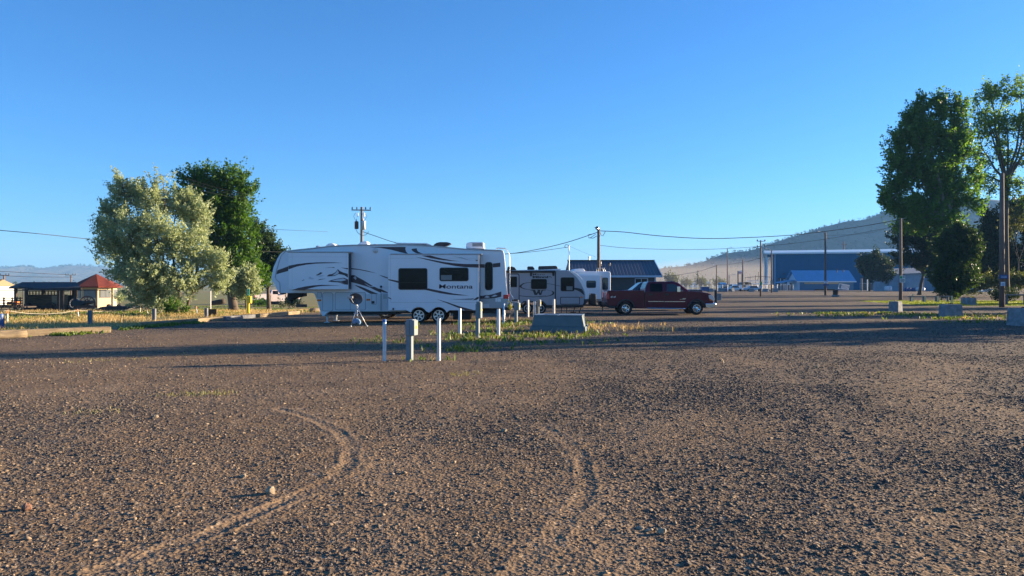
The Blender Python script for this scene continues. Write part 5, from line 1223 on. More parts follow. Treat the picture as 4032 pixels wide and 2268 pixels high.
wire('thin lower wire running right from the service pole past the crossarm pole', wpts(Ym, Y6, [(2362,966),(2480,977),(2700,983),(2880,978),(2990,970),(3150,955),(3320,930),(3544,888)]), .02)
wire('thin wire crossing the hill to the dark tree from the stout pole', wpts(Y5, Y6, [(3252,928),(3400,920),(3470,905),(3546,875)]), .02)
wire('thick overhead wire dipping from the transformer pole to the lamp pole', wpts(Yp, Ym, [(1428,912),(1480,930),(1560,956),(1700,985),(1850,1000),(1990,1000),(2100,985),(2230,955),(2352,915)]), .034)
wire('overhead wire from the fifth wheel rear to the thin service mast', wpts(90, 94, [(1850,1003),(1960,1001),(2060,995),(2150,985),(2229,974)]), .026)
wire('faint wire from the service mast down to the metal roof', wpts(94, 95, [(2243,970),(2290,990),(2345,1012)]), .012)
wire('long dark wire crossing the silvery olive tree from the left edge', wpts(42, 60, [(-60,902),(150,920),(420,948),(720,973),(950,985),(1120,993)]), .02)
for k, (a, b_, c) in enumerate((((732,702),(850,738),(1002,772)), ((740,718),(860,752),(1005,786)), ((750,740),(860,765),(1000,793)))):
    wire(['topmost of three pale wires before the elm crown', 'middle of three pale wires before the elm crown', 'lowest of three pale wires before the elm crown'][k], wpts(49, 52, [a, b_, c]), .010)
wire('single thin wire between the elm and the sky above the fifth wheel', wpts(49, 80, [(755,876),(900,890),(1100,904),(1290,912)]), .014)
wire('upper pale transmission wire above the dark pavilion', wpts(150, 190, [(-40,1066),(150,1076),(290,1083)]), .05)
wire('lower pale transmission wire above the dark pavilion', wpts(150, 190, [(-40,1082),(120,1090),(285,1091)]), .05)
wire('sagging wire between the short pole and white lamp post before the hill', wpts(250, 200, [(2600,1092),(2700,1078),(2760,1066),(2821,1046)]), .05)
wire('wire from the white lamp post up to the crossarm pole', wpts(200, 112, [(2821,1044),(2870,1041),(2940,1030),(2992,1017)]), .03)
HAZE = 0.00017
# ================================================================ metal roofed house behind the trailers
def house_local(t): 
    def pc(mb, name, m, par=None, **k): return mb.build(name, M[m] if isinstance(m, str) else m, par or t, local=True, **k)
    return pc
Yh = 95.0
xl, xr = P(2243, 0, Yh).x, P(2602, 0, Yh).x
t = thing('house', 'dark walled house with a ribbed metal roof and pale blue trim behind the pickups', 'house', ((xl+xr)/2, Yh, 0))
pc = house_local(t); w2 = (xr-xl)/2; ze = P(0, 1084, Yh).z; zr = P(0, 1025, Yh+4.2).z
pc(MB().box(-w2+.35, w2-.55, .45, 8.0, 0, ze-.08), 'wall', 'dark_wall')
pc(MB().add([(-w2-.1, 0, ze), (w2+.1, 0, ze), (w2-.1, 4.2, zr), (-w2+.1, 4.2, zr), (-w2-.1, 8.4, ze), (w2+.1, 8.4, ze),
             (-w2-.1, 0, ze-.08), (w2+.1, 0, ze-.08), (w2-.1, 4.2, zr-.12), (-w2+.1, 4.2, zr-.12), (-w2-.1, 8.4, ze-.08), (w2+.1, 8.4, ze-.08)],
            [(0,1,2,3), (3,2,5,4), (6,7,8,9), (9,8,11,10), (0,1,7,6), (4,5,11,10), (0,3,9,6), (3,4,10,9), (1,2,8,7), (2,5,11,8)]), 'roof', 'dark_roof')
pc(MB().box(-w2-.12, w2+.12, -.06, -.005, ze-.26, ze-.01), 'fascia', 'trimblue')
for sx in (-1, 1):
    x = sx*(w2+.1); v = []
    for dx in (0, .07*sx):
        v += [(x+dx+.0, -.06, ze-.24), (x+dx, -.06, ze+.05), (x-sx*.2+dx, 4.2, zr+.08), (x-sx*.2+dx, 4.2, zr-.22)]
    pc(MB().add(v, [(0,1,2,3), (4,5,6,7), (0,1,5,4), (1,2,6,5), (2,3,7,6), (3,0,4,7)]), 'barge_board', 'trimblue')
pc(MB().box(w2-.70, w2-.53, .42, .62, 0, ze-.27), 'corner_board', 'trimblue')
pc(MB().box(-w2+.0, w2-.0, 4.05, 4.35, zr-.02, zr+.05), 'ridge_cap', 'black')
a, b_ = P(2502, 1107, Yh+.45), P(2549, 1097, Yh+.45); cx = (xl+xr)/2
wf = pc(MB().box(a.x-cx-.08, b_.x-cx+.08, .38, .448, a.z-.6, b_.z+.05), 'window', 'trimblue')
for k in range(2): x0 = a.x-cx+.02+k*(b_.x-a.x)/2; pc(MB().box(x0, x0+(b_.x-a.x)/2-.08, .365, .379, a.z-.5, b_.z-.04), 'pane', 'glass', wf)
for px, v, h, r, m_ in ((2325, 1028, .35, .09, 'steel'), (2366, 1036, .5, .06, 'black'), (2400, 1036, .25, .09, 'black'), (2366, 1052, .3, .05, 'steel')):
    p = P(px, v, Yh+2.6); z0 = ze+(zr-ze)*min(1, max(0, (2.6)/4.2)); 
    pc(MB().cyl((p.x-cx, 2.6 if v > 1030 else 4.2, z0 if v > 1030 else zr-.05), (p.x-cx, 2.6 if v > 1030 else 4.2, (z0 if v > 1030 else zr)+h), r).cyl((p.x-cx, 2.6 if v > 1030 else 4.2, (z0 if v > 1030 else zr)+h), (p.x-cx, 2.6 if v > 1030 else 4.2, (z0 if v > 1030 else zr)+h+.12), r*1.6), 'roof_vent', m_)

# ================================================================ blue barn
Yk = 272.0; ka = R(-17); k0 = P(3053, 0, Yk).x
t = thing('barn', 'huge blue metal barn with a white eave in front of the hill', 'barn', (k0, Yk, 0), rz=ka); pc = house_local(t)
zw = P(0, 1000, Yk).z; L_, D_ = 62.0, 34.0; zrd = zw+1.5
pc(MB().box(0, L_, 0, D_, 0, zw), 'wall', 'blue_wall')
pc(MB().add([(-3.6, -.6, zw-.1), (L_+.5, -.6, zw-.1), (L_+.5, D_/2, zrd), (-3.6, D_/2, zrd), (-3.6, D_+.6, zw-.1), (L_+.5, D_+.6, zw-.1),
             (-3.6, -.6, zw+.35), (L_+.5, -.6, zw+.35), (L_+.5, D_/2, zrd+.45), (-3.6, D_/2, zrd+.45), (-3.6, D_+.6, zw+.35), (L_+.5, D_+.6, zw+.35)],
            [(0,1,2,3), (3,2,5,4), (6,7,8,9), (9,8,11,10), (0,1,7,6), (4,5,11,10), (0,3,9,6), (3,4,10,9), (1,2,8,7), (2,5,11,8)]), 'roof', 'pale_roof')
pc(MB().box(-3.6, L_+.5, -.68, -.61, zw-.12, zw+.42), 'eave_trim', 'white')
pc(MB().box(-.25, .0, -.12, .25, 0, zw), 'corner_trim', 'trimblue')
for yy in (.5, D_/2, D_-.5): pc(MB().box(-3.0, -2.6, yy-.2, yy+.2, 0, zw-.05).tube([(-2.8, yy, zw-2.2), (-3.5, yy, zw-.1)], .12).tube([(-2.8, yy, zw-2.2), (-.4, yy, zw-.1)], .12), 'canopy_post', 'white')
pc(MB().box(-2.9, -.3, .3, .6, zw-1.1, zw-.15), 'canopy_beam', 'blue_wall')
for x0, x1, z1 in ((.8, 6.2, 4.2), (27.8, 40.0, 4.4)): pc(MB().box(x0, x1, -.06, -.002, 0, z1), 'doorway', 'black')  # flat black sheets stand for the shade inside the openings
x0 = P(3085, 0, Yk).x-k0; z = P(0, 1078, Yk).z; pc(MB().box(x0-.3, x0+.3, -.45, -.01, z-.25, z+.15), 'wall_lamp', 'black')
# white and grey boards stacked in the doorway
for k in range(9):
    x = 1.2+k*.55; pc(MB().obox((x, -.25, 2.3+.3*math.sin(k*2.1)), .18, .08, 2.9, Matrix.Rotation(R(random.uniform(-7, 7)), 3, 'Y')), 'board', 'white' if k % 2 else 'concrete')

# ================================================================ blue roofed shed
Yq = 236.0; qa = R(2); q0 = P(3143, 0, Yq)
t = thing('shed', 'blue shed under a light blue gabled metal roof before the barn', 'shed', (q0.x, Yq, 0), rz=qa); pc = house_local(t)
Lq = (P(3372, 0, Yq).x-q0.x)/math.cos(qa)-.3; zq = P(0, 1106, Yq).z; zz = P(0, 1067, Yq+5).z; Dq = 9.0
pc(MB().prism_x([(.25, 0), (.25, zq-.1), (Dq/2, zz-.35), (Dq-.25, zq-.1), (Dq-.25, 0)], .25, Lq-.2), 'wall', 'blue_shed')
pc(MB().prism_x([(.22, 0), (.22, zq-.12), (Dq/2, zz-.38), (Dq-.22, zq-.12), (Dq-.22, 0)], .18, .245), 'gable_wall', 'trimblue')
pc(MB().add([(-.5, -.35, zq-.28), (Lq+.4, -.35, zq-.28), (Lq+.4, Dq/2, zz), (-.5, Dq/2, zz), (-.5, Dq+.35, zq-.28), (Lq+.4, Dq+.35, zq-.28),
             (-.5, -.35, zq-.08), (Lq+.4, -.35, zq-.08), (Lq+.4, Dq/2, zz+.2), (-.5, Dq/2, zz+.2), (-.5, Dq+.35, zq-.08), (Lq+.4, Dq+.35, zq-.08)],
            [(0,1,2,3), (3,2,5,4), (6,7,8,9), (9,8,11,10), (0,1,7,6), (4,5,11,10), (0,3,9,6), (3,4,10,9), (1,2,8,7), (2,5,11,8)]), 'roof', 'blue_roof')
pc(MB().box(-.52, Lq+.42, -.46, -.36, zq-.42, zq-.10), 'fascia', 'white')
pc(MB().box(.10, .55, .15, .249, 0, zq-.3), 'corner_board', 'trimblue')
pc(MB().box(2.0, Lq*.72, .17, .249, zq-.95, zq-.5), 'serving_hatch', 'cream')
pc(MB().box(Lq*.30, Lq*.62, -1.0, .0, 0, .45), 'low_wall', 'black')
pc(MB().box(.12, .17, Dq*.62, Dq*.75, .1, 2.3), 'door', 'rust')
for fx, h in ((.78, 1.0), (.90, .7)): pc(MB().cyl((Lq*fx, Dq*.4, zz-.9), (Lq*fx, Dq*.4, zz+h-.3), .11), 'roof_vent', 'iron')
# lean-to at its gable end
pc(MB().add([(-4.6, 1.5, zq-.6), (-.45, 1.5, zq+.1), (-.45, 7, zq+.1), (-4.6, 7, zq-.6), (-4.6, 1.5, zq-.4), (-.45, 1.5, zq+.3), (-.45, 7, zq+.3), (-4.6, 7, zq-.4)], [(0,1,2,3), (4,5,6,7), (0,1,5,4), (1,2,6,5), (2,3,7,6), (3,0,4,7)]), 'porch_roof', 'blue_roof')
for x in (-4.4, -2.4): pc(MB().cyl((x, 1.7, 0), (x, 1.7, zq-.5), .09), 'porch_post', 'white')
# board fence left of the shed
fx0, fx1 = P(3062, 0, 232).x, P(3122, 0, 232).x
tf = thing('board_fence', 'grey weathered board fence between the barn corner and the shed', 'fence', (fx0, 232, 0))
MB().box(fx0, fx1, 232, 232.08, .1, 1.7).build('boards', M['wood_grey'], tf)
for k in range(6): x = fx0+(fx1-fx0)*k/5; MB().cyl((x, 231.9, 0), (x, 231.9, 1.95), .07).build('post', M['white'], tf)
a, b_ = P(3091, 1143, 231), P(3101, 1117, 231)
MB().box(a.x, a.x+.12, 231, 231.1, 0, 2.0).box(b_.x-.12, b_.x, 231, 231.1, 0, 2.0).box(a.x+.12, b_.x-.12, 231, 231.1, 1.88, 2.0).box(a.x+.12, b_.x-.12, 231, 231.1, .02, .14).build('gate', M['white'], tf)
# cattle gate leaning on the shed wall
Yg = 232.0; g = MB(); cs = [P(3301,1137,Yg), P(3305,1117,Yg), P(3345,1124,Yg), P(3340,1141,Yg)]
g.tube(cs+[cs[0]], .10)
for k in range(1, 7): u = .30+.7*(k-1)/6; g.cyl(cs[0].lerp(cs[3], u), cs[1].lerp(cs[2], u), .08)
tag(g.build('metal_gate', M['white']), 'white tubular gate leaning at the right end of the blue roofed shed', 'gate')
# chain link fence with dark lean-to right of the shed
cx0, cx1 = P(3385, 0, 226).x, P(3500, 0, 226).x
tf = thing('chain_link_fence', 'chain link fence with steel posts under the small dark tree', 'fence', (cx0, 226, 0))
n = MB()
for k in range(30): x = cx0+(cx1-cx0)*k/30; n.box(x, x+.012, 226, 226.012, .05, 2.2)
for k in range(12): n.box(cx0, cx1, 226.013, 226.022, .1+k*.18, .112+k*.18)
n.build('mesh', M['steel'], tf)
for k, (px, h, r) in enumerate(((3393, 3.6, .28), (3416, 3.3, .16), (3440, 2.3, .08), (3463, 3.8, .18), (3494, 3.5, .1))): x = P(px, 0, 226).x; MB().cyl((x, 226.2, 0), (x, 226.2, h), r).build('post', M['trimblue'] if k else M['concrete'], tf)
MB().cyl((cx0, 226, 2.2), (cx1, 226, 2.2), .05).build('top_rail', M['steel'], tf)
# ================================================================ grey sheds by the cottonwoods
Yz = 204.0; z0x = P(3500, 0, Yz).x
t = thing('tin_shed', 'long grey corrugated shed with a low sloping roof behind the sign post', 'shed', (z0x, Yz, 0)); pc = house_local(t)
X = lambda px: P(px, 0, Yz).x-z0x
h0, h1 = P(0, 1083, Yz).z, P(0, 1077, Yz).z
pc(MB().add([(0,0,.02),(X(3641),0,.02),(X(3641),0,h1),(0,0,h0),(0,9,.02),(X(3641),9,.02),(X(3641),9,h1),(0,9,h0)], [(0,1,2,3),(4,5,6,7),(0,1,5,4),(1,2,6,5),(2,3,7,6),(3,0,4,7)]), 'wall', 'grey_shed')
pc(MB().add([(-.4,-.5,h0),(X(3643),-.5,h1),(X(3712),9.5,h1+1.6),(X(3560),9.5,h0+1.6),(-.4,-.5,h0+.22),(X(3643),-.5,h1+.22),(X(3712),9.5,h1+1.85),(X(3560),9.5,h0+1.85)], [(0,1,2,3),(4,5,6,7),(0,1,5,4),(1,2,6,5),(2,3,7,6),(3,0,4,7)]), 'roof', 'grey_roof')
pc(MB().box(X(3642), X(3705), .4, 9, .02, h1-.1), 'side_wing', 'blue_shed')
pc(MB().add([(X(3660),-1.6,3.0),(X(3720),-1.6,3.5),(X(3720),.3,4.2),(X(3660),.3,3.7),(X(3660),-1.6,3.15),(X(3720),-1.6,3.65),(X(3720),.3,4.35),(X(3660),.3,3.85)], [(0,1,2,3),(4,5,6,7),(0,1,5,4),(1,2,6,5),(2,3,7,6),(3,0,4,7)]), 'porch_roof', 'pale_roof')
pc(MB().cyl((X(3519), 1, h0), (X(3519), 1, h0+1.1), .22, .14).cyl((X(3519), 1, h0+1.1), (X(3519), 1, h0+1.3), .3), 'chimney', 'trimblue')
pc(MB().box(X(3563), X(3641), -.08, -.002, .02, .95), 'dark_gap', 'black')  # black sheet on the wall drawn as the dark of a gap
pc(MB().box(X(3627), X(3630), -.06, -.002, 1.2, 2.6), 'window', 'black')
for k, px in enumerate((3492, 3503)):
    p = P(px, 0, 200); tag(MB().lathe([(0, 0), (.55, .12), (.58, .5), (.58, 1.1), (.4, 1.4), (0, 1.45)], (p.x, 200, 0), 'z', 16).build('white_tank', M['white_tank'], None, smooth=True), ['left white tank beside the corrugated shed corner', 'right white tank touching the corrugated shed corner'][k], 'tank', 'white tanks by the sheds')
for k, px in enumerate((3615, 3632)):
    p = P(px, 0, 200); tag(MB().lathe([(0, 0), (.55, .12), (.62, .4), (.62, .75), (.45, 1.0), (0, 1.05)], (p.x, 200, .02), 'z', 16).build('white_tank', M['white_tank'], None, smooth=True), ['white tank just right of the blue barrels', 'rightmost white tank under the shed wall'][k], 'tank', 'white tanks by the sheds')
for k, px in enumerate((3568, 3581, 3595, 3602)):
    p = P(px, 0, 201); tag(MB().lathe([(.36, 0), (.42, .06), (.42, .4), (.44, .43), (.42, .46), (.42, .8), (.36, .92), (0, .92)], (p.x, 201, 0), 'z', 14).build('plastic_barrel', M['blue_barrel'], None, auto=40), ['leftmost blue barrel under the corrugated shed wall', 'second blue barrel from the left under the shed wall', 'third blue barrel from the left under the shed wall', 'blue barrel touching the white tank'][k], 'barrel', 'blue barrels by the shed')
p = P(3290, 0, 114); tb = thing('trash_drum', 'dark rusty trash drum on a pale block in the lot', 'drum', (p.x, 114, 0))
MB().lathe([(.36, .24), (.38, .28), (.38, .6), (.40, .63), (.38, .66), (.38, .98), (.36, .98), (.34, .5), (0, .5)], (p.x, 114, 0), 'z', 18).build('barrel', M['rust'], tb, auto=40)
MB().box(p.x-.42, p.x+.42, 113.6, 114.4, 0, .235).build('base', M['concrete'], tb, bevel=.03)

# ================================================================ white arena rails and the yard beyond the pickup
Ya = 215.0; ax0, ax1 = P(2650, 0, Ya).x, P(3060, 0, Ya).x
tf = thing('rail_fence', 'long white pipe rail fence of the arena behind the maroon pickup', 'fence', (ax0, Ya, 0))
for z in (.45, .85, 1.25, 1.75): MB().cyl((ax0, Ya, z), (ax1, Ya, z), .045, n=5).build('rail', M['white'], tf)
for k in range(22): x = ax0+(ax1-ax0)*k/21; MB().cyl((x, Ya, 0), (x, Ya, 1.85), .07, n=6).build('post', M['white'], tf)
MB().cyl((P(2660,0,Ya).x, Ya-1, 1.78), (P(3055,0,Ya).x, Ya-1, 1.78), .03, n=5).build('cable_rail', M['cable'], tf)
def cabin(name, label, cat, px0, px1, v0, v1, Y, roofm, wallm, depth=4., ridge=.25, wins=1):
    a, b_ = P(px0, v1, Y), P(px1, v0, Y); z0 = 0.0; zt = b_.z; zw_ = z0+(zt-z0)*(1-ridge)
    t = thing(name, label, cat, (a.x, Y, 0)); pc = house_local(t); w_ = b_.x-a.x
    pc(MB().box(.1, w_-.1, 0, depth, z0, zw_), 'wall', wallm)
    pc(MB().add([(-.1,-.3,zw_),(w_+.1,-.3,zw_),(w_,depth/2,zt),(0,depth/2,zt),(w_+.1,depth+.3,zw_),(-.1,depth+.3,zw_),(-.1,-.3,zw_+.15),(w_+.1,-.3,zw_+.15),(w_,depth/2,zt+.15),(0,depth/2,zt+.15),(w_+.1,depth+.3,zw_+.15),(-.1,depth+.3,zw_+.15)],
                [(0,1,2,3),(3,2,4,5),(6,7,8,9),(9,8,10,11),(0,1,7,6),(5,4,10,11),(0,3,9,6),(3,5,11,9),(1,2,8,7),(2,4,10,8)]), 'roof', roofm)
    for k in range(wins):
        x = w_*(k+.6)/(wins+.2); pc(MB().box(x-.45, x+.45, -.05, -.003, zw_*.45, zw_*.8), 'window', 'glass')
    return t
cabin('stall', 'small white and blue announcer cabin behind the arena rails', 'cabin', 2838, 2862, 1114, 1143, 232, 'blue_roof', 'white', wins=2)
cabin('stall', 'low white cabin with a blue window right of the tall lamp post', 'cabin', 2886, 2912, 1120, 1143, 236, 'pale_roof', 'trimblue', wins=1)
cabin('farmhouse', 'distant pale farmhouse in the dust under the hill', 'house', 2772, 2796, 1106, 1127, 520, 'pale_roof', 'cream', 9, .4, 2)
cabin('farmhouse', 'distant small gabled house in the dust left of the farmhouse', 'house', 2725, 2745, 1113, 1126, 560, 'pale_roof', 'white', 9, .5, 1)
# dark arched canopy with its white trailer
Yo = 212.0; t = thing('canopy_tent', 'dark arched canopy over a white stock trailer by the arena', 'canopy', (P(2916, 0, Yo).x, Yo, 0))
a0, a1 = P(2915, 1118, Yo), P(2950, 1111, Yo); xm = (a0.x+a1.x)/2; hw_ = (a1.x-a0.x)/2
pts = [(xm-hw_*math.cos(R(k)), a0.z+(a1.z-a0.z)*1.0*math.sin(R(k))) for k in range(0, 181, 15)]; pin = [(x*.96+xm*.04, z-.14) for x, z in pts]
MB().prism(pts+pin[::-1], Yo-2, Yo+3).build('cover', M['black'], t)
for x in (a0.x+.1, a1.x-.1):
    for y in (Yo-1.8, Yo+2.8): MB().cyl((x, y, 0), (x, y, a0.z), .07).build('leg', M['iron'], t)
st = thing('stock_trailer', 'white stock trailer parked under the dark arched canopy', 'trailer', (P(2925, 0, Yo).x, Yo, 0))
b0, b1 = P(2917, 1136, Yo), P(2948, 1121, Yo)
MB().box(b0.x, b1.x, Yo-1, Yo+1.1, b0.z, b1.z).build('body', M['white'], st, bevel=.1)
MB().box(b0.x+.4, b0.x+1.0, Yo-1.03, Yo-1.002, b0.z+.5, b1.z-.15).build('window', M['black'], st)
for dx in (.8, 1.6): MB().lathe([(.1, -.02), (.3, -.04), (.33, .02), (.33, .2)], (b0.x+dx, Yo-1.0, .33), n=14).build('wheel', M['rubber'], st)
# steel bleacher frame and sunlit panels
Yl = 224.0; t = thing('bleacher_frame', 'open steel frame of a grandstand above sunlit white panels', 'grandstand', (P(2935, 0, Yl).x, Yl, 0))
x0, x1 = P(2934, 0, Yl).x, P(3036, 0, Yl).x
for k in range(6): x = x0+(x1-x0)*k/5; MB().cyl((x, Yl, 0), (x, Yl, P(0, 1091, Yl).z+.5*math.sin(k/5*math.pi)), .07).build('post', M['iron'], t)
MB().tube([(x0, Yl, P(0,1094,Yl).z), ((x0+x1)/2, Yl, P(0,1088,Yl).z), (x1, Yl, P(0,1091,Yl).z)], .07).build('roof_beam', M['iron'], t)
for v in (1106, 1116, 1121): MB().box(x0+.3, x1-.5, Yl-.3-(v-1106)*.08, Yl-.1-(v-1106)*.08, P(0, v+2, Yl).z, P(0, v-1, Yl).z).build('bench', M['white'], t)
MB().tube([P(2984,1105,Yl), P(2987,1085,Yl), P(2987,1070,Yl)], .1).build('mast', M['iron'], t)
x2 = P(2940, 0, 220).x; x3 = P(3048, 0, 220).x
tp = thing('panel_fence', 'sunlit cream and white panel fence below the steel grandstand frame', 'fence', (x2, 220, 0), rz=0)
pc = house_local(tp)
for k in range(9):
    u = (x3-x2)*k/9; pc(MB().obox(((x3-x2)/9*.5+u, 0, 1.05), (x3-x2)/9*.96, .06, 1.3, Matrix.Rotation(R(24), 3, 'Z')), 'panel', 'cream' if k % 3 else 'white')
    pc(MB().cyl((u, 0, 0), (u, 0, 1.9), .08), 'post', 'white')
# hanging sign on brown posts
Yv = 230.0; t = thing('gate_sign', 'white sign with red lettering hung between two brown posts', 'sign', (P(2913, 0, Yv).x, Yv, 0))
for px in (2906, 2922): x = P(px, 0, Yv).x; MB().cyl((x, Yv, 0), (x, Yv, P(0, 1067, Yv).z), .2, .18, n=8).build('post', M['rust'], t)
a, b_ = P(2906.5, 1078.5, Yv), P(2923, 1068, Yv)
xm = (a.x+b_.x)/2; hw_ = (b_.x-a.x)/2
bo = MB().add([(xm-hw_, Yv-.35, a.z), (xm+hw_, Yv-.22, a.z), (xm+hw_, Yv-.22, b_.z), (xm+hw_*.35, Yv-.26, b_.z+.1), (xm, Yv-.285, b_.z+.35), (xm-hw_*.35, Yv-.31, b_.z+.1), (xm-hw_, Yv-.35, b_.z)]+
              [(xm-hw_, Yv-.28, a.z), (xm+hw_, Yv-.15, a.z), (xm+hw_, Yv-.15, b_.z), (xm+hw_*.35, Yv-.19, b_.z+.1), (xm, Yv-.215, b_.z+.35), (xm-hw_*.35, Yv-.24, b_.z+.1), (xm-hw_, Yv-.28, b_.z)],
              [tuple(range(7)), tuple(range(13, 6, -1))]+[(i, (i+1) % 7, 7+(i+1) % 7, 7+i) for i in range(7)]).build('board', M['white'], t)
for zz in (.28, .62): MB().box(xm-hw_*.8, xm+hw_*.8, Yv-.40, Yv-.36, a.z+(b_.z-a.z)*zz-.05, a.z+(b_.z-a.z)*zz+.07).build('print_line', M['red'], bo)
# dumpster, jersey blocks, white drum etc.
p = P(2775, 0, 190); t = thing('dumpster', 'dark blue dumpster beside the white arena rails', 'dumpster', (p.x, 190, 0))
MB().prism([(p.x-.95, .25), (p.x-.98, 1.15), (p.x+.95, 1.15), (p.x+.85, .25)], 189.2, 190.6).build('bin', M['blue_barrel'], t, bevel=.03)
MB().box(p.x-1.0, p.x+.97, 189.15, 190.65, 1.155, 1.22).build('lid', M['black'], t)
for dx in (-.8, .7): MB().cyl((p.x+dx, 189.4, .0), (p.x+dx, 189.4, .26), .1).build('foot', M['iron'], t)
def jersey(px, Y, w_, h_, label, rz=0):
    p = P(px, 0, Y); t = MB().prism_x([(-.32, 0), (-.32, .18), (-.14, h_*.5), (-.1, h_), (.1, h_), (.14, h_*.5), (.32, .18), (.32, 0)], -w_/2, w_/2).build('barrier_block', M['concrete'], None, local=True, bevel=.03)
    t.location = (p.x, Y, 0); t.rotation_euler = (0, 0, rz); tag(t, label, 'concrete barrier', 'concrete barriers along the arena')
jersey(2795, 196, 1.6, .8, 'low concrete barrier right of the blue dumpster'); jersey(2846, 196, 2.4, .9, 'long concrete barrier left of the tall lamp post foot')
jersey(2885, 196, .9, .95, 'short upright concrete barrier right of the tall lamp post foot', .5); jersey(2958, 190, 1.2, .85, 'concrete barrier left of the slim crossarm pole'); jersey(3013, 190, 1.3, .8, 'concrete barrier between crossarm pole and black notice board')
jersey(3052, 186, 1.4, .9, 'concrete barrier at the barn corner right of the notice board')
p = P(2861, 0, 195); tag(MB().lathe([(.28, 0), (.3, .05), (.3, .9), (0, .92)], (p.x, 195, 0), 'z', 14).build('plastic_barrel', M['blue_barrel'], None, auto=40), 'single bright blue barrel at the tall lamp post', 'barrel')
# parked white car and small pickup shapes further back in the yard
def far_car(px, Y, label, paint, L_=4.6):
    p = P(px, 0, Y); t = thing('parked_car', label, 'car', (p.x, Y, 0)); pc = house_local(t)
    pc(MB().prism([(-L_/2, .35), (-L_/2, .85), (-L_*.28, .95), (-L_*.16, 1.45), (L_*.18, 1.45), (L_*.3, .98), (L_/2, .85), (L_/2, .35)], 0, 1.75), 'body', paint, bevel=.08, seg=2)
    pc(MB().prism([(-L_*.25, .98), (-L_*.15, 1.38), (L_*.16, 1.38), (L_*.26, .98)], -.012, .0), 'side_window', 'glass')
    for dx in (-L_*.31, L_*.31): pc(MB().lathe([(.05, -.03), (.25, -.03), (.32, .0), (.32, .2)], (dx, 0, .32), n=14), 'wheel', 'rubber')
far_car(2895, 208, 'white car parked before the low cabin in the arena yard', 'white'); far_car(2968, 206, 'pale blue car parked before the cream panel fence', 'trimblue')
far_car(3868, 150, 'white car half hidden behind the low cottonwood at the right', 'white'); 

# ================================================================ right side: blocks, post, rail fence, cable
def cblock(px, base, w_, h_, d_, rz, label):
    Y = GY(base); p = P(px, 0, Y); t = thing('concrete_block', label, 'concrete block', (p.x, Y+d_/2, 0), rz=rz, group='concrete blocks along the verge'); pc = house_local(t)
    b_ = MB(); b_.prism_z([(-w_/2, -d_/2), (w_/2, -d_/2), (w_/2, d_/2), (-w_/2, d_/2)], -.03, h_, top=[(-w_*.47, -d_*.47), (w_*.47, -d_*.47), (w_*.47, d_*.47), (-w_*.47, d_*.47)])
    pc(b_, 'block', 'concrete', bevel=.025, seg=2)
    pc(MB().tube([(-.12, 0, h_-.01), (-.10, 0, h_+.05), (.10, 0, h_+.05), (.12, 0, h_-.01)], .018), 'lifting_loop', 'rust')
    return t
cblock(3536, 1228, .62, .66, .62, R(38), 'weathered concrete block standing before the brown sign pole')
cblock(3759, 1251, .92, .68, .75, R(-6), 'wide concrete block with a lifting loop in the middle of the verge')
cblock(4058, 1284, 1.0, .72, .8, R(8), 'concrete block cut off by the right picture edge')
cblock(3800, 1197, .36, .55, .4, 0, 'slim grey concrete block left of the pair before the lawn')
cblock(3819, 1201, .40, .60, .45, 0, 'square grey concrete block right of the slim one before the lawn')
cblock(3838, 1203, .34, .62, .4, 0, 'dark square block nearest the lawn strip')
cblock(2831, 1183, .55, .75, .5, R(10), 'grey concrete block beside the maroon pickup nose')
p = P(2818, 1197, 69); tag(MB().box(p.x-.10, p.x+.10, 68.9, 69.1, 0, 1.22).build('marker_post', M['black'], None, bevel=.015), 'square black post in front of the maroon pickup', 'post')
Yr1 = 77.0; rxs = [3586, 3636, 3686, 3732]
tf = thing('log_rail_fence', 'low grey log rail fence along the lawn between sign pole and blocks', 'fence', (P(3586, 0, Yr1).x, Yr1, 0))
for px in rxs: x = P(px, 0, Yr1).x; MB().cyl((x, Yr1, 0), (x, Yr1, .62), .11, n=9).build('post', M['wood_grey'], tf, smooth=False)
MB().cyl((P(3570,0,Yr1).x, Yr1-.15, .54), (P(3740,0,Yr1).x, Yr1-.15, .56), .055, n=8).build('rail', M['wood_grey'], tf)
for k, (px, b_, h_) in enumerate(((3594, 1187, .75), (3642, 1192, .62), (3693, 1192, .62), (3748, 1196, .72))):
    Y = GY(b_); x = P(px, 0, Y).x; tag(MB().box(x-.055, x+.055, Y-.055, Y+.055, 0, h_).build('short_post', M['cream'], None, bevel=.01), ['thin pale short post at the left end of the log rail', 'pale short post with a lit edge second from the log rail start', 'pale short post with a lit edge third along the log rail', 'stout pale post behind the wide concrete block'][k], 'post', 'short pale posts along the rail')
tf = thing('log_rail_fence', 'grey log rail fence running right behind the tall edge pole', 'fence', (P(3960, 0, 66).x, 66, 0))
for px in (3962, 4035, 4110): x = P(px, 0, 66).x; MB().cyl((x, 66, 0), (x, 66, .92), .12, n=9).build('post', M['wood_grey'], tf)
MB().cyl((P(3955,0,66).x, 65.85, .84), (P(4130,0,66).x, 65.85, .86), .07, n=8).build('rail', M['wood_grey'], tf)
wa, wb = P(3794, 1212, 40), P(4008, 1220, 32.6)
tag(MB().tube([wa, wa.lerp(wb, .3)-Vector((0, 0, .30)), wa.lerp(wb, .6)-Vector((0, 0, .30)), wa.lerp(wb, .85)-Vector((0, 0, .12)), wb], .014).build('steel_cable', M['cable']), 'thin dark cable slung low between two concrete blocks', 'cable', )

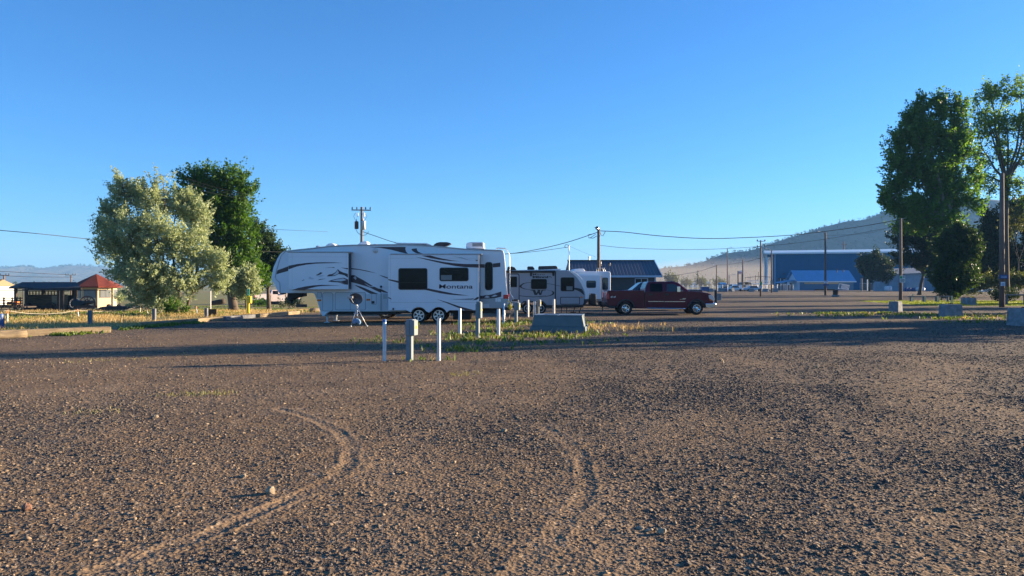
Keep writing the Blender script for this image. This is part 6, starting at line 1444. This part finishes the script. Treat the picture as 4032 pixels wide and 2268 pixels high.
# ================================================================ left: kerb timbers, posts, rope
def timber(name, a, b_, w_, h_, label, m='timber', log=False, z=0.):
    a, b_ = Vector((a[0], a[1], z)), Vector((b_[0], b_[1], z)); d = b_-a; L_ = d.length; ang = math.atan2(d.y, d.x)
    mb = MB()
    if log:
        n_ = 12; mb.tube([(L_*i/n_, 0, h_*.48+.012*math.sin(i*2.3)) for i in range(n_+1)], [h_*.52*(1+.04*math.sin(i*1.7)) for i in range(n_+1)], n=14)
    else: mb.prism([(0, -.03), (L_, -.03), (L_, h_), (0, h_)], -w_/2, w_/2)
    o = mb.build(name, M[m], None, local=True, bevel=.025 if not log else .0, smooth=log)
    o.location = a; o.rotation_euler = (0, 0, ang); return tag(o, label, 'kerb timber', 'timber kerbs along the grass')
timber('kerb_timber', (-18.0, 22.4), (-15.62, 24.75), .32, .22, 'pale round ended timber at the lower left corner', log=True)
timber('kerb_timber', (-17.6, 24.2), (-14.35, 27.4), .42, .22, 'long flat topped tan timber kerb half in shadow', 'timber')
timber('kerb_timber', (-15.15, 31.6), (-14.45, 34.6), .30, .17, 'tan timber kerb with a black end below the second grey post')
timber('kerb_timber', (-14.45, 34.9), (-14.0, 37.0), .28, .17, 'pale timber kerb below the third grey post')
timber('kerb_timber', (-13.95, 37.2), (-13.4, 39.8), .30, .18, 'grey weathered timber kerb before the yellow post', 'wood_grey')
timber('kerb_timber', (-13.3, 40.2), (-12.6, 45.2), .30, .18, 'tan timber kerb between the yellow post and fifth wheel')
timber('kerb_timber', (-12.7, 48.5), (-9.5, 52.5), .30, .28, 'round tan log seen under the fifth wheel nose', log=True, z=-.05)
for k, (px, b_, tp) in enumerate(((355, 1278, 1222), (607, 1264.5, 1215), (812, 1252, 1213))):
    Y = GY(b_); p = P(px, tp, Y); o = MB().box(p.x-.075, p.x+.075, Y-.075, Y+.075, -.1, p.z).build('short_post', M['wood_grey'], None, bevel=.012)
    tag(o, ['grey square post left of the olive tree', 'grey square post before the olive trunk', 'grey square post left of the yellow marker'][k], 'post', 'grey posts along the kerb')
Y = 29.4; p = P(4, 1236, Y); o = thing('plastic_barrel', 'dark blue barrel cut off by the left edge', 'barrel', (p.x-.05, Y, 0))
MB().lathe([(.13, -.05), (.16, 0), (.16, p.z-.05), (.14, p.z), (0, p.z)], (p.x-.05, Y, 0), 'z', 16).build('shell', M['blue_barrel'], o, auto=40)
MB().box(p.x+.02, p.x+.06, Y-.166, Y-.155, p.z-.22, p.z-.12).build('handle', M['white'], o)
stakes = [(30, 1275, 1219, 'left'), (308, 1252, 1218, ''), (552, 1232, 1205, ''), (580, 1235, 1210, ''), (775, 1240, 1207, '')]
lab = ['white stake with an orange top at the far left of the rope', 'leaning white stake with an orange top left of the grey post', 'upright orange topped stake behind the second grey post', 'leaning orange topped stake before the olive trunk', 'leaning thin stake left of the third grey post']
tops = []
for k, (px, b_, tp, _) in enumerate(stakes):
    Y = GY(b_); a, c = P(px+(3 if k in (1, 3, 4) else 0), b_, Y), P(px-(3 if k in (1, 3, 4) else 0), tp, Y); o = thing('rope_stake', lab[k], 'stake', (a.x, Y, 0), group='rope stakes')
    m_ = a.lerp(c, .72); MB().cyl(a-Vector((0, 0, .05)), m_, .022, n=7).build('shaft', M['white'], o); MB().cyl(m_, c, .026, n=7).build('tip', M['orange'], o); tops.append(m_.lerp(c, .7))
pr_ = P(-40, 1226, 31)
rope_knots = [pr_, tops[0]]
for a, b_ in ((tops[0], tops[1]), (tops[1], tops[2]), (tops[3], tops[4])):
    for q_ in (.25, .5, .75): v = a.lerp(b_, q_); v.z -= .22*(1-(2*q_-1)**2)*.8; rope_knots.append(v)
    rope_knots.append(b_)
tag(MB().tube(rope_knots, .011, n=5).build('barrier_rope', M['rope'], None, smooth=True), 'sagging pale rope strung between the orange topped stakes', 'rope')
# yellow pay post with green top
Y = GY(1238); p = P(983, 0, Y); k_ = F/Y; o = thing('marker_post', 'bright yellow post with a green sign top and yellow box', 'marker post', (p.x-.05, Y, 0))
x0 = p.x-.08
z = lambda v: P(0, v, Y).z
MB().box(x0-.075, x0+.065, Y-.07, Y+.07, -.05, z(1165)).build('post', M['yellow'], o, bevel=.01)
gb = MB().box(x0-.06, x0+.10, Y-.08, Y-.05, z(1165), z(1137.5)).build('sign_plate', M['green_sign'], o, bevel=.005)
for q_ in range(4): MB().box(x0-.035, x0+.075, Y-.085, Y-.0805, z(1141+q_*6)-.018, z(1141+q_*6)+.012).build('print_line', M['white'], gb)
bx = MB().box(x0-.06, x0+.20, Y-.16, Y+.06, z(1194), z(1166)).build('drop_box', M['yellow'], o, bevel=.015)
for q_ in range(2): MB().box(x0-.02, x0+.10, Y-.166, Y-.161, z(1172+q_*7)-.012, z(1172+q_*7)+.006).build('print_line', M['timber'], bx)
o = MB().box(P(820,0,41).x, P(852,0,41).x, 41, 41.12, 0, P(0, 1217, 41).z).build('plank_stump', M['brown_board'], None, bevel=.02); tag(o, 'short brown plank box right of the third grey post', 'plank')
o = MB().tube([P(830,1194,58)+Vector((0,0,.0)), P(860,1190,58), P(884,1186,58)], [.16, .2, .22], n=10).build('fallen_log', M['wood_dark'], None, smooth=True); tag(o, 'dark fallen log on the grass behind the thin white stake', 'log')
o = MB().cyl((P(829,0,56).x, 56, -.4), (P(829,0,56).x, 56, P(0,1146,56).z), .04).build('marker_stake', M['white'], None); tag(o, 'thin tall white stake on the grass left of the elm trunk', 'stake')
for k, (px, py, w_) in enumerate(((1078, 1192, .8), (1188, 1203, .9))):
    p = P(px, py, 70); o = MB().box(p.x-w_/2, p.x+w_/2, 69.8, 70.2, p.z-.15, p.z+.12).build('sleeper', M['wood_dark'], None, bevel=.03); tag(o, ['dark railway sleeper on the grass under the white pickup', 'dark railway sleeper under the fifth wheel hitch'][k], 'sleeper')

# ================================================================ left: museum yard
ZG = -.82
Ye = 80.0; e0 = P(324, 0, Ye)
t = thing('octagonal_house', 'small cream octagonal house with a red pointed roof', 'house', (P(326, 0, Ye).x, Ye+2.6, ZG)); pc = house_local(t)
ro = 2.0; zt = P(0, 1126, Ye).z-ZG; zp = P(0, 1078, Ye+2.6).z-ZG
octo = lambda r, a0=22.5+10: [(r*math.cos(R(a0+45*i)), r*math.sin(R(a0+45*i))) for i in range(8)]
pc(MB().prism_z(octo(ro), 0, zt), 'wall', 'cream')
v = [(x, y, zt-.05) for x, y in octo(ro+.62)]+[(x, y, zt-.17) for x, y in octo(ro+.62)]+[(0, 0, zp), (0, 0, zp-.15)]
pc(MB().add(v, [(i, (i+1) % 8, 16) for i in range(8)]+[(8+i, 8+(i+1) % 8, 17) for i in range(8)]+[(i, (i+1) % 8, 8+(i+1) % 8, 8+i) for i in range(8)]), 'roof', 'shingle_red')
for i in range(8):
    am = R(22.5+10+22.5+45*i); d = Vector((math.cos(am), math.sin(am), 0)); rr_ = ro*math.cos(R(22.5)); Mz = Matrix.Rotation(am, 3, 'Z')
    if d.y > .3: continue
    f = pc(MB().obox(d*(rr_+.03)+Vector((0, 0, zt*.66)), .05, 1.15, .85, Mz), 'window', 'wood_grey')
    for s_ in (-1, 1): pc(MB().obox(d*(rr_+.06)+Mz @ Vector((0, s_*.27, 0))+Vector((0, 0, zt*.66)), .02, .46, .70, Mz), 'pane', 'curtain', f)
    pc(MB().obox(Vector((d.x*0, d.y*0, 0))+Vector((octo(ro+.03)[i][0], octo(ro+.03)[i][1], zt/2)), .12, .12, zt-.02, Mz), 'corner_board', 'cream')
# pavilion roof on posts
Yv = 62.0; t = thing('pavilion', 'open sided pavilion with dark shingle roof sheltering old wagons', 'shelter', (P(180, 0, Yv).x, Yv, ZG+.15)); pc = house_local(t)
cx = P(180, 0, Yv).x; zg = ZG+.15
X = lambda px, Y=Yv: P(px, 0, Y).x-cx
Zv = lambda v, Y=Yv: P(0, v, Y).z-zg
yr = 2.6
v = [(X(145), 0, Zv(1136)), (X(318), 0, Zv(1131)), (X(300, Yv+yr), yr, Zv(1110.5, Yv+yr)), (X(88, Yv+yr), yr, Zv(1110.5, Yv+yr)), (X(27, Yv+5), 5.2, Zv(1131, Yv+5)), (X(300, Yv+5), 5.2, Zv(1131, Yv+5)), (X(60, Yv+1), 1.4, Zv(1127, Yv+1))]
k = len(v); v += [(x, y, z_-.14) for x, y, z_ in v]
pc(MB().add(v, [(0,1,2,3),(3,2,5,4),(0,3,4,6),(7,8,9,10),(10,9,12,11),(7,10,11,13),(0,1,8,7),(1,2,9,8),(2,5,12,9),(5,4,11,12),(4,6,13,11),(6,0,7,13)]), 'roof', 'shingle_dark')
for px, y in ((104, .4), (232, .4), (246, .4), (62, 4.6), (170, 4.6), (290, 4.6), (300, .5)): pc(MB().box(X(px, Yv+y)-.10, X(px, Yv+y)+.10, y-.1, y+.1, -.4, Zv(1134, Yv+y)), 'post', 'wood_dark')
pc(MB().box(X(100), X(310), .3, .5, Zv(1142), Zv(1137)), 'beam', 'wood_dark')
pc(MB().box(X(90, Yv+4.6), X(300, Yv+4.6), 4.5, 4.7, Zv(1146), Zv(1140)), 'beam', 'wood_dark')
pc(MB().box(X(100, Yv+4.9), X(298, Yv+4.9), 4.85, 4.95, Zv(1215, Yv+4.9), Zv(1162, Yv+4.9)), 'back_boards', 'wood_dark')  # added dark boards that deepen the shade under the roof
for k_ in range(7): pc(MB().box(X(95+k_*30, Yv+3), X(118+k_*30, Yv+3), 2.6+.2*(k_%3), 3.6, 0, Zv(1212-6*(k_%3), Yv+3)), 'stored_crate', 'wood_dark')  # added dark boxes, filling the pavilion so its inside looks dim
def wagon_wheel(mb, x, y, z, r, n=12, th=.07):
    mb.lathe([(r, -th/2), (r, th/2), (r*.9, th/2), (r*.9, -th/2), (r, -th/2)], (x, y, z), n=28)
    for k in range(n): a = 2*math.pi*k/n; mb.cyl((x, y, z), (x+r*.92*math.cos(a), y, z+r*.92*math.sin(a)), .025, n=5)
    mb.cyl((x, y-th, z), (x, y+th, z), r*.14, n=10)
# covered coach under the pavilion
Yx = 63.4; t = thing('old_wagon', 'old brown coach with a row of small windows under the pavilion', 'wagon', (P(175, 0, Yx).x, Yx, zg)); 
Xw = lambda px: P(px, 0, Yx).x
Zw = lambda v: P(0, v, Yx).z
MB().box(Xw(118), Xw(240), Yx-.5, Yx+1.0, Zw(1201), Zw(1160)).build('body', M['brown_board'], t, bevel=.02)
MB().box(Xw(114), Xw(243), Yx-.6, Yx+1.1, Zw(1148), Zw(1145.5)).build('roof', M['wood_dark'], t)
mb = MB()
for k in range(11): x = Xw(118+k*12); mb.box(x, x+.06, Yx-.5, Yx-.44, Zw(1160), Zw(1148))
mb.box(Xw(118), Xw(240), Yx-.48, Yx-.45, Zw(1155), Zw(1153.8)); mb.build('window_bars', M['wood_dark'], t)
MB().box(Xw(219), Xw(239), Yx-.53, Yx-.502, Zw(1199), Zw(1164)).build('end_panel', M['timber'], t)
for px in (135, 222):
    mb = MB(); wagon_wheel(mb, Xw(px), Yx-.75, zg+.48, .48); mb.build('wheel', M['wood_dark'], t)
    mb = MB(); wagon_wheel(mb, Xw(px), Yx+1.25, zg+.48, .48); mb.build('wheel', M['wood_dark'], t)
MB().box(Xw(125), Xw(232), Yx-.6, Yx+1.1, Zw(1212), Zw(1202)).build('chassis', M['wood_dark'], t)
# hay rack wagon at the far left
Yx = 58.0; t = thing('old_wagon', 'open slatted wagon with an orange box at the far left of the pavilion', 'wagon', (P(40, 0, Yx).x, Yx, zg))
for v0, v1 in ((1176, 1172), (1186, 1182), (1196, 1192), (1206, 1201)): MB().box(P(-40,0,Yx).x, P(92,0,Yx).x, Yx-.05, Yx+.05, P(0,v0,Yx).z, P(0,v1,Yx).z).build('slat', M['wood_dark'], t)
for px in (-20, 12, 45, 78): MB().box(P(px,0,Yx).x-.05, P(px,0,Yx).x+.05, Yx+.06, Yx+.14, P(0,1212,Yx).z, P(0,1170,Yx).z).build('stake', M['wood_dark'], t)
MB().box(P(-40,0,Yx).x, P(92,0,Yx).x, Yx+.15, Yx+1.6, P(0,1212,Yx).z, P(0,1207,Yx).z).build('bed', M['wood_dark'], t)
MB().box(P(16,0,Yx).x, P(58,0,Yx).x, Yx+.3, Yx+.8, P(0,1199,Yx).z, P(0,1188,Yx).z).build('crate', M['orange'], t)
for px in (-10, 70):
    mb = MB(); wagon_wheel(mb, P(px,0,Yx).x, Yx-.2, zg+.5, .5); mb.build('wheel', M['wood_dark'], t)
# steam tractor with a big spoked wheel
Yx = 58.5; t = thing('steam_engine', 'black old engine with a rusty spoked flywheel before the red roofed house', 'old engine', (P(330, 0, Yx).x, Yx, zg-.2))
Xw = lambda px: P(px, 0, Yx).x
Zw = lambda v: P(0, v, Yx).z
MB().prism([(Xw(284), Zw(1206)), (Xw(282), Zw(1192)), (Xw(289), Zw(1182)), (Xw(302), Zw(1178)), (Xw(312), Zw(1184)), (Xw(340), Zw(1185)), (Xw(362), Zw(1183)), (Xw(364), Zw(1194)), (Xw(340), Zw(1197)), (Xw(320), Zw(1206))], Yx-.22, Yx+.22).build('boiler', M['iron'], t, bevel=.06)
MB().cyl((Xw(296), Yx, Zw(1180)), (Xw(297), Yx, Zw(1170)), .07, .1).build('smokestack', M['iron'], t)
MB().tube([(Xw(340), Yx-.3, Zw(1186)), (Xw(352), Yx-.3, Zw(1178)), (Xw(366), Yx-.3, Zw(1189)), (Xw(376), Yx-.3, Zw(1188))], .04).build('steering_rod', M['rust'], t)
mb = MB(); wagon_wheel(mb, Xw(330), Yx+.5, Zw(1197), .62, 12, .1); mb.build('flywheel', M['rust'], t)
for px in (300, 362):
    mb = MB(); wagon_wheel(mb, Xw(px), Yx-.35, zg+.22, .42, 10, .14); mb.build('wheel', M['iron'], t)
MB().box(Xw(300), Xw(374), Yx-.3, Yx+.3, Zw(1212), Zw(1203)).tube([(Xw(365), Yx, Zw(1186)), (Xw(372), Yx, Zw(1194)), (Xw(370), Yx, Zw(1214))], .05).build('frame', M['rust'], t)
mb = MB(); wagon_wheel(mb, Xw(268), Yx+.9, Zw(1196), .42, 12, .06); o = mb.build('wagon_wheel', M['wood_grey'], None); tag(o, 'pale wooden wagon wheel leaning left of the black engine', 'wheel')
# flat dark implement
Yx = 56.0; t = thing('flat_trailer', 'long low black farm trailer with bent levers in the dry grass', 'farm trailer', (P(450, 0, Yx).x, Yx, -.45))
Xw = lambda px: P(px, 0, Yx).x
Zw = lambda v: P(0, v, Yx).z
MB().prism([(Xw(362), Zw(1224)), (Xw(395), Zw(1209)), (Xw(420), Zw(1206)), (Xw(515), Zw(1206)), (Xw(530), Zw(1212)), (Xw(510), Zw(1217)), (Xw(400), Zw(1228))], Yx, Yx+1.2).build('bed', M['iron'], t, bevel=.02)
for px in (415, 455, 490, 508): MB().ball((Xw(px), Yx+.5, Zw(1204)), .16, .2, .11, jit=.2).build('machinery', M['iron'], t)
for px in (516, 524): MB().tube([(Xw(px), Yx+.4, Zw(1206)), (Xw(px+12), Yx+.4, Zw(1190)), (Xw(px+20), Yx+.4, Zw(1184)), (Xw(px+22), Yx+.4, Zw(1188))], .03).build('lever', M['rust'], t)
for px in (400, 480): MB().lathe([(.05, -.06), (.2, -.08), (.26, -.03), (.26, .1)], (Xw(px), Yx-.02, Zw(1224)), n=16).build('wheel', M['iron'], t)
# wire fence line across the yard front
tf = thing('wire_fence', 'thin pipe fence line crossing in front of the pavilion and cream house', 'fence', (P(0, 0, 55).x, 55, -.3))
MB().cyl(P(-60, 1143, 55), P(420, 1142, 55), .035, n=6).build('top_rail', M['iron'], tf)
for px in (90, 234): x = P(px, 0, 55).x; MB().cyl((x, 55, -.6), (x, 55, P(0, 1143, 55).z), .022, n=6).build('post', M['iron'], tf)
# white shed at far left
Yx = 96.0; t = thing('shed', 'white shed with tan roof at the left picture edge', 'shed', (P(0, 0, Yx).x, Yx, ZG)); pc = house_local(t)
cx = P(0, 0, Yx).x; X = lambda px: P(px, 0, Yx).x-cx; Z = lambda v: P(0, v, Yx).z-ZG
pc(MB().box(X(-180), X(-48), 0, 5, 0, Z(1128)), 'wall', 'white')
pc(MB().add([(X(-190), -.4, Z(1130)), (X(-42), -.4, Z(1126)), (X(-42), 2.5, Z(1099)), (X(-190), 2.5, Z(1099)), (X(-190), -.4, Z(1133)), (X(-42), -.4, Z(1129)), (X(-42), 2.5, Z(1102)), (X(-190), 2.5, Z(1102)), (X(-42), 5.4, Z(1126)), (X(-190), 5.4, Z(1126))],
            [(0,1,2,3), (4,5,6,7), (0,1,5,4), (1,2,6,5), (3,2,8,9), (2,8,5), (0,3,7,4)]), 'roof', 'timber')
# rocks lying on the lot
rocks = [(680,1242,.10,.075,'timber','big tan rock lying beside the curved wheel mark'), (67,1283,.085,.06,'brick','reddish rock near the left edge'), (1665,1344,.075,.05,'white','pale angular rock in the dark gravel'), (1632,1336,.085,.02,'timber','flat tan stone chip left of the pale rock'),
         (1610,1330,.07,.018,'timber','small flat chip furthest left of the pale rock'), (2055,926,.09,.07,'timber','rounded tan rock out on the right of the lot'), (1268,1084,.085,.05,'concrete','grey brown rock in the middle of the lot'), (612,1198,.075,.035,'concrete','flat dark rock above the big tan rock'), (392,1052,.075,.05,'timber','small tan rock at the left of the lot')]
M['brick'] = mat('reddish_stone', (.26, .13, .08), .9, var=.2, scale=20, bump=.4)
M['tanrock'] = mat('tan_stone', (.33, .25, .16), .9, var=.2, scale=20, bump=.4)
for px, py, r, h, m_, lb in rocks:
    r, h = r*.45, h*.5
    p = G(px*4032/2576, py*4032/2576); zz = float(micro_z(np.array([p.x]), np.array([p.y]), np.array([p.y]))[0])
    o = MB().ball((0, 0, 0), r, r*.8, h, n=9, m=6, jit=.22).build('rock', M['tanrock'] if m_ == 'timber' else M['brick'] if m_ == 'brick' else M['tanrock'], None, local=True, bevel=.002)
    o.location = (p.x, p.y, zz+h*.55); o.rotation_euler = (random.uniform(-.3, .3), random.uniform(-.3, .3), random.uniform(0, 6)); tag(o, lb, 'rock', 'rocks lying on the lot')

# ================================================================ hills
def hill(name, prof, D, mcol, depthf=.35, seed=3, rough=12.):
    """prof: skyline (px, py) at distance D; the slope falls towards the camera"""
    xs = np.linspace(prof[0][0], prof[-1][0], 260); ys = np.interp(xs, [p[0] for p in prof], [p[1] for p in prof])
    rows = 60; V = []
    for j in range(rows+1):
        q_ = j/rows; Y = D*(1-depthf*(1-q_))
        crest = H-(ys-HY)/F*D
        z = crest*(q_**1.25)+((fbm(xs*.012*D/1500+5, np.full_like(xs, q_*9), seed, 5)-.5)*rough*math.sin(math.pi*min(1, q_*1.0))*.8)*(np.clip(crest/120, .1, 1))
        if j == 0: z = np.full_like(xs, -3.)
        V.append(np.stack([(xs-CX)/F*Y if False else (xs-CX)/F*D, np.full_like(xs, Y), z], -1))
    back = V[-1].copy(); back[:, 1] += D*.3; back[:, 2] = -5; V.append(back)
    V = np.array(V); nr, nc = V.shape[:2]; gi = np.arange(nr*nc).reshape(nr, nc)
    q = np.stack([gi[:-1, :-1], gi[:-1, 1:], gi[1:, 1:], gi[1:, :-1]], -1).reshape(-1, 4)
    o = np_mesh(name, V.reshape(-1, 3), q, mcol, smooth=True); tag(o, kind='structure'); return V
M['hillside'] = mat('sage_hillside', (.085, .085, .06), .95, var=.45, scale=.012, col2=(.16, .145, .09))
def hillmat(name, c1, c2, sc):
    m = mat(name, c1, .95, var=.2, scale=sc, col2=c2); nt = m.node_tree; L = nt.links
    b = next(n for n in nt.nodes if n.type == 'BSDF_PRINCIPLED'); src = b.inputs['Base Color'].links[0].from_socket
    tc = N(nt, 'ShaderNodeTexCoord'); n2 = N(nt, 'ShaderNodeTexNoise', i_Scale=sc*12, i_Detail=6.0, i_Roughness=.7); L.new(tc.outputs['Object'], n2.inputs['Vector'])
    r = N(nt, 'ShaderNodeMapRange'); r.inputs[1].default_value = .5; r.inputs[2].default_value = .58; L.new(n2.outputs['Fac'], r.inputs[0])
    mx = N(nt, 'ShaderNodeMix', data_type='RGBA'); L.new(r.outputs[0], mx.inputs['Factor']); L.new(src, mx.inputs['A']); mx.inputs['B'].default_value = (.028, .04, .022, 1); L.new(mx.outputs['Result'], b.inputs['Base Color'])
    return m
M['hill1'] = hillmat('scrub_hillside', (.042, .056, .048), (.07, .08, .062), .010)
M['hill2'] = hillmat('far_hillside', (.10, .09, .06), (.17, .14, .09), .003)
D1, D2 = 1500., 3600.
pr1 = [(2300,1112),(2450,1090),(2560,1066),(2600,1057),(2700,1047),(2760,1034),(2800,1018),(2850,999),(2900,992),(2950,988),(2990,976),(3050,955),(3100,938),(3180,915),(3250,892),(3330,872),(3400,866),(3450,850),(3500,826),(3600,800),(3700,785),(3800,778),(3900,785),(4050,800),(4250,830),(4500,880)]
HV = hill('right_hill', pr1, D1, M['hill1'], .17, 3, 26.)
pr2 = [(-500,1075),(-300,1060),(-150,1052),(-60,1055),(0,1053),(50,1055),(80,1050),(110,1048),(140,1055),(165,1062),(195,1056),(250,1047),(300,1045),(350,1047),(420,1053),(520,1060),(700,1072),(1000,1090),(1400,1105),(1800,1112),(2100,1116)]
HV2 = hill('left_hill', pr2, D2, M['hill2'], .35, 8, 40.)
# scrub trees on the right hill: a far-off wood read as one mass
def scrub(V, n, rmin, rmax, label, crest_share=.2):
    nr, nc = V.shape[:2]; C_ = []; 
    for k in range(n):
        i = rng.integers(nc-1); j = nr-2 if k < n*crest_share else int((nr-3)*rng.random()**.6)
        p = V[j, i]+rng.normal(0, 1, 3)*np.array([3, 3, 0]); C_.append((p, rng.uniform(rmin, rmax)))
    c = np.array([a for a, _ in C_]); r = np.array([b for _, b in C_]); c[:, 2] += r*.4
    v, f, kk = leaf_cloud(c, r, 14, rmin*.9, 1.0, 1.2)
    o = np_mesh('hill_scrub', v, f, M['darkleaf'], None, {'tint': ('FACE', rng.random(kk))}); tag(o, label, 'scrub trees', kind='stuff')
sel = HV[:, (HV[-2, :, 0] > -300) & (HV[-2, :, 0] < 900)]
scrub(sel, 900, 1.8, 3.8, 'dark scrub trees dotted over the hill and its skyline', .24)
sel = HV2[:, (HV2[-2, :, 0] > -2700) & (HV2[-2, :, 0] < -1900)]
scrub(sel, 160, 4, 8, 'tiny trees on the far left skyline', .8)
# pale trees in the dusty flat below the hill
for k, (px, py, rx, rz) in enumerate(((2642, 1100, 26, 20), (2760, 1108, 24, 16), (2830, 1112, 22, 14), (2700, 1113, 18, 10))):
    make_tree('shade_tree', ['pale dusty round tree just right of the metal roof', 'dusty tree behind the short bare pole', 'dusty tree behind the white lamp post', 'low dusty tree between the two dusty round trees'][k], 'tree', px, 1126, 480+20*k, [(px, py, rx, rz, 1), (px+rx*.5, py+rz*.3, rx*.7, rz*.7, .8)], 'bushleaf', 'bark', 40, 30, .6, 2.2, .35, group='dusty trees below the hill', hollow=.2)
# hedgerow of low far trees along the plain
def treeline(label, x0, x1, Y, n, r0, r1):
    c = np.stack([rng.uniform(x0, x1, n), Y+rng.normal(0, 25, n), rng.uniform(0, 1, n)*r1*.8], -1); r = rng.uniform(r0, r1, n)
    v, f, kk = leaf_cloud(c, r, 26, r0*.45, .8, 1.2); o = np_mesh('treeline', v, f, M['darkleaf'], None, {'tint': ('FACE', rng.random(kk))}); tag(o, label, 'treeline', kind='stuff')
treeline('low far treeline on the plain at the left', -620, -60, 760, 130, 2.0, 4.2)
treeline('low far treeline at the foot of the hill', 120, 420, 760, 90, 2.0, 4.5)

# ================================================================ haze: one closed box of air round the camera and the whole scene
m, nt = nodes_of('haze_air'); ov = N(nt, 'ShaderNodeOutputMaterial'); pv_ = N(nt, 'ShaderNodeVolumePrincipled')
pv_.inputs['Color'].default_value = (.26, .56, 1.0, 1); pv_.inputs['Density'].default_value = HAZE; pv_.inputs['Anisotropy'].default_value = .0
nt.links.new(pv_.outputs[0], ov.inputs['Volume'])
hz = MB().box(-5200, 3000, -300, 5600, -6, 230).build('haze', m); tag(hz, 'thin morning haze over the plain', 'haze', kind='stuff')

m, nt = nodes_of('dust_air'); ov = N(nt, 'ShaderNodeOutputMaterial'); pv_ = N(nt, 'ShaderNodeVolumePrincipled')
pv_.inputs['Color'].default_value = (1.0, .86, .68, 1); pv_.inputs['Density'].default_value = .0009
nt.links.new(pv_.outputs[0], ov.inputs['Volume'])
dz = MB().prism([(60, -5), (95, 17), (520, 24), (640, 14), (700, -5)], 420, 840).build('dust_haze', m); tag(dz, 'low warm dust drifting over the flat at the foot of the hill', 'dust', kind='stuff')
